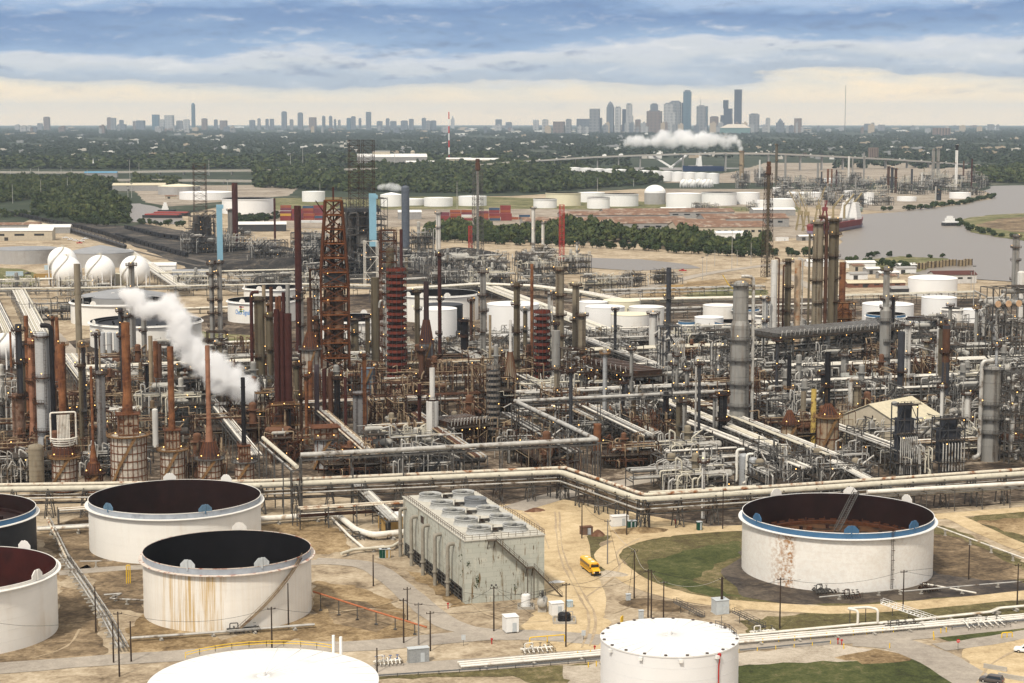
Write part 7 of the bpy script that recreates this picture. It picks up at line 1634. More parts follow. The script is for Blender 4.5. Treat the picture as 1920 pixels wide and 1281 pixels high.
def bus():
 p = G(1107, 1072); t = thing('school_bus', 'yellow school bus parked on the sandy yard right of the cooling tower', 'school bus', p, R(-75)); mb = MB()
 def sec(x, zb, zt, hw, rr=.42): return [(x,-hw,zb),(x,-hw,zt-rr),(x,-hw+rr*.35,zt-rr*.35),(x,-hw+rr*1.3,zt),(x,hw-rr*1.3,zt),(x,hw-rr*.35,zt-rr*.35),(x,hw,zt-rr),(x,hw,zb)]
 loft(mb, [sec(-5.2,.75,2.95,1.15), sec(-5.0,.65,3.1,1.22), sec(3.3,.65,3.1,1.22), sec(3.7,.75,3.02,1.2)]); loft(mb, [sec(3.68,.65,1.95,1.05,.2), sec(5.2,.65,1.75,.98,.25), sec(5.45,.75,1.55,.92,.2)]); mb.build('body', busyel, t)
 for s in (-1, 1):
  for i in range(10): q = MB(); q.box((-4.55+i*.80, s*1.215, 0), (.64, .04, .62), z0=1.95); q.build('window', glass, t)
  q = MB()
  for z in (1.15, 1.5, 1.82): q.box((-.85, s*1.225, 0), (8.2, .03, .07), z0=z)
  q.build('rub_rails', black, t)
 q = MB(); q.add([(3.72,-1.05,1.98),(3.72,1.05,1.98),(3.76,1.0,2.68),(3.76,-1.0,2.68)], [(0,1,2,3)]); q.build('windshield', glass, t)
 q = MB(); q.box((5.47,0,0), (.06,1.1,.5), z0=.85); q.build('grille', black, t); q = MB(); q.box((5.55,0,0), (.2,2.1,.3), z0=.5); q.build('bumper', black, t); q = MB(); q.box((-5.3,0,0), (.2,2.3,.3), z0=.6); q.build('bumper', black, t)
 for s in (-1, 1):
  q = MB(); q.box((5.5,s*.75,0), (.08,.26,.26), z0=1.0); q.build('headlight', lampw, t); q = MB(); q.box((3.76,s*.75,0), (.08,.3,.18), z0=2.78); q.build('warning_light', lampr, t)
  q = MB(); q.tube([(3.7,s*1.1,1.9),(4.4,s*1.45,2.2),(4.4,s*1.45,1.8)], .04, 5); q.box((4.4,s*1.45,0), (.06,.25,.4), z0=1.8); q.build('mirror', black, t)
  for x in (-3.2, 4.2): wheel(t, x, s*1.02, .5, .3)
 q = MB()
 for x in (-3.3, -.6, 1.9): q.box((x,0,0), (.9,.8,.08), z0=3.09)
 q.build('roof_hatch', M('white_hatch', (.8,.78,.7), .4), t)
 cu = bpy.data.curves.new('t', 'FONT'); cu.body = 'SCHOOL BUS'; cu.size = .26; cu.align_x = 'CENTER'; tmp = bpy.data.objects.new('t', cu); C.objects.link(tmp); bpy.context.view_layer.update()
 me = bpy.data.meshes.new_from_object(tmp.evaluated_get(bpy.context.evaluated_depsgraph_get())); bpy.data.objects.remove(tmp)
 for v in me.vertices: v.co = (3.80, v.co.x, 2.76+v.co.y)
 me.materials.clear(); me.materials.append(black); o = bpy.data.objects.new('lettering', me); C.objects.link(o); o.parent = t
bus()
def car(label, p, rz, paint, kind='suv', name='parked_car', cat='car'):
 t = thing(name, label, cat, p, rz); mb = MB()
 def s(x, zb, zt, hw, in_=.08): return [(x,-hw,zb),(x,-hw-.02,zb+(zt-zb)*.5),(x,-hw+in_,zt),(x,hw-in_,zt),(x,hw+.02,zb+(zt-zb)*.5),(x,hw,zb)]
 if kind == 'suv':
  loft(mb, [s(-2.45,.5,.95,.82), s(-2.3,.38,1.05,.92), s(1.0,.35,1.08,.95), s(2.1,.38,1.0,.9), s(2.45,.45,.8,.8)]); loft(mb, [s(-2.32,1.0,1.1,.86), s(-2.0,1.03,1.72,.78,.14), s(.2,1.05,1.76,.78,.14), s(.55,1.05,1.66,.78,.16), s(1.2,1.03,1.1,.84)])
 else:
  loft(mb, [s(-2.8,.55,1.05,.9), s(-2.7,.45,1.12,.96), s(1.1,.42,1.12,.97), s(2.5,.45,1.05,.92), s(2.8,.5,.85,.82)]); loft(mb, [s(-.75,1.08,1.15,.86), s(-.55,1.1,1.78,.76,.14), s(.6,1.1,1.8,.76,.14), s(1.45,1.08,1.14,.84)])
 mb.build('body', paint, t); q = MB(); z0, z1 = 1.12, 1.60; x0, x1 = (-2.0, .35) if kind == 'suv' else (-.5, .55)
 for sd in (-1, 1): q.add([(x0,sd*.90,z0),(x1+.6,sd*.90,z0),(x1+.15,sd*.815,z1),(x0+.1,sd*.815,z1)], [(0,1,2,3)]);
 q.build('side_windows', glass, t); q = MB(); xr = -2.30 if kind == 'suv' else -.74
 q.add([(xr-.03,-.7,z0),(xr-.03,.7,z0),(xr+.20,.62,z1+.02),(xr+.20,-.62,z1+.02)], [(0,1,2,3)]); q.add([(1.14 if kind == 'suv' else 1.4,-.72,1.13),(1.14 if kind == 'suv' else 1.4,.72,1.13),(.62,.64,1.66),(.62,-.64,1.66)], [(0,1,2,3)]); q.build('windshield', glass, t)
 for sd in (-1, 1):
  q = MB(); q.box((-2.44 if kind == 'suv' else -2.80, sd*.74,0), (.06,.16,.3), z0=.78); q.build('tail_light', lampr, t); q = MB(); q.box((2.42 if kind == 'suv' else 2.76, sd*.66,0), (.08,.3,.14), z0=.68); q.build('headlight', lampw, t)
  for x in ((-1.5,1.5) if kind == 'suv' else (-1.8,1.75)): wheel(t, x, sd*.86, .36, .22)
 if kind != 'suv': q = MB(); q.box((-1.75,0,0), (1.8,1.5,.05), z0=1.10); q.build('truck_bed', black, t)
 return t
car('dark grey-brown SUV driving on the road at the bottom right corner', G(1859, 1280), R(152), suvm)
car('white pickup truck cut by the right edge near the stop sign', G(1926, 1224), R(160), carw, 'pickup', 'pickup_truck', 'pickup')
car('white pickup parked at the process units beside the stair rack', G(1616, 889), R(185), carw, 'pickup', 'pickup_truck', 'pickup')
for i, (u, v) in enumerate(((123,447),(132,450),(142,452),(153,453),(160,449))): car(f'tiny white pickup, {nth(i)} from the left in the row by the beige workshop', G(u, v), R(20+i*3), carw, 'pickup', 'pickup_truck', 'pickup')['group'] = 'row of white pickups by the workshop'
car('red truck parked below the row of white pickups', G(149, 457), R(10), redp, 'pickup', 'pickup_truck', 'pickup')
POLES = {}
def pole(key, u, vb, vt, mat=None, arm=True, label=None, w=.16, lampp=False, group='utility poles'):
 p = G(u, vb); h = HT(p, vt); t = thing('utility_pole', label or uniq('dark timber utility pole', p), 'utility pole', p, GR, group); q = MB(); q.cyl((0,0,0), (0,0,h), w*1.2, w*.8, 8); q.build('shaft', mat or wood, t)
 if arm:
  q = MB(); q.bar((-.9,0,h-.5), (.9,0,h-.5), .13)
  for x in (-.8,0,.8): q.cyl((x,0,h-.45), (x,0,h-.15), .07, n=6)
  q.build('crossarm', wood, t)
 if lampp: q = MB(); q.box((-.5,0,0), (.35,.35,.4), z0=h); q.box((.5,0,0), (.35,.35,.4), z0=h); q.build('floodlights', galv, t)
 POLES[key] = p+ZX*(h-.2); return t
for k, u, vb, vt in [('a',180,1186,1100),('b',213,1243,1165),('c',224,1269,1147),('d',246,1241,1165),('e',541,1178,1094),('f',510,1218,1138),('h',757,1206,1122),('i',764,1166,1101),('j',785,1210,1130),('k',807,1221,1146),('l',707,1262,1215),('m',926,1184,1099),('o',1091,1010,939),('p',1139,1058,974),('q',1175,1003,928),('r',1189,1122,1030),('s',1215,1158,1067),('t',1221,1163,1069),('u',1244,1160,1089),('v',1061,1213,1093),('w',1218,988,928),('x',1355,992,918),('y',1462,1179,1083),('z',1693,1146,1069),('aa',1816,1087,1022),('ab',1907,1135,1057),('ac',700,1099,1040),('ad',1523,945,903)]:
 pole(k, u, vb, vt, arm=k not in ('a','b','d','e','ac','aa','ad','w','l'), mat=greyp if k in 'jp' else None, lampp=k in 'm')
pole('twin', 1353, 1150, 1082, w=.32, label='thick double utility pole behind the pale grey cabinet hut')
def cable(A, B, sag, mat=None, r=.035, label=None):
 a, b = POLES.get(A, A), POLES.get(B, B)
 if isinstance(a, tuple): a = G(*a[:2])+ZX*a[2]
 if isinstance(b, tuple): b = G(*b[:2])+ZX*b[2]
 q = MB(); pts = []
 for i in range(13): f = i/12; s = a.lerp(b, f); s.z -= sag*4*f*(1-f); pts.append(s)
 o = pts[0].copy(); q.tube([x-o for x in pts], r, 5, bend=.01); tag(q.build('overhead_cable', mat or wire, loc=o), label or uniq('thin sagging overhead cable', (a+b)/2), 'cable', 'overhead cables between the poles')
for A, B, s, m in [('f','h',2.0,wire),('h','j',.5,wire),('j','m',2,wire),('m','v',2.2,wire),('v','s',2.2,wire),('v','r',2.5,wire),('p','r',1.2,wirep),('r','s',1.5,wirep),('t','u',1.2,wirep),('u','twin',1.6,wirep),('twin','y',1.8,wire),('y','z',2.0,wire),('z','ab',2.2,wire),('o','p',1.4,wire),('o','q',2,wirep),('q','x',2,wirep),('x','ad',2,wire),((-30,1240,9),'c',2.0,wire),('c','f',2.5,wire),('s',(1500,1150,8),2,wire),('m',(1000,1165,1.5),.3,wire),('r',(1178,1120,.5),.2,wire),('p',(1160,1062,.3),.1,wire),('v',(870,1150,5),1.5,wire),('z',(1990,1060,9),2,wire),('k','v',2.4,wire)]: cable(A, B, s, m)
def box_thing(name, label, cat, u, v, size, mat, rz=None, extra=None, roof=None, legs=0, group=None):
 p = G(u, v); t = thing(name, label, cat, p, GR if rz is None else rz, group); w, d, h = size; q = MB(); z0 = .35 if legs else .05; q.box((0,0,0), (w,d,h), z0=z0)
 for i in range(int(w/1.2)+1): q.box((-w/2+w*i/max(1, int(w/1.2)), -d/2-.02, 0), (.07,.05,h*.94), z0=z0+.03)
 q.build('cabinet_body', mat, t); q = MB(); q.box((0,0,0), (w+.24, d+.24, .12), z0=z0+h+.003); q.build('roof', roof or mat, t); q = MB(); q.box((w*.18,-d/2-.05,0), (min(.9, w*.3), .06, min(2.0, h*.85)), z0=z0+.1); q.build('door', extra or gpale, t)
 q = MB(); q.box((0,0,0), (w+.5,d+.5,z0), z0=0) if not legs else [q.box((x*w*.42,y*d*.42,0), (.25,.25,z0), z0=0) for x in (-1,1) for y in (-1,1)]; q.build('base', concr, t); return t
box_thing('white_container', 'white container hut beside two green bins in the sandy yard', 'container', 1161, 985, (4.8,2.6,2.7), gwhite)
for u, l in ((1181,'left'),(1188,'right')):
 box_thing('portable_toilet', f'{l} of two dark green portable toilets by the white container hut', 'portable toilet', u, 992, (1.25,1.25,2.3), green, group='dark green portable toilets', roof=gpale)
box_thing('portable_toilet', 'lone dark green portable toilet left of the big blue-rimmed tank', 'portable toilet', 1311, 994, (1.25,1.25,2.3), green, roof=gpale)
for u, m, l in ((716,green,'green'),(721,green,'dark green second'),(727,ochre,'orange-brown')): box_thing('portable_toilet', f'{l} portable toilet in the row left of the cooling tower', 'portable toilet', u, 1046, (1.2,1.2,2.3), m, roof=gpale)
box_thing('equipment_hut', 'pale grey cabinet hut behind the flat-roofed white tank', 'hut', 1350, 1149, (3.2,3.0,3.2), gpale)
box_thing('equipment_hut', 'white cabinet hut standing on legs in front of the cooling tower', 'hut', 957, 1185, (3.0,3.0,3.4), gwhite, legs=1)
box_thing('electrical_cabinet', 'grey open electrical panel shelter by the road at the bottom', 'electrical panel', 784, 1241, (4.4,1.6,3.0), M('panel_grey', (.30,.31,.31), .6, 0, .2, 1.5), roof=gpale)
box_thing('electrical_cabinet', 'small grey cabinet at the foot of the pole pair', 'electrical panel', 1202, 1163, (1.0,.8,2.2), gpale)
box_thing('electrical_cabinet', 'small transformer box under the pole near the bus', 'electrical panel', 1178, 1127, (1.0,.8,1.6), gpale)
box_thing('chemical_tote', 'small pale blue tote right of the white chemical tank', 'tote', 1068, 1138, (1.2,1.2,1.4), M('pale_blue_tote', (.45,.55,.60), .5))
box_thing('chemical_tote', 'white square chemical tank in front of the cooling tower stair', 'tote', 1043, 1152, (3.0,2.2,2.8), gwhite)
box_thing('bus_shelter', 'open rust-roofed shelter in the sandy yard', 'shelter', 1099, 1002, (3.2,2.0,2.1), M('rusty_shelter', (.16,.10,.07), .8), roof=drumr)
def vessel_up(u, v, r, h, label, mat, dome=True, basin=True):
 p = G(u, v); t = thing('chemical_tank', label, 'chemical tank', p); q = MB(); q.lathe([(r,.2),(r,h)], 20); q.dome(r, r*.35, h, 20, 3) if dome else q.disc(r, h, 20)
 for i in range(3): q.lathe([(r,h*(i+1)/4-.06),(r+.05,h*(i+1)/4),(r,h*(i+1)/4+.06)], 20)
 q.build('tank_body', mat, t); k = MB(); k.box((0,0,0), (r*2.6,r*2.6,.2), z0=0)
 if basin:
  for x in (-1,1): k.box((x*r*1.7,0,0), (.2,r*3.6,.6), z0=.003); k.box((0,x*r*1.7,0), (r*3.2,.2,.6), z0=.003)
 k.build('basin', concr, t); k = MB(); k.cyl((0,0,h), (0,0,h+r*.35+.4), .25, n=8); k.tube([(r*.6,0,h),(r*.6,0,h+.6),(r*1.3,0,h+.6),(r*1.3,0,.3)], .09, 6); k.build('pipe_fittings', silver, t)
vessel_up(986, 1139, 1.1, 3.0, 'white upright chemical tank in a concrete basin left of the stair foot', gwhite)
vessel_up(1058, 1165, 1.5, 1.7, 'black round tank in a low walled basin by the tall pole', M('black_plastic', (.015,.015,.017), .45))
drum_h(1017, 1146, 3.4, 1.15, 'small grey horizontal tank on saddles before the cooling tower', drumw, 1.2, rz=1.2)
def stairway(u, v, ln, h, rz, label, mat=None, w=1.1):
 p = G(u, v); t = thing('metal_stair', label, 'stair', p, rz); q = MB(); A, B = Vector((-ln/2,0,.2)), Vector((ln/2,0,h))
 for y in (-w/2, w/2): q.bar(A+Vector((0,y,0)), B+Vector((0,y,0)), .22, .1)
 for i in range(16): s = A.lerp(B, i/15); q.box((s.x,0,s.z), (.3,w,.05))
 q.build('stringer', mat or galv, t); k = MB()
 for y in (-w/2, w/2): k.rail([A+Vector((0,y,0)), B+Vector((0,y,0))], 1.0, 1.6, .07)
 k.build('handrail', mat or galv, t)
 k = MB()
 for x in (-ln*.3, 0, ln*.3): k.bar((x,0,0), (x,0,h*(x/ln+.5)), .12)
 k.build('post', galv, t)
stairway(1704, 1160, 13, 2.8, R(150), 'white footbridge stair crossing the pipes right of the pipe loop', gwhite, 1.5)
stairway(1292, 1152, 8, 2.2, R(140), 'grey stair on the grass bank behind the flat-roofed white tank')
stairway(1404, 1172, 8, 2.4, R(145), 'grey stair down the bank right of the flat-roofed white tank')
stairway(1590, 860, 16, 7, R(20), 'grey sloping stair truss below the pale gabled shed', silver, 1.6)
def lowpipes(name, pts, specs, label, sup=7, supm=None, rel=True):
 P = [G(u, v) for u, v in pts]; o = P[0].copy(); t = thing(name, label, 'pipeline', o); P = [p-o for p in P]
 for off, z, r, m in specs:
  pp = []
  for i, c in enumerate(P):
   d = (P[min(i+1, len(P)-1)]-P[max(i-1, 0)]).normalized(); pp.append(c+Vector((-d.y, d.x, 0))*off+ZX*(z+r))
  q = MB(); q.tube(pp, r, 10, bend=max(r*3, .8)); q.build('pipe', m, t)
 zt = min(s[1] for s in specs); ow = max(abs(s[0]) for s in specs)+.4; k = MB()
 for a, b in zip(P, P[1:]):
  n = max(1, int((b-a).length/sup)); dn = (b-a).normalized(); an = math.atan2(dn.y, dn.x)
  for i in range(n): s = a.lerp(b, (i+.5)/n); k.box((s.x, s.y, 0), (.45, ow*2, .25), an, z0=zt-.25); k.box((s.x, s.y, 0), (.3, ow*1.2, max(.05, zt-.25)), an, z0=0); k.box((s.x, s.y, 0), (.9, ow*1.5, .18), an, z0=.002)
 k.build('supports', supm or concr, t); return t
lowpipes('ground_pipeline', [(862,1254),(1130,1231),(1385,1208),(1600,1190),(1990,1157)], [(-1.0,.5,.24,whitep),(-.3,.5,.17,whitep),(.4,.5,.30,whitep),(1.2,.5,.16,rustp),(1.9,.6,.22,whitep)], 'bundle of white ground pipes along the road at the bottom', 8)
lowpipes('ground_pipeline', [(1385,1200),(1620,1178),(1700,1172),(1860,1155),(1875,1148),(1990,1138)], [(0,.7,.26,whitep),(.8,.7,.2,creamp)], 'pair of white pipes on the grass bank stepping up at the right')
lowpipes('ground_pipeline', [(486,984),(632,975),(668,1005),(700,1015),(770,1007)], [(0,.8,.85,whitep),(1.6,1.0,.22,silver)], 'thick white pipe zigzagging right of the maroon-lined tank', 9)
lowpipes('ground_pipeline', [(622,978),(655,1012),(683,1036),(720,1032)], [(0,.7,.34,whitep)], 'thin white branch pipe below the thick zigzag pipe', 6)
lowpipes('ground_pipeline', [(640,1046),(665,1038),(735,1033),(752,1022)], [(0,.7,.42,creamp)], 'cream pipe with a bent end left of the portable toilets', 6)
lowpipes('ground_pipeline', [(245,1204),(360,1196),(440,1190),(590,1178)], [(0,.6,.25,silver),(.7,.6,.2,silver)], 'twin silver pipes in front of the rust-streaked tank')
lowpipes('ground_pipeline', [(118,1050),(160,1110),(196,1165),(228,1225)], [(-.8,1.4,.2,silver),(0,1.4,.25,silver),(.8,1.4,.18,galv),(1.5,1.2,.15,silver)], 'bundle of grey pipes running down between the left tanks')
lowpipes('ground_pipeline', [(92,985),(128,1060)], [(-.5,1.8,.3,rustp),(.4,1.8,.2,silver)], 'rusty pipe pair beside the black-walled tank')
lowpipes('ground_pipeline', [(70,1004),(172,998)], [(0,1.2,.5,whitep),(1.5,1.6,.3,silver)], 'short thick white pipe joining the two left tanks')
lowpipes('ground_pipeline', [(1536,1128),(1684,1113),(1692,1117),(1830,1105),(1990,1092)], [(0,.9,.16,silver)], 'thin white pipe along the foot of the big blue-rimmed tank', 8)
lowpipes('ground_pipeline', [(1745,995),(1800,1015),(1920,1060),(1990,1088)], [(0,1.6,.2,whitep)], 'white pipe on blocks crossing the slope right of the big tank', 9)
lowpipes('ground_pipeline', [(1730,1100),(1830,1118)], [(0,.6,.2,whitep)], 'short white drain pipe over the oily mud')
lowpipes('ground_pipeline', [(150,1065),(210,1064)], [(0,1.6,.14,silver)], 'thin branch pipe in front of the maroon-lined tank')
lowpipes('ground_pipeline', [(195,1125),(230,1122),(205,1132),(272,1135)], [(0,1.0,.22,silver)], 'zigzag silver pipe left of the rust-streaked tank')
lowpipes('ground_pipeline', [(1080,1292),(1120,1300)], [(0,.1,.15,creamp)], 'cast-off pipe lying on the gravel at the bottom')
p = G(1622, 1178); t = thing('expansion_loop', 'white pipe loop standing up over the ground pipes', 'pipe loop', p, R(12)); q = MB(); q.tube([(-3,0,.9),(-1.8,0,.9),(-1.8,0,4.2),(-3.6,2.2,4.2),(1.6,2.2,4.2),(3.0,0,4.2),(3.0,0,.9),(4.2,0,.9)], .28, 10, bend=.8); q.build('pipe', whitep, t); q = MB(); q.bar((-2.8,2.2,0), (-2.8,2.2,4), .15); q.bar((1.0,2.2,0), (1.0,2.2,4), .15); q.build('post', galv, t)
P0, P1 = G(588, 1142), G(800, 1196); t = thing('orange_pipe_run', 'orange wrapped pipe on grey posts crossing the dug-out basin', 'pipe', P0); d = P1-P0; q = MB(); q.tube([(0,0,4.2), tuple(d*.5+ZX*3.2), tuple(d+ZX*2.4)], .22, 8); q.build('pipe', orangef, t)
for i in range(6): q = MB(); s = d*((i+.4)/6); q.cyl((s.x,s.y,0), (s.x,s.y,4.1-1.9*(i+.4)/6), .12, n=8); q.box((s.x,s.y,0), (.7,.7,.3), z0=0); q.build('post', galv, t)
def guardrail(pts, label, mat=None, posts=None):
 P = [G(u, v) for u, v in pts]; o = P[0].copy(); t = thing('guardrail', label, 'guardrail', o); q = MB(); k = MB()
 for a, b in zip(P, P[1:]):
  q.bar(a-o+ZX*.62, b-o+ZX*.62, .08, .32); n = max(1, int((b-a).length/3.8))
  for i in range(n+1): s = a.lerp(b, i/n)-o; k.bar(s, s+ZX*.8, .16)
 q.build('rail_beam', mat or M('dull_rail', (.16,.165,.17), .6), t); k.build('post', posts or galv, t)
guardrail([(706,1272),(900,1259),(1130,1240)], 'grey guardrail along the near road left of the flat-roofed tank')
guardrail([(1385,1224),(1557,1208)], 'grey guardrail with yellow posts right of the flat-roofed tank', posts=yellow)
guardrail([(1785,1181),(1990,1160)], 'grey guardrail along the road at the right edge')
for i, (u, v) in enumerate(((1103,1252),(1118,1250),(1083,1232),(1107,1229),(1668,1216),(1750,1194),(1764,1188),(1774,1186),(1751,1200),(1430,1207),(1460,1204),(1490,1202),(1520,1199),(1550,1196),(1582,1217),(1600,1192),(1625,1190),(1655,1187),(1675,1186))):
 p = G(u, v); q = MB(); q.cyl((0,0,0), (0,0,1.15), .11, n=10); q.dome(.11, .08, 1.15, 10, 2); tag(q.build('bollard', yellow, loc=p), 'short yellow steel bollard beside the road near the pipes' if i > 3 else 'yellow bollard left of the flat-roofed white tank', 'bollard', 'yellow bollards along the road')
def sign_post(u, v, h, label, kind):
 p = G(u, v); t = thing('road_sign', label, 'road sign', p, R(5)); q = MB(); q.cyl((0,0,0), (0,0,h), .05, n=8); q.build('pole', galv, t); q = MB()
 if kind == 'stop': q.prism([(.42*math.cos(R(22.5+45*i)), .42*math.sin(R(22.5+45*i))) for i in range(8)], -.02, .02)
 else: q.prism([(-.45,-.6),(.45,-.6),(.45,.6),(-.45,.6)], -.02, .02)
 q.V = [(x, z-.08, y+h-.3) for x, y, z in q.V]; o = q.build('sign_plate', redsign if kind == 'stop' else gpale, t)
 if kind == 'stop':
  cu = bpy.data.curves.new('t', 'FONT'); cu.body = 'STOP'; cu.size = .30; cu.align_x = 'CENTER'; tmp = bpy.data.objects.new('t', cu); C.objects.link(tmp); bpy.context.view_layer.update()
  me = bpy.data.meshes.new_from_object(tmp.evaluated_get(bpy.context.evaluated_depsgraph_get())); bpy.data.objects.remove(tmp)
  for vv in me.vertices: vv.co = (vv.co.x, -.115, vv.co.y+h-.40)
  me.materials.clear(); me.materials.append(signw); l = bpy.data.objects.new('lettering', me); C.objects.link(l); l.parent = o
sign_post(1796, 1221, 2.6, 'red stop sign at the road fork on the right', 'stop')
sign_post(1094, 1200, 1.9, 'small dark rectangular sign left of the flat-roofed white tank', 'plain')
sign_post(869, 1211, 2.2, 'thin sign post by the road in the middle bottom', 'plain')
for u, v, l in ((1578,1210,'left red marker post right of the flat-roofed tank'),(1571,1208,'short red marker post beside the taller one'),(840,1141,'red hydrant post near the cooling tower corner'),(1115,1222,'red fire monitor left of the flat-roofed tank'),(1266,983,'red hydrant by the trestle legs in the yard'),(922,1208,'pink-red hydrant on the sandy bank')):
 p = G(u, v); q = MB(); q.cyl((0,0,0), (0,0,1.3), .12, n=8); q.box((0,0,0), (.5,.25,.3), z0=1.0); q.dome(.13, .12, 1.3, 8, 2); tag(q.build('hydrant', redp, loc=p), l, 'hydrant')
def yellow_frame(u, v, w, h, label, rz=None):
 p = G(u, v); q = MB(); q.tube([(-w/2,0,0),(-w/2,0,h),(w/2,0,h),(w/2,0,0)], .12, 8, bend=.3); q.cyl((0,0,0), (0,0,h), .12, n=8); tag(q.build('barrier_frame', yellow, loc=p, rz=GR if rz is None else rz), label, 'barrier')
yellow_frame(1026, 1206, 8, 1.6, 'long yellow barrier frame over the small valve pit'); yellow_frame(1888, 1196, 2.6, 1.2, 'yellow barrier frame on the grass by the right road'); yellow_frame(1166, 1168, 1.6, 1.5, 'leaning yellow frame behind the flat-roofed tank', 1.2); yellow_frame(241, 1094, .9, 4.6, 'tall narrow yellow frame between the two left tanks')
def valve_skid(u, v, w, label, m=None, seed=1, extra=()):
 p = G(u, v); t = thing('valve_skid', label, 'valve skid', p, GR); g = random.Random(seed); q = MB()
 for i in range(7): x = -w/2+w*i/6; q.tube([(x,-w*.3,.3),(x,g.uniform(-.4,.4),g.uniform(.6,1.6)),(x,w*.3,.5)], g.uniform(.09,.2), 7)
 q.tube([(-w*.6,0,.8),(w*.6,0,.8)], .22, 8); q.tube([(-w*.5,-w*.2,.4),(-w*.5,-w*.2,2.4),(-w*.2,-w*.2,2.4),(-w*.2,-w*.2,.4)], .13, 8); q.build('pipework', m or whitep, t)['kind'] = 'stuff'
 k = MB()
 for i in range(4): x = -w*.45+w*.3*i; k.cyl((x,.3,.9), (x,.3,1.8), .07, n=6); k.lathe([(.32,1.75),(.36,1.8),(.32,1.85)], 12, (x,.3,0)); k.box((x,.3,0), (.4,.4,.4), z0=.7)
 k.build('valves', bluep if seed % 2 else galv, t); k = MB(); k.rail([(-w*.6,-w*.4,0),(w*.6,-w*.4,0),(w*.6,w*.4,0)], 1.1, 1.5, .06); k.build('handrail', galv, t)
valve_skid(726, 1246, 5, 'valve skid with blue fittings at the roof edge of the bottom tank', seed=3); valve_skid(1006, 1222, 6, 'white pipe loops in the valve pit by the yellow barrier', seed=4); valve_skid(1545, 1111, 5, 'grey valve platform at the foot of the big blue-rimmed tank', galv, seed=6); valve_skid(1595, 1121, 4, 'dark valve cluster on the mud before the big tank', brownst, seed=8); valve_skid(455, 1184, 6, 'grey valve platform at the foot of the rust-streaked tank', galv, seed=10)
valve_skid(680, 1010, 6, 'grey valve platform beside the thick zigzag pipe', galv, seed=12); valve_skid(1840, 1172, 9, 'white pipe manifold with railing along the right road', seed=14); valve_skid(1430, 1190, 5, 'white valve manifold with a bent pipe right of the flat-roofed tank', seed=16); valve_skid(640, 1272, 3, 'white twin vent pipes at the rim of the bottom tank', seed=18)
valve_skid(1740, 1108, 4, 'dark pump at the right foot of the big blue-rimmed tank', brownst, seed=20); valve_skid(1690, 1178, 7, 'grey valve row under the white footbridge', galv, seed=22)
q = MB(); q.cyl((0,0,0), (0,0,.3), .05);
def heap(u, v, r, h, label, mat, seed):
 p = G(u, v); g = random.Random(seed); q = MB(); n, k = 18, 5; pr = []
 for j in range(k+1):
  for i in range(n): a = 2*math.pi*i/n; rr = max(.05, r*(1-j/k))*(1+.25*math.sin(2*a+seed)+g.uniform(-.12,.12)); pr.append((rr*math.cos(a), rr*.7*math.sin(a), h*(1-(1-j/k)**1.6)*g.uniform(.85,1.1)))
 q.add(pr, [(j*n+i, j*n+(i+1)%n, (j+1)*n+(i+1)%n, (j+1)*n+i) for j in range(k) for i in range(n)], True); tag(q.build('soil_heap', mat, loc=p), label, 'heap')
heap(1198, 996, 7, 1.0, 'dark scrap heap behind the green toilets', brownd, 1); heap(1141, 1078, 4, 1.1, 'grey rubble heap right of the school bus', pale, 2); heap(1232, 1135, 8, .8, 'flat grey-brown spoil heap by the pole pair', dirt, 3); heap(1375, 1140, 3, .9, 'yellow sand heap right of the pale grey hut', track, 4); heap(1121, 1004, 2.4, 1.6, 'rusty skip of scrap beside the open shelter', drumr, 5); heap(1003, 958, 3, .9, 'small red and grey debris pile in the yard', drumr, 6); heap(1043, 1092, 2, .5, 'pale litter pile right of the cooling tower corner', gwhite, 7)
for u, v, l in ((1745,1262,'x'),):
 pass
for u, v, w, l in ((1866,1256,5,'left white concrete barrier slab beside the SUV'),(1898,1274,6,'right white concrete barrier slab at the bottom right corner')):
 p = G(u, v); q = MB(); q.box((0,0,0), (w,.6,.35), z0=0); q.box((0,0,0), (w,.3,.6), z0=.352); tag(q.build('concrete_barrier', concr, loc=p, rz=R(-35)), l, 'barrier')
t6 = [o for o in C.objects if o.get('label', '').startswith('clean white tank with a flat')][0]; r6 = [c for c in t6.children if c.name.startswith('shell')][0].dimensions.x/2
q = MB(); a = R(-90+38); x, y = (r6+.25)*math.cos(a), (r6+.25)*math.sin(a); q.tube([(x,y,0),(x,y,12.2),(x*1.015,y,12.7),(x*1.015,y,14.2)], .14, 8); q.cyl((x*1.015,y,13.9), (x*1.015,y,14.4), .34, n=10); q.build('red_riser_pipe', redp, t6)
for k in range(20):
 a = R(-170+k*18); q = MB(); q.cyl((0,0,0), (0,0,.18), .32, n=10); q.build('roof_vent', M('dark_vent', (.10,.08,.07), .7), t6, (r6*.97*math.cos(a), r6*.97*math.sin(a), 14.62))
for k in range(4):
 a = R(-150+k*32); q = MB(); q.box(((r6+.3)*math.cos(a), (r6+.3)*math.sin(a), 0), (.6,.7,.6), a, z0=13.5); q.build('overflow_box', gwhite, t6)
q = MB(); q.rail([(r6*.72,r6*.5,14.8),(r6*.9,r6*.3,14.7),(r6*.97,0,14.6)], 1.1, 1.2, .09); q.bar((r6*.8,r6*.42,14.7), (r6*.8,r6*.42,17.2), .1); q.build('roof_railing', galv, t6)
t7 = [o for o in C.objects if o.get('label', '').startswith('huge low white domed')][0]; r7 = [c for c in t7.children if c.name.startswith('shell')][0].dimensions.x/2
q = MB(); A = [R(60+i*9) for i in range(10)]; q.rail([(r7*1.02*math.cos(a), r7*1.02*math.sin(a), 14.2) for a in A], 1.1, 2, .1); q.build('roof_railing', yellow, t7)
q = MB()
for a in (58, 53): q.tube([(r7*math.cos(R(a)), r7*math.sin(R(a)), 13), (r7*math.cos(R(a)), r7*math.sin(R(a)), 17.4)], .3, 8)
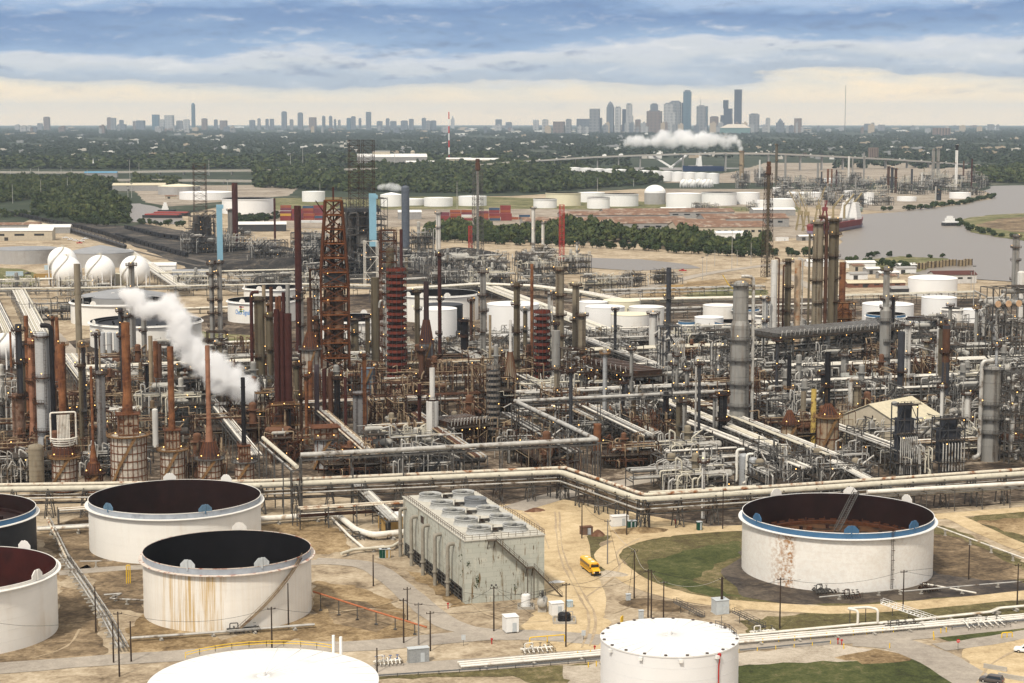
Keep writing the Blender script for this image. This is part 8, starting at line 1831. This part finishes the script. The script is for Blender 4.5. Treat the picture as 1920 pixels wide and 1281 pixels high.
q.build('vent_pipes', gwhite, t7)
for u, vb, vt, w, m, l in [(1390,350,283,9,stk_tan,'pale brick-coloured tower puffing white steam in the far refinery'),(1455,350,270,5,col_olv,'tall slim tan column at the left of the far refinery'),(1472,350,291,4,CG,'slim grey column next to the tall slim tan one'),(1424,345,300,3,CW,'thin white stack left of the tall slim tan column'),(1533,345,306,4,CG,'slim grey column above the docked ship'),(1552,352,317,4,stk_or,'left of two far rust-red stacks'),(1559,352,317,3,stk_or,'right of two far rust-red stacks'),(1568,352,318,3,MR,'thin maroon stack right of the far rust-red pair'),
 (1591,340,293,4,CW,'left pale column of a far pair'),(1598,340,297,3,CG,'right pale column of a far pair'),(1619,350,286,3,CG,'slender pale column left of the brown tower block'),(1604,366,330,3,CG,'short pale stack in the middle of the far refinery'),(1665,362,312,5,stk_br,'leftmost dark column of a far trio'),(1672,362,314,5,stk_gry,'middle dark column of a far trio'),(1679,362,316,5,stk_br,'rightmost dark column of a far trio'),(1709,358,317,4,stk_gry,'grey column right of the dark far trio'),(1749,340,279,6,CG,'left of the tall grey far twin columns'),(1758,340,279,6,CG,'right of the tall grey far twin columns'),
 (1792,358,271,5,gwhite,'tall white flare stack with a dark tip by the river bend'),(1806,344,302,3,stk_br,'short brown flare right of the white one'),(1821,357,298,3,MR,'maroon stack at the river bend'),(1728,356,324,3,CW,'short white stack near the river bend'),(1500,352,328,3,CG,'short pale stack behind the docked ship'),(1760,376,357,9,stk_gry,'squat dark vessel block on the river bank'),(1754,378,350,3,drumw,'slim pale vessel near the bank'),(1540,356,322,3,stk_gry,'thin dark stack above the ship cranes')]:
 column('chimney_stack' if m in (MR, stk_or, gwhite, stk_br) else 'process_column', l, 'chimney stack' if m in (MR, stk_or, gwhite, stk_br) else 'process column', u, vb, vt, w, m, plats=(.6,.97) if w >= 5 else (), group='slim towers of the far refinery', head=(9, 1.15, BK) if m is gwhite else None, ref={1390:'far steaming tower', 1709:'far grey column', 1792:'white far flare', 1552:'far rust-red stacks', 1619:'slender far column'}.get(u))
def mast(u, vb, vt, w, label, mats, guys=False):
 p = G(u, vb) if vb > 240 else Vector(((u-960)/FPX*12500, 12500, gz(12500))); h = HT(p, vt); r = w/2*MPP(p); t = thing('radio_mast', label, 'mast', p); n = 7
 for i in range(n): q = MB(); q.cyl((0,0,h*i/n), (0,0,h*(i+1)/n), r*(1-.25*i/n), r*(1-.25*(i+1)/n), 8); q.build('mast_section', mats[i % len(mats)], t)
mast(842, 303, 210, 2.6, 'red and white banded mast rising above the horizon at center', (redsign, signw)); mast(1580, 236, 160, 1.0, 'hair-thin grey broadcast mast on the right horizon', (galv, dgrey))
for u, vb, vt in ((20,337,318),(58,338,316),(73,338,314),(115,338,312),(134,336,316),(164,338,318),(244,352,300),(261,330,306),(392,330,300),(740,316,285),(568,320,278),(545,318,290),(240,372,350),(247,372,345),(600,368,345),(1372,506,432),(1382,500,470),(1408,496,456),(1317,525,483),(1325,515,480),(1340,500,470),(857,392,342),(24,382,346),(77,372,338),(127,370,332),(1002,358,345),(1120,366,335),(1188,350,336),(427,360,338),(1200,600,548),(1820,560,510),(1825,578,500)):
 p = G(u, vb); h = HT(p, vt); r = max(.25, .55*MPP(p)); t = thing('light_mast', uniq('thin pale light mast', p), 'light mast', p, 0, 'thin light masts'); q = MB(); q.cyl((0,0,0), (0,0,h), r, r*.6, 6); q.build('pole', silver, t); q = MB(); q.box((0,0,0), (r*8, r*2.5, r*2), z0=h); q.build('light_head', galv, t)
p = G(774, 307); h = HT(p, 282); m_ = MPP(p); t = thing('water_tower', 'pale legged water tower in the distance left of the red and white mast', 'water tower', p); q = MB(); q.lathe([(.5,h*.66),(4*m_,h*.72),(4.2*m_,h*.9),(2.5*m_,h*.98),(.1,h)], 20); q.build('tank_bowl', beige, t)
for i in range(5): q = MB(); a = 2*math.pi*i/5; q.cyl((3.9*m_*math.cos(a),3.9*m_*math.sin(a),0), (3.6*m_*math.cos(a),3.6*m_*math.sin(a),h*.74), .9, n=6); q.build('leg', beige, t)
for u, vb, vt, w, l, mt in ((1637,303,277,17,'brown multi-storey tower block beyond the viaduct at right','brown_block'),(1765,256,240,30,'wide brownish far block near the right horizon','brown_block')):
 p = G(u, vb); h = HT(p, vt); m_ = MPP(p); t = thing('tower_block', l, 'tower block', p, .2); q = MB(); q.box((0,0,0), (w*m_, w*m_*.5, h), z0=0); q.build('wall', M('brown_block', (.22,.165,.14), .8), t); q = MB()
 for i in range(5): q.box((-w*m_*.4+w*m_*.2*i, -w*m_*.25-.1, 0), (w*m_*.05, .3, h*.9), z0=h*.05)
 q.build('window_strips', glass, t)
for u, v, h in ((175,315,22),(259,275,30)):
 p = G(u, v); q = MB(); q.lathe([(2.6,0),(2.6,h*.35),(2.2,h*.36),(.05,h)], 8); q.box((0,8,0), (9,14,8), z0=0); tag(q.build('church', gwhite, loc=p), 'white church spire among the trees, ' + ('nearer one beside the viaduct' if v > 300 else 'farther one'), 'church')
def viaduct(label, pts, w, base, pier_m, deckm_, name='road_bridge', pier=None, vs=()):
 P = []; o = None
 for u, v in pts: g_ = G(u, base(u)); P.append((g_, HT(g_, v)))
 o = P[0][0].copy(); t = thing(name, label, 'bridge', o); d = MB(); k = 0
 for (a, ha), (b, hb) in zip(P, P[1:]): d.bar(a-o+ZX*(ha-1.4), b-o+ZX*(hb-1.4), w, 2.4);
 d.build('deck', deckm_, t); d = MB()
 for (a, ha), (b, hb) in zip(P, P[1:]):
  dn = (b-a).normalized(); s = Vector((-dn.y, dn.x, 0))*(w/2-.3)
  for sg in (-1, 1): d.bar(a-o+s*sg+ZX*(ha+.4), b-o+s*sg+ZX*(hb+.4), .5, 1.2)
 d.build('parapet', concr, t)
 for (a, ha), (b, hb) in zip(P, P[1:]):
  n = max(1, int((b-a).length/pier_m))
  for i in range(n):
   s = a.lerp(b, i/n)-o; h_ = ha+(hb-ha)*i/n-2.6; s.z = s.z*1.0; q = MB()
   for y in (-w*.3, w*.3): q.box((s.x, s.y+y, 0), (2.4, 2.4, max(1, h_)), z0=s.z)
   q.box((s.x, s.y, 0), (2.6, w*.9, 1.6), z0=s.z+max(1, h_-1.6)); q.build('pier', pier or greyw, t)
 return t, o, P
vt_, vo_, vP_ = viaduct('long concrete road bridge arching over the ship channel', [(955,304),(1040,299),(1120,294),(1200,291),(1280,288.5),(1360,287),(1440,287.5),(1500,290),(1580,294),(1660,298),(1740,303),(1820,309),(1900,314),(2000,318)], 22, lambda u: 312+10*math.exp(-((u-1380)/330)**2), 55, M('bridge_concrete', (.36,.345,.325), .8), 'road_bridge')
for u0, v0, u1, v1, l in ((1225,293,1262,316,'left'),(1287,291,1255,316,'right')):
 a = G(u0, 320); b = G(u1, 321); q = MB(); q.bar(a-vo_+ZX*HT(a, v0), b-vo_+ZX*HT(b, v1), 3.2, 3.2); q.build('strut', gwhite, vt_)
viaduct('nearer of two pale viaducts crossing the left distance', [(-40,338),(60,337),(140,338),(240,337),(360,337.5),(480,339)], 16, lambda u: 345, 40, concr)
viaduct('farther of two pale viaducts crossing the left distance', [(-40,322),(100,323),(200,322.5),(300,321),(480,319),(640,317),(720,316)], 18, lambda u: 328, 45, concr)
viaduct('pale elevated road behind the red and white mast', [(700,317),(800,314),(900,309),(955,304)], 18, lambda u: 320, 45, concr)
g_ = random.Random(6)
for i in range(26):
 u = g_.uniform(1000, 1860); k = max(j for j in range(len(vP_)-1) if True and ((vP_[j][0].x/vP_[j][0].y*FPX+960) <= u)); f = g_.random(); a, b = vP_[k], vP_[k+1]; s = a[0].lerp(b[0], f); z = a[1]+(b[1]-a[1])*f; q = MB(); L_ = g_.choice([4, 4, 9]); q.box((0,0,0), (L_, 2.4, 1.6 if L_ < 9 else 3.6), z0=.2); q.box((L_*.1,0,0), (L_*.5, 2.2, 1.2), z0=1.8 if L_ < 9 else 3.8)
 tag(q.build('distant_vehicle', g_.choice([gwhite, gpale, gwhite, dgrey, suvm]), loc=s+ZX*(z+.1)+Vector((0, g_.choice([-6, 5]), 0))), 'tiny vehicle driving on the long concrete bridge', 'vehicle', 'vehicles on the bridge')
def hull(mb, L_, B_, H, bow=.22):
 st = []
 for x, f, fl in ((-.5,.75,.9),(-.42,.95,1),(0,1,1),(.5-bow,.98,1),(.42,.55,1.05),(.5,.06,1.15)): st.append([(x*L_,-B_/2*f,H*fl),(x*L_*(.97 if x > .3 else 1),-B_/2*f*.82,0),(x*L_*(.97 if x > .3 else 1),B_/2*f*.82,0),(x*L_,B_/2*f,H*fl)])
 loft(mb, st)
def ship(u, v, L_, B_, H, rz, label, hm, sup, decks, cranes=None, cat='ship', name='cargo_ship', band=None, aft=-.34):
 p = G(u, v)+ZX*.5; t = thing(name, label, cat, p, rz); mb = MB(); hull(mb, L_, B_, H); mb.build('hull', hm, t)
 if band: mb = MB(); hull(mb, L_*1.002, B_*1.01, H*.35); mb.build('waterline_band', band, t)
 for i in range(decks): q = MB(); q.box((L_*aft, 0, 0), (L_*.11*(1-.05*i), B_*(.86-.045*i), 2.8), z0=H+2.85*i); q.box((L_*aft+L_*.0555*(1-.05*i), 0, 0), (.15, B_*.7, 1.0), z0=H+2.85*i+1.2); q.build('superstructure', sup, t)
 q = MB(); z = H+2.85*decks; q.box((L_*aft-L_*.03,0,0), (L_*.04,B_*.25,4), z0=z); q.bar((L_*aft,0,z), (L_*aft,0,z+8), .6); q.build('funnel_and_mast', sup, t); q = MB()
 for k in range(4): q.box((-L_*.16+k*L_*.15,0,0), (L_*.11,B_*.7,1.6), z0=H+.1)
 q.build('hatch_covers', greyw, t)
 for x, m in cranes or (): q = MB(); q.cyl((x*L_,0,H), (x*L_,0,H+16), 1.4, 1.0, 10); q.bar((x*L_,0,H+14), (x*L_+18,-4,H+26), 1.2); q.bar((x*L_,0,H+17), (x*L_+10,-2,H+21), .5); q.build('deck_crane', m, t)
navy = M('navy_hull', (.022,.045,.11), .5, 0, .1, .05); dred = M('dark_red_hull', (.18,.03,.03), .55, 0, .15, .05); cream = M('cream_crane_paint', (.30,.24,.13), .5, 0, .1, .2); bandm = M('faded_blue_red_band', (.20,.16,.22), .6, 0, .2, .1)
ship(1318, 322, 88, 18, 11, R(190), 'white-topped tanker with a navy hull beyond the row of white tanks', navy, gwhite, 6, aft=.1)
ship(1572, 432, 150, 22, 9, R(62), 'dark red cargo ship docked at the river bend with yellow cranes', dred, gwhite, 6, [(-.12,cream),(.12,cream),(.3,cream)], band=bandm, aft=.26)
ship(1605, 398, 60, 12, 4, R(70), 'small pale green boat moored behind the dark red ship', M('pale_green_hull', (.30,.38,.34), .5), gwhite, 2, name='supply_boat', cat='boat')
for u, vb, x, l in ((1500,432,-22,'left yellow dock crane leaning left'),(1512,434,-16,'right yellow dock crane leaning left'),(1534,420,12,'pale cream ship loader crane leaning right'),(1546,424,4,'dark red dock crane')):
 p = G(u, vb); m_ = MPP(p); t = thing('dock_crane', l + ' behind the twin tan giants', 'crane', p); mt = dred if 'red' in l else cream; q = MB()
 for a in (-1, 1):
  for b in (-1, 1): q.bar((a*4,b*4,0), (a*1.5,b*1.5,16), .8)
 q.bar((-4,-4,6), (4,-4,6), .5); q.bar((-4,4,6), (4,4,6), .5); q.build('portal_legs', mt, t); q = MB(); q.box((0,0,0), (5,5,4), z0=16); q.build('cab', mt, t); q = MB(); e = Vector((x*m_, 0, 40 if mt is cream else 27)); q.bar((0,-1,18), e, .8); q.bar((0,1,18), e, .8); q.bar((0,0,26), e, .4); q.bar((0,0,18), (0,0,27), .8); q.build('boom', mt, t)
def barge(u, v, L_, B_, label, mat, rz, load=None):
 p = G(u, v)+ZX*.4; t = thing('barge', label, 'barge', p, rz); q = MB(); hull(q, L_, B_, 3.2, .1); q.build('hull', dgrey, t); q = MB(); q.box((0,0,0), (L_*.86,B_*.86,1.2), z0=3.25); q.build('deck_cover', mat, t)
 if load: q = MB(); q.box((-L_*.05,0,0), (L_*.5,B_*.6,3.5), z0=4.5); q.box((-L_*.05,0,0), (L_*.3,B_*.5,2.2), z0=8.0); q.build('deckhouse', load, t)
barge(306, 409, 46, 14, 'front red-decked barge in the small basin', M('red_deck', (.33,.07,.06), .6, 0, .2, .3), R(-8)); barge(322, 405, 46, 13, 'rear red-decked barge beside the white tug', M('red_deck', (.33,.07,.06)), R(-8))
p = G(313, 399)+ZX*.4; t = thing('tug_boat', 'white tug boat behind the red barges', 'tug boat', p, R(10)); q = MB(); hull(q, 22, 8, 3); q.build('hull', dgrey, t)
for i in range(4): q = MB(); q.box((-2,0,0), (8-1.5*i, 5-.7*i, 2.2), z0=3.1+2.25*i); q.build('deckhouse', gwhite, t)
barge(1782, 424, 18, 9, 'small dark boat with a white cabin in mid river', gwhite, R(15), gwhite)
for i, (u, v) in enumerate(((1716,506),(1728,506),(1745,503),(1760,502),(1772,500),(1785,499),(1803,500),(1815,498))):
 p = G(u, v); t = thing('mooring_dolphin', (f'{nth(i)} timber dolphin from the left along the near dock' if i < 6 else f"{'left' if i == 6 else 'right'} of two timber dolphins standing apart in the river"), 'dolphin', p, 0, 'timber mooring dolphins'); q = MB(); q.box((0,0,0), (6,4,5), z0=0); q.build('timber_block', M('dolphin_timber', (.26,.20,.12), .8, 0, .3, .4), t); q = MB(); [q.bar((x,-2.15,0), (x,-2.15,5.4), .6) for x in (-2.6,0,2.6)]; q.build('piles', wood, t)
CCOL = [M('container_red', (.21,.042,.04), .6, 0, .15, .1), M('container_maroon', (.16,.045,.06), .6, 0, .15, .1), M('container_orange', (.28,.085,.04), .6, 0, .15, .1), M('container_blue', (.045,.085,.14), .6, 0, .15, .1), M('container_white', (.6,.6,.58), .6), M('container_yellow', (.50,.29,.05), .6)]
CN = ['red','maroon','orange-red','blue','white','yellow']
def cont_me():
 out = []
 for m in CCOL:
  q = MB(); q.box((0,0,0), (12.2,2.44,2.6), z0=0)
  for i in range(14): q.box((-5.7+i*.88,-1.24,0), (.35,.06,2.3), z0=.12)
  out.append(me_of(q, 'shipping_container', m))
 return out
CM = cont_me(); g_ = random.Random(12)
def containers(u0, u1, v, lv, w, where):
 u = u0
 while u < u1:
  p = G(u, v); n = g_.randint(1, lv)
  for k in range(n):
   for dpt in range(2):
    c = g_.choices(range(6), w)[0]; o = bpy.data.objects.new('shipping_container', CM[c]); C.objects.link(o); o.location = p+ZX*(k*2.62+.15)+Vector((0, dpt*2.6, 0)); tag(o, f'{CN[c]} shipping container in the stacks {where}', 'container', f'{CN[c]} containers {where}')
  u += 12.8/MPP(p)
W1 = [5,4,3,1,.4,.2]
for v in (414, 408, 402): containers(536, 606, v, 5, W1, 'left of the big coker block')
containers(572, 600, 418, 1, [0,0,0,0,1,0], 'lying low left of the big coker block')
for v in (414, 407): containers(833, 878, v, 5, W1, 'left of the tall flare derrick'); containers(906, 962, v, 5, W1, 'right of the tall flare derrick')
containers(962, 1010, 412, 4, W1, 'beside the red crane mast')
for v in (432, 436): containers(1046, 1075, v, 2, [0,0,.3,0,0,5], 'below the red crane mast')
for u, v, w, d, h, l, wl, rf, wn in [(1150,414,120,34,7,'long low rust-roofed warehouse at the back left',greyw,rustroof,10),(1250,408,150,34,7,'long low rust-roofed warehouse at the back right',greyw,rustroof,10),(1130,427,170,32,8,'long rust-roofed warehouse with a row of windows, middle left',greyw,rustroof,14),(1240,432,130,30,8,'rust-roofed warehouse in the middle right',greyw,rustroof,10),(1345,443,88,44,10,'broad rust-roofed warehouse nearest the wood',beige,rustroof,12),(1392,424,90,40,9,'rust-roofed warehouse running back at the right',greyw,rustroof,8),(1364,449,30,12,6,'long white canopy roof in front of the broad warehouse',gwhite,whroof,0),(1074,424,30,12,6,'small white shed by the yellow containers',gwhite,whroof,0),(1262,399,30,10,5,'small white hut between the tanks and warehouses',gwhite,whroof,0),(1448,404,50,20,7,'grey shed at the dock behind the dark flare derrick',greyw,whroof,0),
 (40,450,60,22,9,'beige workshop with a white ribbed roof at left',beige,whroof,3),(28,436,50,18,8,'rust-roofed workshop behind the beige one',greyw,rustroof,0),(95,437,40,16,6,'pale shed beside the row of white pickups',greyw,whroof,0),(262,358,80,30,9,'long pale shed above the small basin',greyw,patchroof,0),(190,333,60,24,9,'blue-roofed hall between the viaducts',greyw,M('blue_sheet_roof',(.10,.26,.40),.5),0),(490,433,50,22,7,'dark grey shed with a pale roof left of the coker',dgrey,whroof,0),(305,507,20,12,4,'white flat building right of the spheres',gwhite,whroof,0),(358,522,25,22,3,'grey settling basin building with white dashes on top',dgrey,roofgr,0),(768,411,26,14,8,'white open shed right of the light blue shaft',greyw,whroof,0),(1785,530,30,14,6,'dark red-roofed dock shed behind the white river tanks',M('white_timber_wall',(.55,.53,.50),.8),M('dark_red_sheet_roof',(.09,.035,.03),.8,0,.2,.2),4),(1640,538,40,9,3,'long low red-brown building behind the grey slim-necked column',M('red_brown_wall',(.20,.09,.06),.8),patchroof,5),(1690,552,16,9,4,'small dark shed before the red-brown building',dgrey,greyw,0),(1540,500,24,10,4,'white huts on the near dock',gwhite,whroof,0),(1612,502,22,9,4,'blue-white huts beside the dock shrubs',gwhite,whroof,0)]:
 shed(u, v, w, d, h, l, wl, rf, 'warehouse' if w > 45 else 'shed', rise=.10 if w > 40 else .15, name='warehouse' if w > 45 else 'shed', wins=wn, rz=GR*.4)
p = G(690, 303);
for u, v, w, h, l in ((735,312,160,22,'pale grey plant hall of the distant mill'),(715,312,40,34,'small mill tower at the left of the distant plant hall'),(860,309,60,14,'low white hall beneath the red and white mast'),(900,309,90,12,'pale depot along the elevated road'),(790,314,70,12,'sandy block beside the water tower')): shed(u, v, w, w*.35, h, l, greyw if w > 100 else beige, whroof if w > 50 else greyw, 'mill building', rise=.12, name='mill_building', rz=.1, door=False)
def rail_car(kind):
 t = thing('rail_car', '', 'rail car', (0,0,0)); q = MB()
 if kind == 'tank':
  q.cyl((-7,0,2.6), (7,0,2.6), 1.5, n=14); q.sphere((-7,0,2.6), 1.5, 12, 6); q.sphere((7,0,2.6), 1.5, 12, 6); q.cyl((0,0,4), (0,0,4.7), .6, n=10); q.build('tank_body', M('black_tank_car', (.045,.043,.045), .5, 0, .2, .2), t)
 else:
  q.add([(-7.4,-1.5,4.2),(7.4,-1.5,4.2),(7.4,1.5,4.2),(-7.4,1.5,4.2),(-5.6,-1.3,1.1),(5.6,-1.3,1.1),(5.6,1.3,1.1),(-5.6,1.3,1.1),(-7.0,-1.3,3.7),(7.0,-1.3,3.7),(7.0,1.3,3.7),(-7.0,1.3,3.7)], [(0,1,5,4),(1,2,6,5),(2,3,7,6),(3,0,4,7),(7,6,5,4),(0,3,11,8),(1,0,8,9),(2,1,9,10),(3,2,10,11),(8,11,10,9)]); q.build('hopper_body', M('black_hopper_car', (.025,.024,.026), .6, 0, .2, .2), t)
 k = MB(); k.box((0,0,0), (15,2.4,.35), z0=.85); k.build('underframe', dgrey, t); k = MB()
 for x in (-5.8,-4.4,4.4,5.8):
  for y in (-.8,.8): k.cyl((x,y-.1,.48), (x,y+.1,.48), .46, n=10)
 k.build('wheels', dgrey, t); return t, list(t.children)
bpy.context.view_layer.update()
RC = {k: rail_car(k) for k in ('tank', 'hopper')}; used_rc = set()
def train(pts, kind, n, label, group):
 P = [G(u, v) for u, v in pts]; Ls = [(b-a).length for a, b in zip(P, P[1:])]; T = sum(Ls)
 for i in range(n):
  s = (i+.5)*16.2
  if s > T: break
  k = 0
  while k < len(Ls)-1 and s > Ls[k]: s -= Ls[k]; k += 1
  q = P[k].lerp(P[k+1], s/Ls[k]); d = P[k+1]-P[k]; rz = math.atan2(d.y, d.x); root, kids = RC[kind]
  if kind not in used_rc: used_rc.add(kind); root.location = q+ZX*.2; root.rotation_euler.z = rz; root['label'] = label; root['group'] = group
  else: dup(root, kids, q+ZX*.2, rz, label, group)
train([(16,402),(80,416),(150,430),(195,442),(235,456)], 'hopper', 44, 'black hopper car in the long train curving in from the left', 'hopper cars of the left train')
train([(118,432),(180,450),(238,468)], 'tank', 24, 'dark tank car in the row along the pale rail yard', 'tank cars in the rail yard')
train([(218,446),(300,470),(352,484)], 'hopper', 24, 'black hopper car in the train between the wood and the left coker', 'hopper cars of the middle train')
train([(235,430),(300,446),(360,455)], 'hopper', 16, 'black hopper car in the short train near the small basin', 'hopper cars of the short train')
train([(425,505),(520,512),(640,520)], 'hopper', 22, 'black hopper car lined up before the coke pit', 'hopper cars by the coke pit')
for i, (pts, l) in enumerate((([(16,403),(80,417),(150,431),(240,458),(480,512)],'curved'),([(118,433),(240,469),(400,506)],'front'),([(218,447),(352,485),(440,505)],'middle'),([(235,431),(362,456)],'short'))): strip('railway_track', pts, 3.4, M('ballast', (.12,.105,.09), .95, 0, .2, .3), .22)
for u, v, r, h, s in ((520,506,60,9,1),(600,508,70,11,2),(700,520,70,8,3),(790,516,60,7,4),(860,478,40,6,5),(470,470,40,5,6)): heap(u, v, r, h, uniq('black petroleum coke heap', G(u, v)), coal, s)
def excavator(u, v, label, flip=1):
 p = G(u, v); m_ = 1; t = thing('excavator', label, 'excavator', p, R(20)); q = MB(); q.box((0,-1.2,0), (4.5,.7,1), z0=0); q.box((0,1.2,0), (4.5,.7,1), z0=0); q.build('tracks', dgrey, t); q = MB(); q.box((-.3,0,0), (4,2.8,1.6), z0=1.1); q.box((1,-.8,0), (1.5,1.1,1.4), z0=2.7); q.build('cab_body', yellow, t); q = MB(); q.bar((1.2*flip,.3,2), (-7*flip,.3,9), .5); q.bar((-7*flip,.3,9), (-11*flip,.3,15), .4); q.build('boom', yellow, t)
excavator(1384, 559, 'yellow excavator with a raised boom on the sandy bank'); excavator(150, 414, 'yellow crane machine above the rail yard')
def plume(name, label, blobs, y, dens, vox, seed, noise_s, cat='steam plume', nz=1.5):
 mb = MB(); cx = None; B = []; g = random.Random(seed)
 blobs = [b for p, q in zip(blobs, blobs[1:]+blobs[-1:]) for b in (p, ((p[0]+q[0])/2+g.uniform(-2,2), (p[1]+q[1])/2+g.uniform(-.3,.3)*p[2], (p[2]+q[2])/2*g.uniform(.75,1.1)))]
 for u, v, r in blobs:
  k = (640.5-v)/FPX; a = (u-960)/FPX; dy = CT+k*ST; s = y/dy; c = Vector((a*s, y, CAMH+(k*CT-ST)*s)); m_ = s/FPX
  if cx is None: cx = c.copy()
  mb.sphere(tuple(c-cx), r*m_*1.55, 14, 9); B.append((c-cx, r*m_*1.35))
 m = bpy.data.materials.new(name+'_vapour'); m.use_nodes = True; nt = m.node_tree; N = nt.nodes; L = nt.links; N.remove(N['Principled BSDF']); pv = N.new('ShaderNodeVolumePrincipled'); pv.inputs['Color'].default_value = (.99,.99,.99,1)
 tc = N.new('ShaderNodeTexCoord'); cur = None
 def mth(op, a, b, c=None):
  x = N.new('ShaderNodeMath'); x.operation = op
  for i, q in enumerate((a, b, c)):
   if q is None: continue
   if isinstance(q, float): x.inputs[i].default_value = q
   else: L.new(q, x.inputs[i])
  return x.outputs[0]
 for c, r in B:                                    # distance to the nearest puff, softly merged
  d = N.new('ShaderNodeVectorMath'); d.operation = 'DISTANCE'; L.new(tc.outputs['Object'], d.inputs[0]); d.inputs[1].default_value = c
  f = mth('DIVIDE', d.outputs['Value'], float(r)); cur = f if cur is None else mth('SMOOTH_MIN', cur, f, .4)
 no = N.new('ShaderNodeTexNoise'); no.inputs['Scale'].default_value = noise_s; no.inputs['Detail'].default_value = 6; no.inputs['Roughness'].default_value = .62; L.new(tc.outputs['Object'], no.inputs['Vector'])
 e = mth('SUBTRACT', mth('MULTIPLY_ADD', no.outputs['Fac'], float(nz), 1.0-nz*.5), cur)
 mr = N.new('ShaderNodeMapRange'); mr.interpolation_type = 'SMOOTHSTEP'; mr.inputs[1].default_value = .12; mr.inputs[2].default_value = .85; mr.inputs[3].default_value = 0; mr.inputs[4].default_value = dens; L.new(e, mr.inputs[0]); L.new(mr.outputs[0], pv.inputs['Density']); L.new(pv.outputs[0], N['Material Output'].inputs['Volume'])
 o = mb.build(name, m, loc=cx); rm = o.modifiers.new('remesh', 'REMESH'); rm.mode = 'VOXEL'; rm.voxel_size = vox
 return tag(o, label, cat, kind='thing')
plume('steam_plume', 'white steam plume drifting up left between the rust stacks and white tank', [(474,738,13),(466,730,20),(450,722,26),(432,712,28),(414,700,27),(396,688,26),(378,672,25),(360,654,25),(347,634,23),(340,614,24),(334,594,25),(322,576,25),(304,586,15),(282,580,17),(264,570,20),(248,558,18),(234,550,12)], 668, 1.0, 1.0, 3, .17, nz=2.4)
plume('steam_plume', 'long white steam cloud trailing left before the downtown towers', [(1389,278,5),(1384,268,8),(1372,263,11),(1356,264,12),(1338,263,12),(1320,262,13),(1303,263,13),(1288,262,14),(1276,257,15),(1262,262,14),(1248,267,14),(1234,266,12),(1215,263,11),(1198,264,10),(1182,266,9),(1172,268,7)], 4300, .20, 6.0, 4, .03, nz=2.6)
plume('steam_plume', 'small white steam puff behind the thick blue-grey stack', [(712,350,5),(719,349,6),(727,349,6),(735,351,7),(743,353,6),(751,355,5)], 2700, .16, 3.0, 5, .06, nz=2.6)
g_ = random.Random(31)
for i in range(30):                                   # trailers, huts and pickups about the back yards
 u, v = g_.choice([(g_.uniform(1100,1430), g_.uniform(505,555)), (g_.uniform(20,140), g_.uniform(478,545)), (g_.uniform(1060,1480), g_.uniform(402,452)), (g_.uniform(1580,1700), g_.uniform(505,550)), (g_.uniform(1450,1560), g_.uniform(400,470)), (g_.uniform(260,470), g_.uniform(350,380))]); p = G(u, v)
 k = i % 3
 if k == 0: box_thing('trailer', uniq(['white','pale blue','ochre'][i//3 % 3]+' flat-roofed trailer', p), 'trailer', u, v, (12, 3, 3.2), (gwhite, M('pale_blue_tote', (.45,.55,.60), .5), ochre)[i//3 % 3], rz=g_.uniform(-.4, .6), group='trailers in the back yards')
 elif k == 1: car(uniq(['white','grey','red'][i//3 % 3]+' pickup', p), p, g_.uniform(0, 6), (carw, suvm, redp)[i//3 % 3], 'pickup', 'pickup_truck', 'pickup')['group'] = 'pickups in the back yards'
 else: shed(u, v, g_.uniform(8, 16), 7, 4, uniq('small '+['grey','white','beige'][i//3 % 3]+' shed', p), (greyw, gwhite, beige)[i//3 % 3], (whroof, greyw, rustroof)[i//3 % 3], rise=.15, group='small sheds in the back yards')
